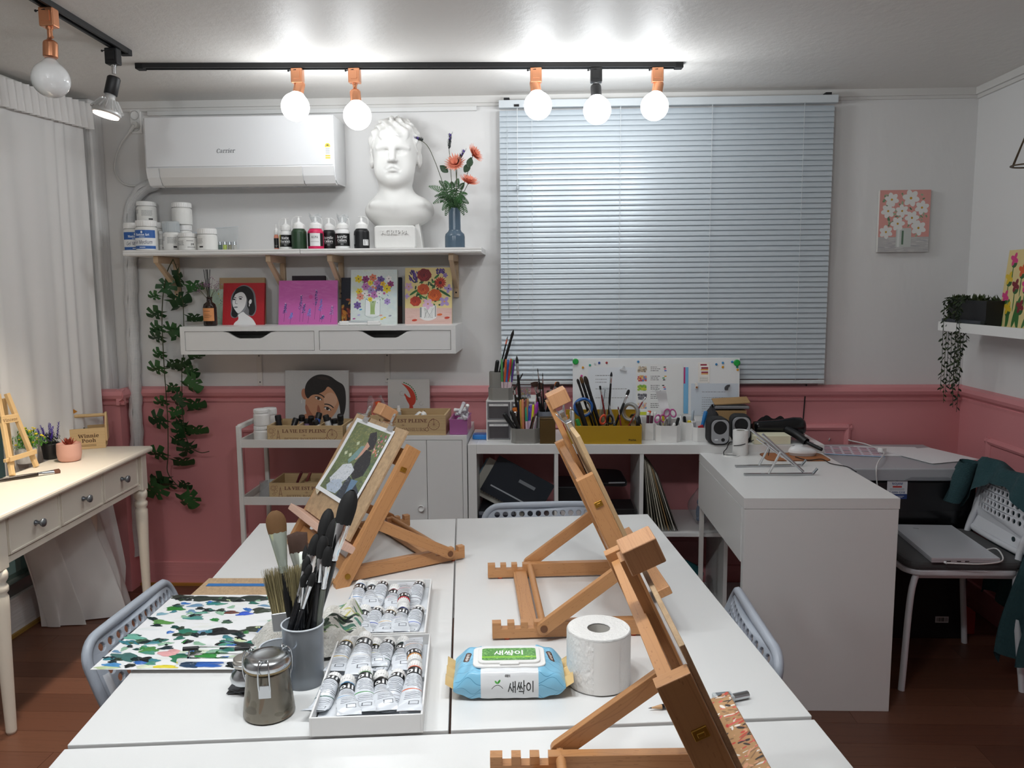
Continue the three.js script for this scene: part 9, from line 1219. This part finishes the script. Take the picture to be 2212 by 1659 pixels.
// ================= right wall and corner =================
{
const a = onZ(1895, 545, WZ + 0.02), b = onZ(2004, 545, WZ + 0.02), t = onZ(1899, 411, WZ + 0.02); reseed(211);
artCanvas('small canvas of white daisies in a vase hung near the corner', [(a.x + b.x) / 2, a.y, WZ + 0.021], b.x - a.x, t.y - a.y, 0.019, 0, 0, artMat(400, 490, (g, w, h) => { g.fillStyle = '#d99a92'; g.fillRect(0, 0, w, h); g.fillStyle = '#b9b7b6'; g.fillRect(0, 370, w, 120); for (let k = 0; k < 60; k++) { g.globalAlpha = 0.4; leafStroke(g, rnd() * w, rr(375, 490), rr(30, 90), rr(4, 10), rr(-0.1, 0.1), ['#cfcdcb', '#9a98a2', '#e0dedb'][k % 3]); } g.globalAlpha = 1; for (let k = 0; k < 60; k++) leafStroke(g, rr(30, 380), rr(20, 360), rr(16, 40), rr(8, 16), rnd() * 6, ['#7f9a78', '#5f8060', '#9ab090'][k % 3]); g.fillStyle = '#c5c9c4'; g.fillRect(140, 300, 120, 150); g.fillStyle = '#5f7a64'; g.fillRect(185, 320, 16, 110); g.fillStyle = '#dfe1de'; g.fillRect(150, 300, 20, 150); for (const [x, y, r] of [[95, 75, 52], [245, 65, 62], [70, 165, 52], [180, 165, 48], [335, 140, 52], [260, 220, 52], [150, 265, 52], [60, 330, 50], [315, 300, 56]]) blob(g, x, y, r, 6, '#e6e5e2', rnd(), '#c9962a'); }), plain('#d2cfca', 0.8), null);
const LY = 1.27, x0 = 1.70, z0 = -3.52, z1 = -2.55, o = thing('picture_ledge', 'white picture ledge on the right wall', 'shelf', [0, 0, 0]); part(o, 'board', bx(x0, RX - 0.001, LY - 0.018, LY, z0, z1), M.white); part(o, 'lip', bx(x0 - 0.012, x0, LY - 0.03, LY + 0.008, z0, z1, 0.001), M.white);
const cx = 1.79, pz0 = -3.50, pz1 = -3.2, pl = thing('planter', 'black planter box on the picture ledge', 'planter', [0, 0, 0]); const pm = plain('#15171b', 0.5); part(pl, 'trough', merge([bx(cx - 0.07, cx + 0.07, LY + 0.001, LY + 0.012, pz0, pz1), bx(cx - 0.075, cx - 0.065, LY + 0.012, LY + 0.1, pz0, pz1), bx(cx + 0.065, cx + 0.075, LY + 0.012, LY + 0.1, pz0, pz1), bx(cx - 0.065, cx + 0.065, LY + 0.012, LY + 0.1, pz0, pz0 + 0.01), bx(cx - 0.065, cx + 0.065, LY + 0.012, LY + 0.1, pz1 - 0.01, pz1), bx(cx - 0.065, cx + 0.065, LY + 0.08, LY + 0.09, pz0 + 0.01, pz1 - 0.01)]), pm); part(pl, 'foot_rim', bx(cx - 0.095, cx - 0.076, LY + 0.009, LY + 0.022, pz0 - 0.005, pz1, 0.002), plain('#2c323c', 0.4));
const hp = thing('trailing_plant', 'dark green trailing plant spilling from the black planter', 'plant', [0, 0, 0]); reseed(221); const mats = [plain('#2c3a22', 0.6, 0, { side: 2 }), plain('#3c4a24', 0.6, 0, { side: 2 }), plain('#223020', 0.6, 0, { side: 2 })];
[[2031, 845], [2038, 870], [2042, 850], [2050, 838], [2056, 855], [2066, 890], [2062, 840], [2070, 800], [2078, 770], [2088, 740], [2112, 720], [2058, 880], [2066, 830]].forEach(([px, py], k) => { const e = onZ(px, py, -3.47 + k * 0.011), z = e.z; const top = V(cx - 0.04, LY + 0.1, z), ov = V(e.x + 0.006, LY + 0.105, z), pts = [top, ov, V(e.x - 0.002, LY + 0.02, z), V(e.x + rr(-0.006, 0.006), (LY + e.y) / 2, z), e]; const cv = new THREE.CatmullRomCurve3(pts), g = [tube(pts, 0.0011, 30, 4)], n = Math.round(cv.getLength() / 0.013); for (let i = 2; i < n; i++) { const p = cv.getPoint(i / n), tn = cv.getTangent(i / n), an = i * 1.57 + rr(-0.3, 0.3); const s = V(Math.cos(an), 0, Math.sin(an)).addScaledVector(tn, 0.9).normalize(); const b2 = leafBlade(rr(0.016, 0.024), rr(0.006, 0.01), 0.1); b2.applyQuaternion(new THREE.Quaternion().setFromUnitVectors(V(0, 1, 0), s)); g.push(b2.translate(p.x, p.y, p.z)); } part(hp, 'strand', merge(g), mats[k % 3]); });
for (const [zz, xx] of [[-3.46, -0.05], [-3.40, 0], [-3.33, -0.03], [-3.26, 0.01]]) { const g = []; for (let k = 0; k < 16; k++) g.push(leafBlade(rr(0.024, 0.036), 0.013, 0.2).rotateX(rr(0.3, 1.5)).rotateY(k * 2.4).translate(cx + xx + rr(-0.02, 0.02), LY + 0.095, zz + rr(-0.03, 0.03))); part(hp, 'leaf_cluster', merge(g), mats[1]); }
const ty0 = onX(2146, 700, 1.76), art = artCanvas('yellow canvas of pink and red tulips on the picture ledge', [1.775, LY + 0.001, ty0.z + 0.2], 0.4, 0.295, 0.018, 0.1, -Math.PI / 2, artMat(560, 412, (g, w, h) => { g.fillStyle = '#d8c48a'; g.fillRect(0, 0, w, h); for (let k = 0; k < 12; k++) leafStroke(g, 40 + k * 46, 412, rr(120, 190), 34, -1.57 + rr(-0.6, 0.6), '#35692f'); [['#cf3a7c', 60, 50], ['#d4b22a', 40, 150], ['#7a1f2c', 110, 190], ['#d4592a', 150, 110], ['#cf3a7c', 30, 250], ['#d4b22a', 70, 310], ['#8a2030', 190, 60], ['#cf3a7c', 200, 190], ['#7a1f2c', 180, 300], ['#d4592a', 290, 80], ['#cf3a7c', 330, 200], ['#d4b22a', 420, 120], ['#8a2030', 470, 230]].forEach(([c, x, y]) => { leafStroke(g, x, y + 30, 110, 9, 1.5, '#35692f'); g.fillStyle = '#2f5a2a'; g.beginPath(); g.arc(x + 6, y + 20, 26, 0, 3.2); g.fill(); blob(g, x, y, 34, 4, c, 0.4); }); }), plain('#c9b57e', 0.7), null);
const wl = onX(2204, 345, RX - 0.1), cg = thing('wall_lamp', 'bronze wire cage wall lamp on the right wall', 'lamp', [RX, wl.y + 0.02, wl.z + 0.06]); { const m = plain('#5a4a3a', 0.4, 0.7); for (let k = 0; k < 6; k++) { const a2 = k / 6 * 6.283; part(cg, 'cage_wire', bar([-0.1 + 0.02 * Math.cos(a2), 0.06, 0.02 * Math.sin(a2)], [-0.1 + 0.06 * Math.cos(a2), -0.05, 0.06 * Math.sin(a2)], 0.0025, 6), m); } part(cg, 'cage_ring', new THREE.TorusGeometry(0.06, 0.003, 6, 24).rotateX(Math.PI / 2), m, [-0.1, -0.05, 0]); part(cg, 'arm', bar([0, 0.06, 0], [-0.1, 0.06, 0], 0.008), m); part(cg, 'wall_plate', cyl(0.03, 0.03, 0.01, 20).rotateZ(Math.PI / 2), m, [0, 0.06, 0]); }
}
// ================= inside the cube shelf =================
{
const Y0 = KM + 0.0005, F = KZ - 0.01, E = (px, py, z) => onZ(px, py, z);
const bb = thing('storage_drawer', 'dark storage drawer with grey label rail in the first cube', 'drawer', [-0.205, Y0, -3.42]); part(bb, 'body', box(0.15, 0.07, 0.22, 0.004), plain('#2a2f3c', 0.4), [0, 0.036, 0]); part(bb, 'label_rail', box(0.15, 0.014, 0.004, 0.001), plain('#6a6d75', 0.4), [0, 0.076, 0.11]); part(bb, 'lid', box(0.15, 0.006, 0.22, 0.002), plain('#1c1e24', 0.5), [0, 0.08, 0]);
const nb = (label, px, py, col, ang, z, w, h) => { const q = E(px, py, z), o = thing('notebook', label, 'notebook', [q.x, q.y, z], 0.15, 'spiral notebooks in the first cube'); o.rotation.z = ang; part(o, 'cover', box(w, h, 0.008, 0.001), plain(col, 0.45)); part(o, 'pages', box(w * 0.97, h * 0.97, 0.006), M.paper, [0, 0, -0.007]); part(o, 'spiral', merge(Array.from({ length: 22 }, (_, k) => new THREE.TorusGeometry(0.0055, 0.0009, 4, 10).rotateY(Math.PI / 2).translate(-w / 2 + (k + 0.5) * w / 22, -h / 2, -0.002))), M.steel); return o; };
nb('pale blue spiral notebook at the back of the first cube', 1085, 1050, '#8fb8cc', -0.5, -3.47, 0.24, 0.16); nb('cream spiral notebook behind the dark one', 1092, 1053, '#cfcdc2', -0.52, -3.44, 0.26, 0.17); const bk = nb('dark slate spiral notebook with printed title strip', 1118, 1053, '#2a3038', -0.53, -3.41, 0.28, 0.17); part(bk, 'title_strip', box(0.08, 0.014, 0.0008), plain('#8a9096', 0.5), [0.03, 0.03, 0.0045]); part(bk, 'title_script', box(0.2, 0.006, 0.0006), plain('#b9bfc4', 0.5), [-0.01, -0.045, 0.0045]);
const bxs = (name, label, cat, x, y, z, w, h, d, col, r = 0.003, ry = 0) => { const o = thing(name, label, cat, [x, y, z], ry); part(o, 'body', box(w, h, d, r), plain(col, 0.4), [0, h / 2, 0]); part(o, 'lid', box(w * 1.01, h * 0.16, d * 1.01, r * 0.5), plain(new THREE.Color(col).multiplyScalar(1.25).getStyle(), 0.4), [0, h * 0.94, 0]); return o; };
bxs('palette_box', 'pink and black palette case at the bottom of the second cube', 'box', 0.13, Y0, -3.42, 0.13, 0.03, 0.2, '#a84a80'); bxs('palette_box', 'dark lidded case at the right of the second cube', 'box', 0.32, Y0 + 0.0, -3.40, 0.13, 0.035, 0.18, '#8a8d90'); bxs('palette_box', 'black case on the grey case in the second cube', 'box', 0.32, Y0 + 0.04, -3.41, 0.12, 0.05, 0.16, '#1d1c1e');
for (let k = 0; k < 2; k++) { const o = thing('ice_tray', k ? 'upper white ice cube tray in the second cube' : 'lower pink ice cube tray in the second cube', 'tray', [0.125, Y0 + 0.034 + k * 0.034, -3.40]); part(o, 'rim', box(0.125, 0.004, 0.2, 0.001), plain(k ? '#dfdcda' : '#d8b0c4', 0.4), [0, 0.03, 0]); for (let i = 0; i < 4; i++) part(o, 'cup', merge([0, 1, 2].map((j) => ext(shape([[-0.01, 0], [0.01, 0], [0.0135, 0.027], [-0.0135, 0.027]]), 0.024).translate(-0.046 + i * 0.0305, 0.001, 0.07 - j * 0.04))), plain(k ? '#d8d6d6' : '#d0a8c0', 0.4)); }
bxs('black_tray', 'stacked black plastic trays in the second cube', 'tray', 0.12, Y0 + 0.105, -3.43, 0.125, 0.08, 0.2, '#141517', 0.006); const bt = thing('black_plate', 'black rounded tray sticking out of the second cube', 'tray', [0.235, Y0 + 0.2, -3.42], 0.1); part(bt, 'plate', ext(shape(rrect(-0.11, -0.09, 0.11, 0.09, 0.03, 5)), 0.016, 0.004).rotateX(-Math.PI / 2), plain('#17181b', 0.3), null, [0.12, 0, -0.06]); part(bt, 'rim', box(0.07, 0.006, 0.004, 0.001), plain('#8a8d92', 0.4), [0.06, 0.004, 0.092]);
reseed(231); const cols = ['#8d8a80', '#b0ab9c', '#6f6a5e', '#a59f8f', '#c4bfb0', '#857c68', '#9a7a52', '#5b5648', '#b8b4aa', '#3f3a34']; for (let k = 0; k < 10; k++) { const x = 0.425 + k * 0.0095, lean = 0.1 + k * 0.028, h = 0.31 - k * 0.006, o = thing('leaning_board', ['grey card folder', 'pale paper folder', 'brown card sleeve', 'beige art folder', 'cream drawing board', 'olive card sheet', 'tan wooden panel', 'dark card sheet', 'white backed panel', 'black edged panel'][k] + ' leaning in the third cube', 'board', [x + Math.sin(lean) * h * 0.5 + 0.004, Y0 + 0.004, -3.46], 0, 'boards leaning in the third cube'); o.rotation.z = lean; part(o, 'panel', box(0.0045, h, 0.3, 0.001), plain(cols[k], 0.7), [0, h / 2, 0]); }
solo('clear_bag', 'clear plastic bag holding a grey toy in the third cube', 'bag', surf((u, v) => { const t = u * 6.283, r = Math.sin(Math.PI * Math.min(0.99, v * 0.9 + 0.08)) * (1 + 0.12 * Math.sin(t * 5 + v * 7)); return [0.05 * r * Math.cos(t), 0.17 * v, 0.06 * r * Math.sin(t)]; }, 24, 12), M.clear, [0.675, Y0, -3.42]); solo('grey_toy', 'grey blue plush toy inside the clear bag', 'toy', merge([new THREE.SphereGeometry(0.026, 16, 12).scale(0.8, 1.5, 0.7).translate(0, 0.045, 0), new THREE.SphereGeometry(0.017, 14, 10).translate(0, 0.09, 0), new THREE.SphereGeometry(0.01, 10, 8).translate(-0.012, 0.02, 0.016)]), plain('#5d6f8a', 0.9), [0.675, Y0 + 0.008, -3.42]);
const bagG = (ph) => surf((u, v) => { const t = u * 6.283, r = Math.sin(Math.PI * Math.min(0.995, v * 0.92 + 0.07)) * (1 + 0.16 * Math.sin(t * 5 + v * 9 + ph) + 0.08 * Math.sin(t * 9 + ph)); return [0.125 * r * Math.cos(t), 0.19 * v + 0.012 * Math.sin(t * 4 + ph), 0.13 * r * Math.sin(t)]; }, 40, 18); solo('teal_bag', 'crumpled teal plastic bag in the lower third cube', 'bag', bagG(0), plain('#24555a', 0.35, 0, { side: 2 }), [0.57, FY + 0.042, -3.46]); solo('blue_bag', 'crumpled blue plastic bag in the lower second cube', 'bag', bagG(2), plain('#2c3f6a', 0.35, 0, { side: 2 }), [0.22, FY + 0.042, -3.46]);
}
renderer.render(scene, camera);
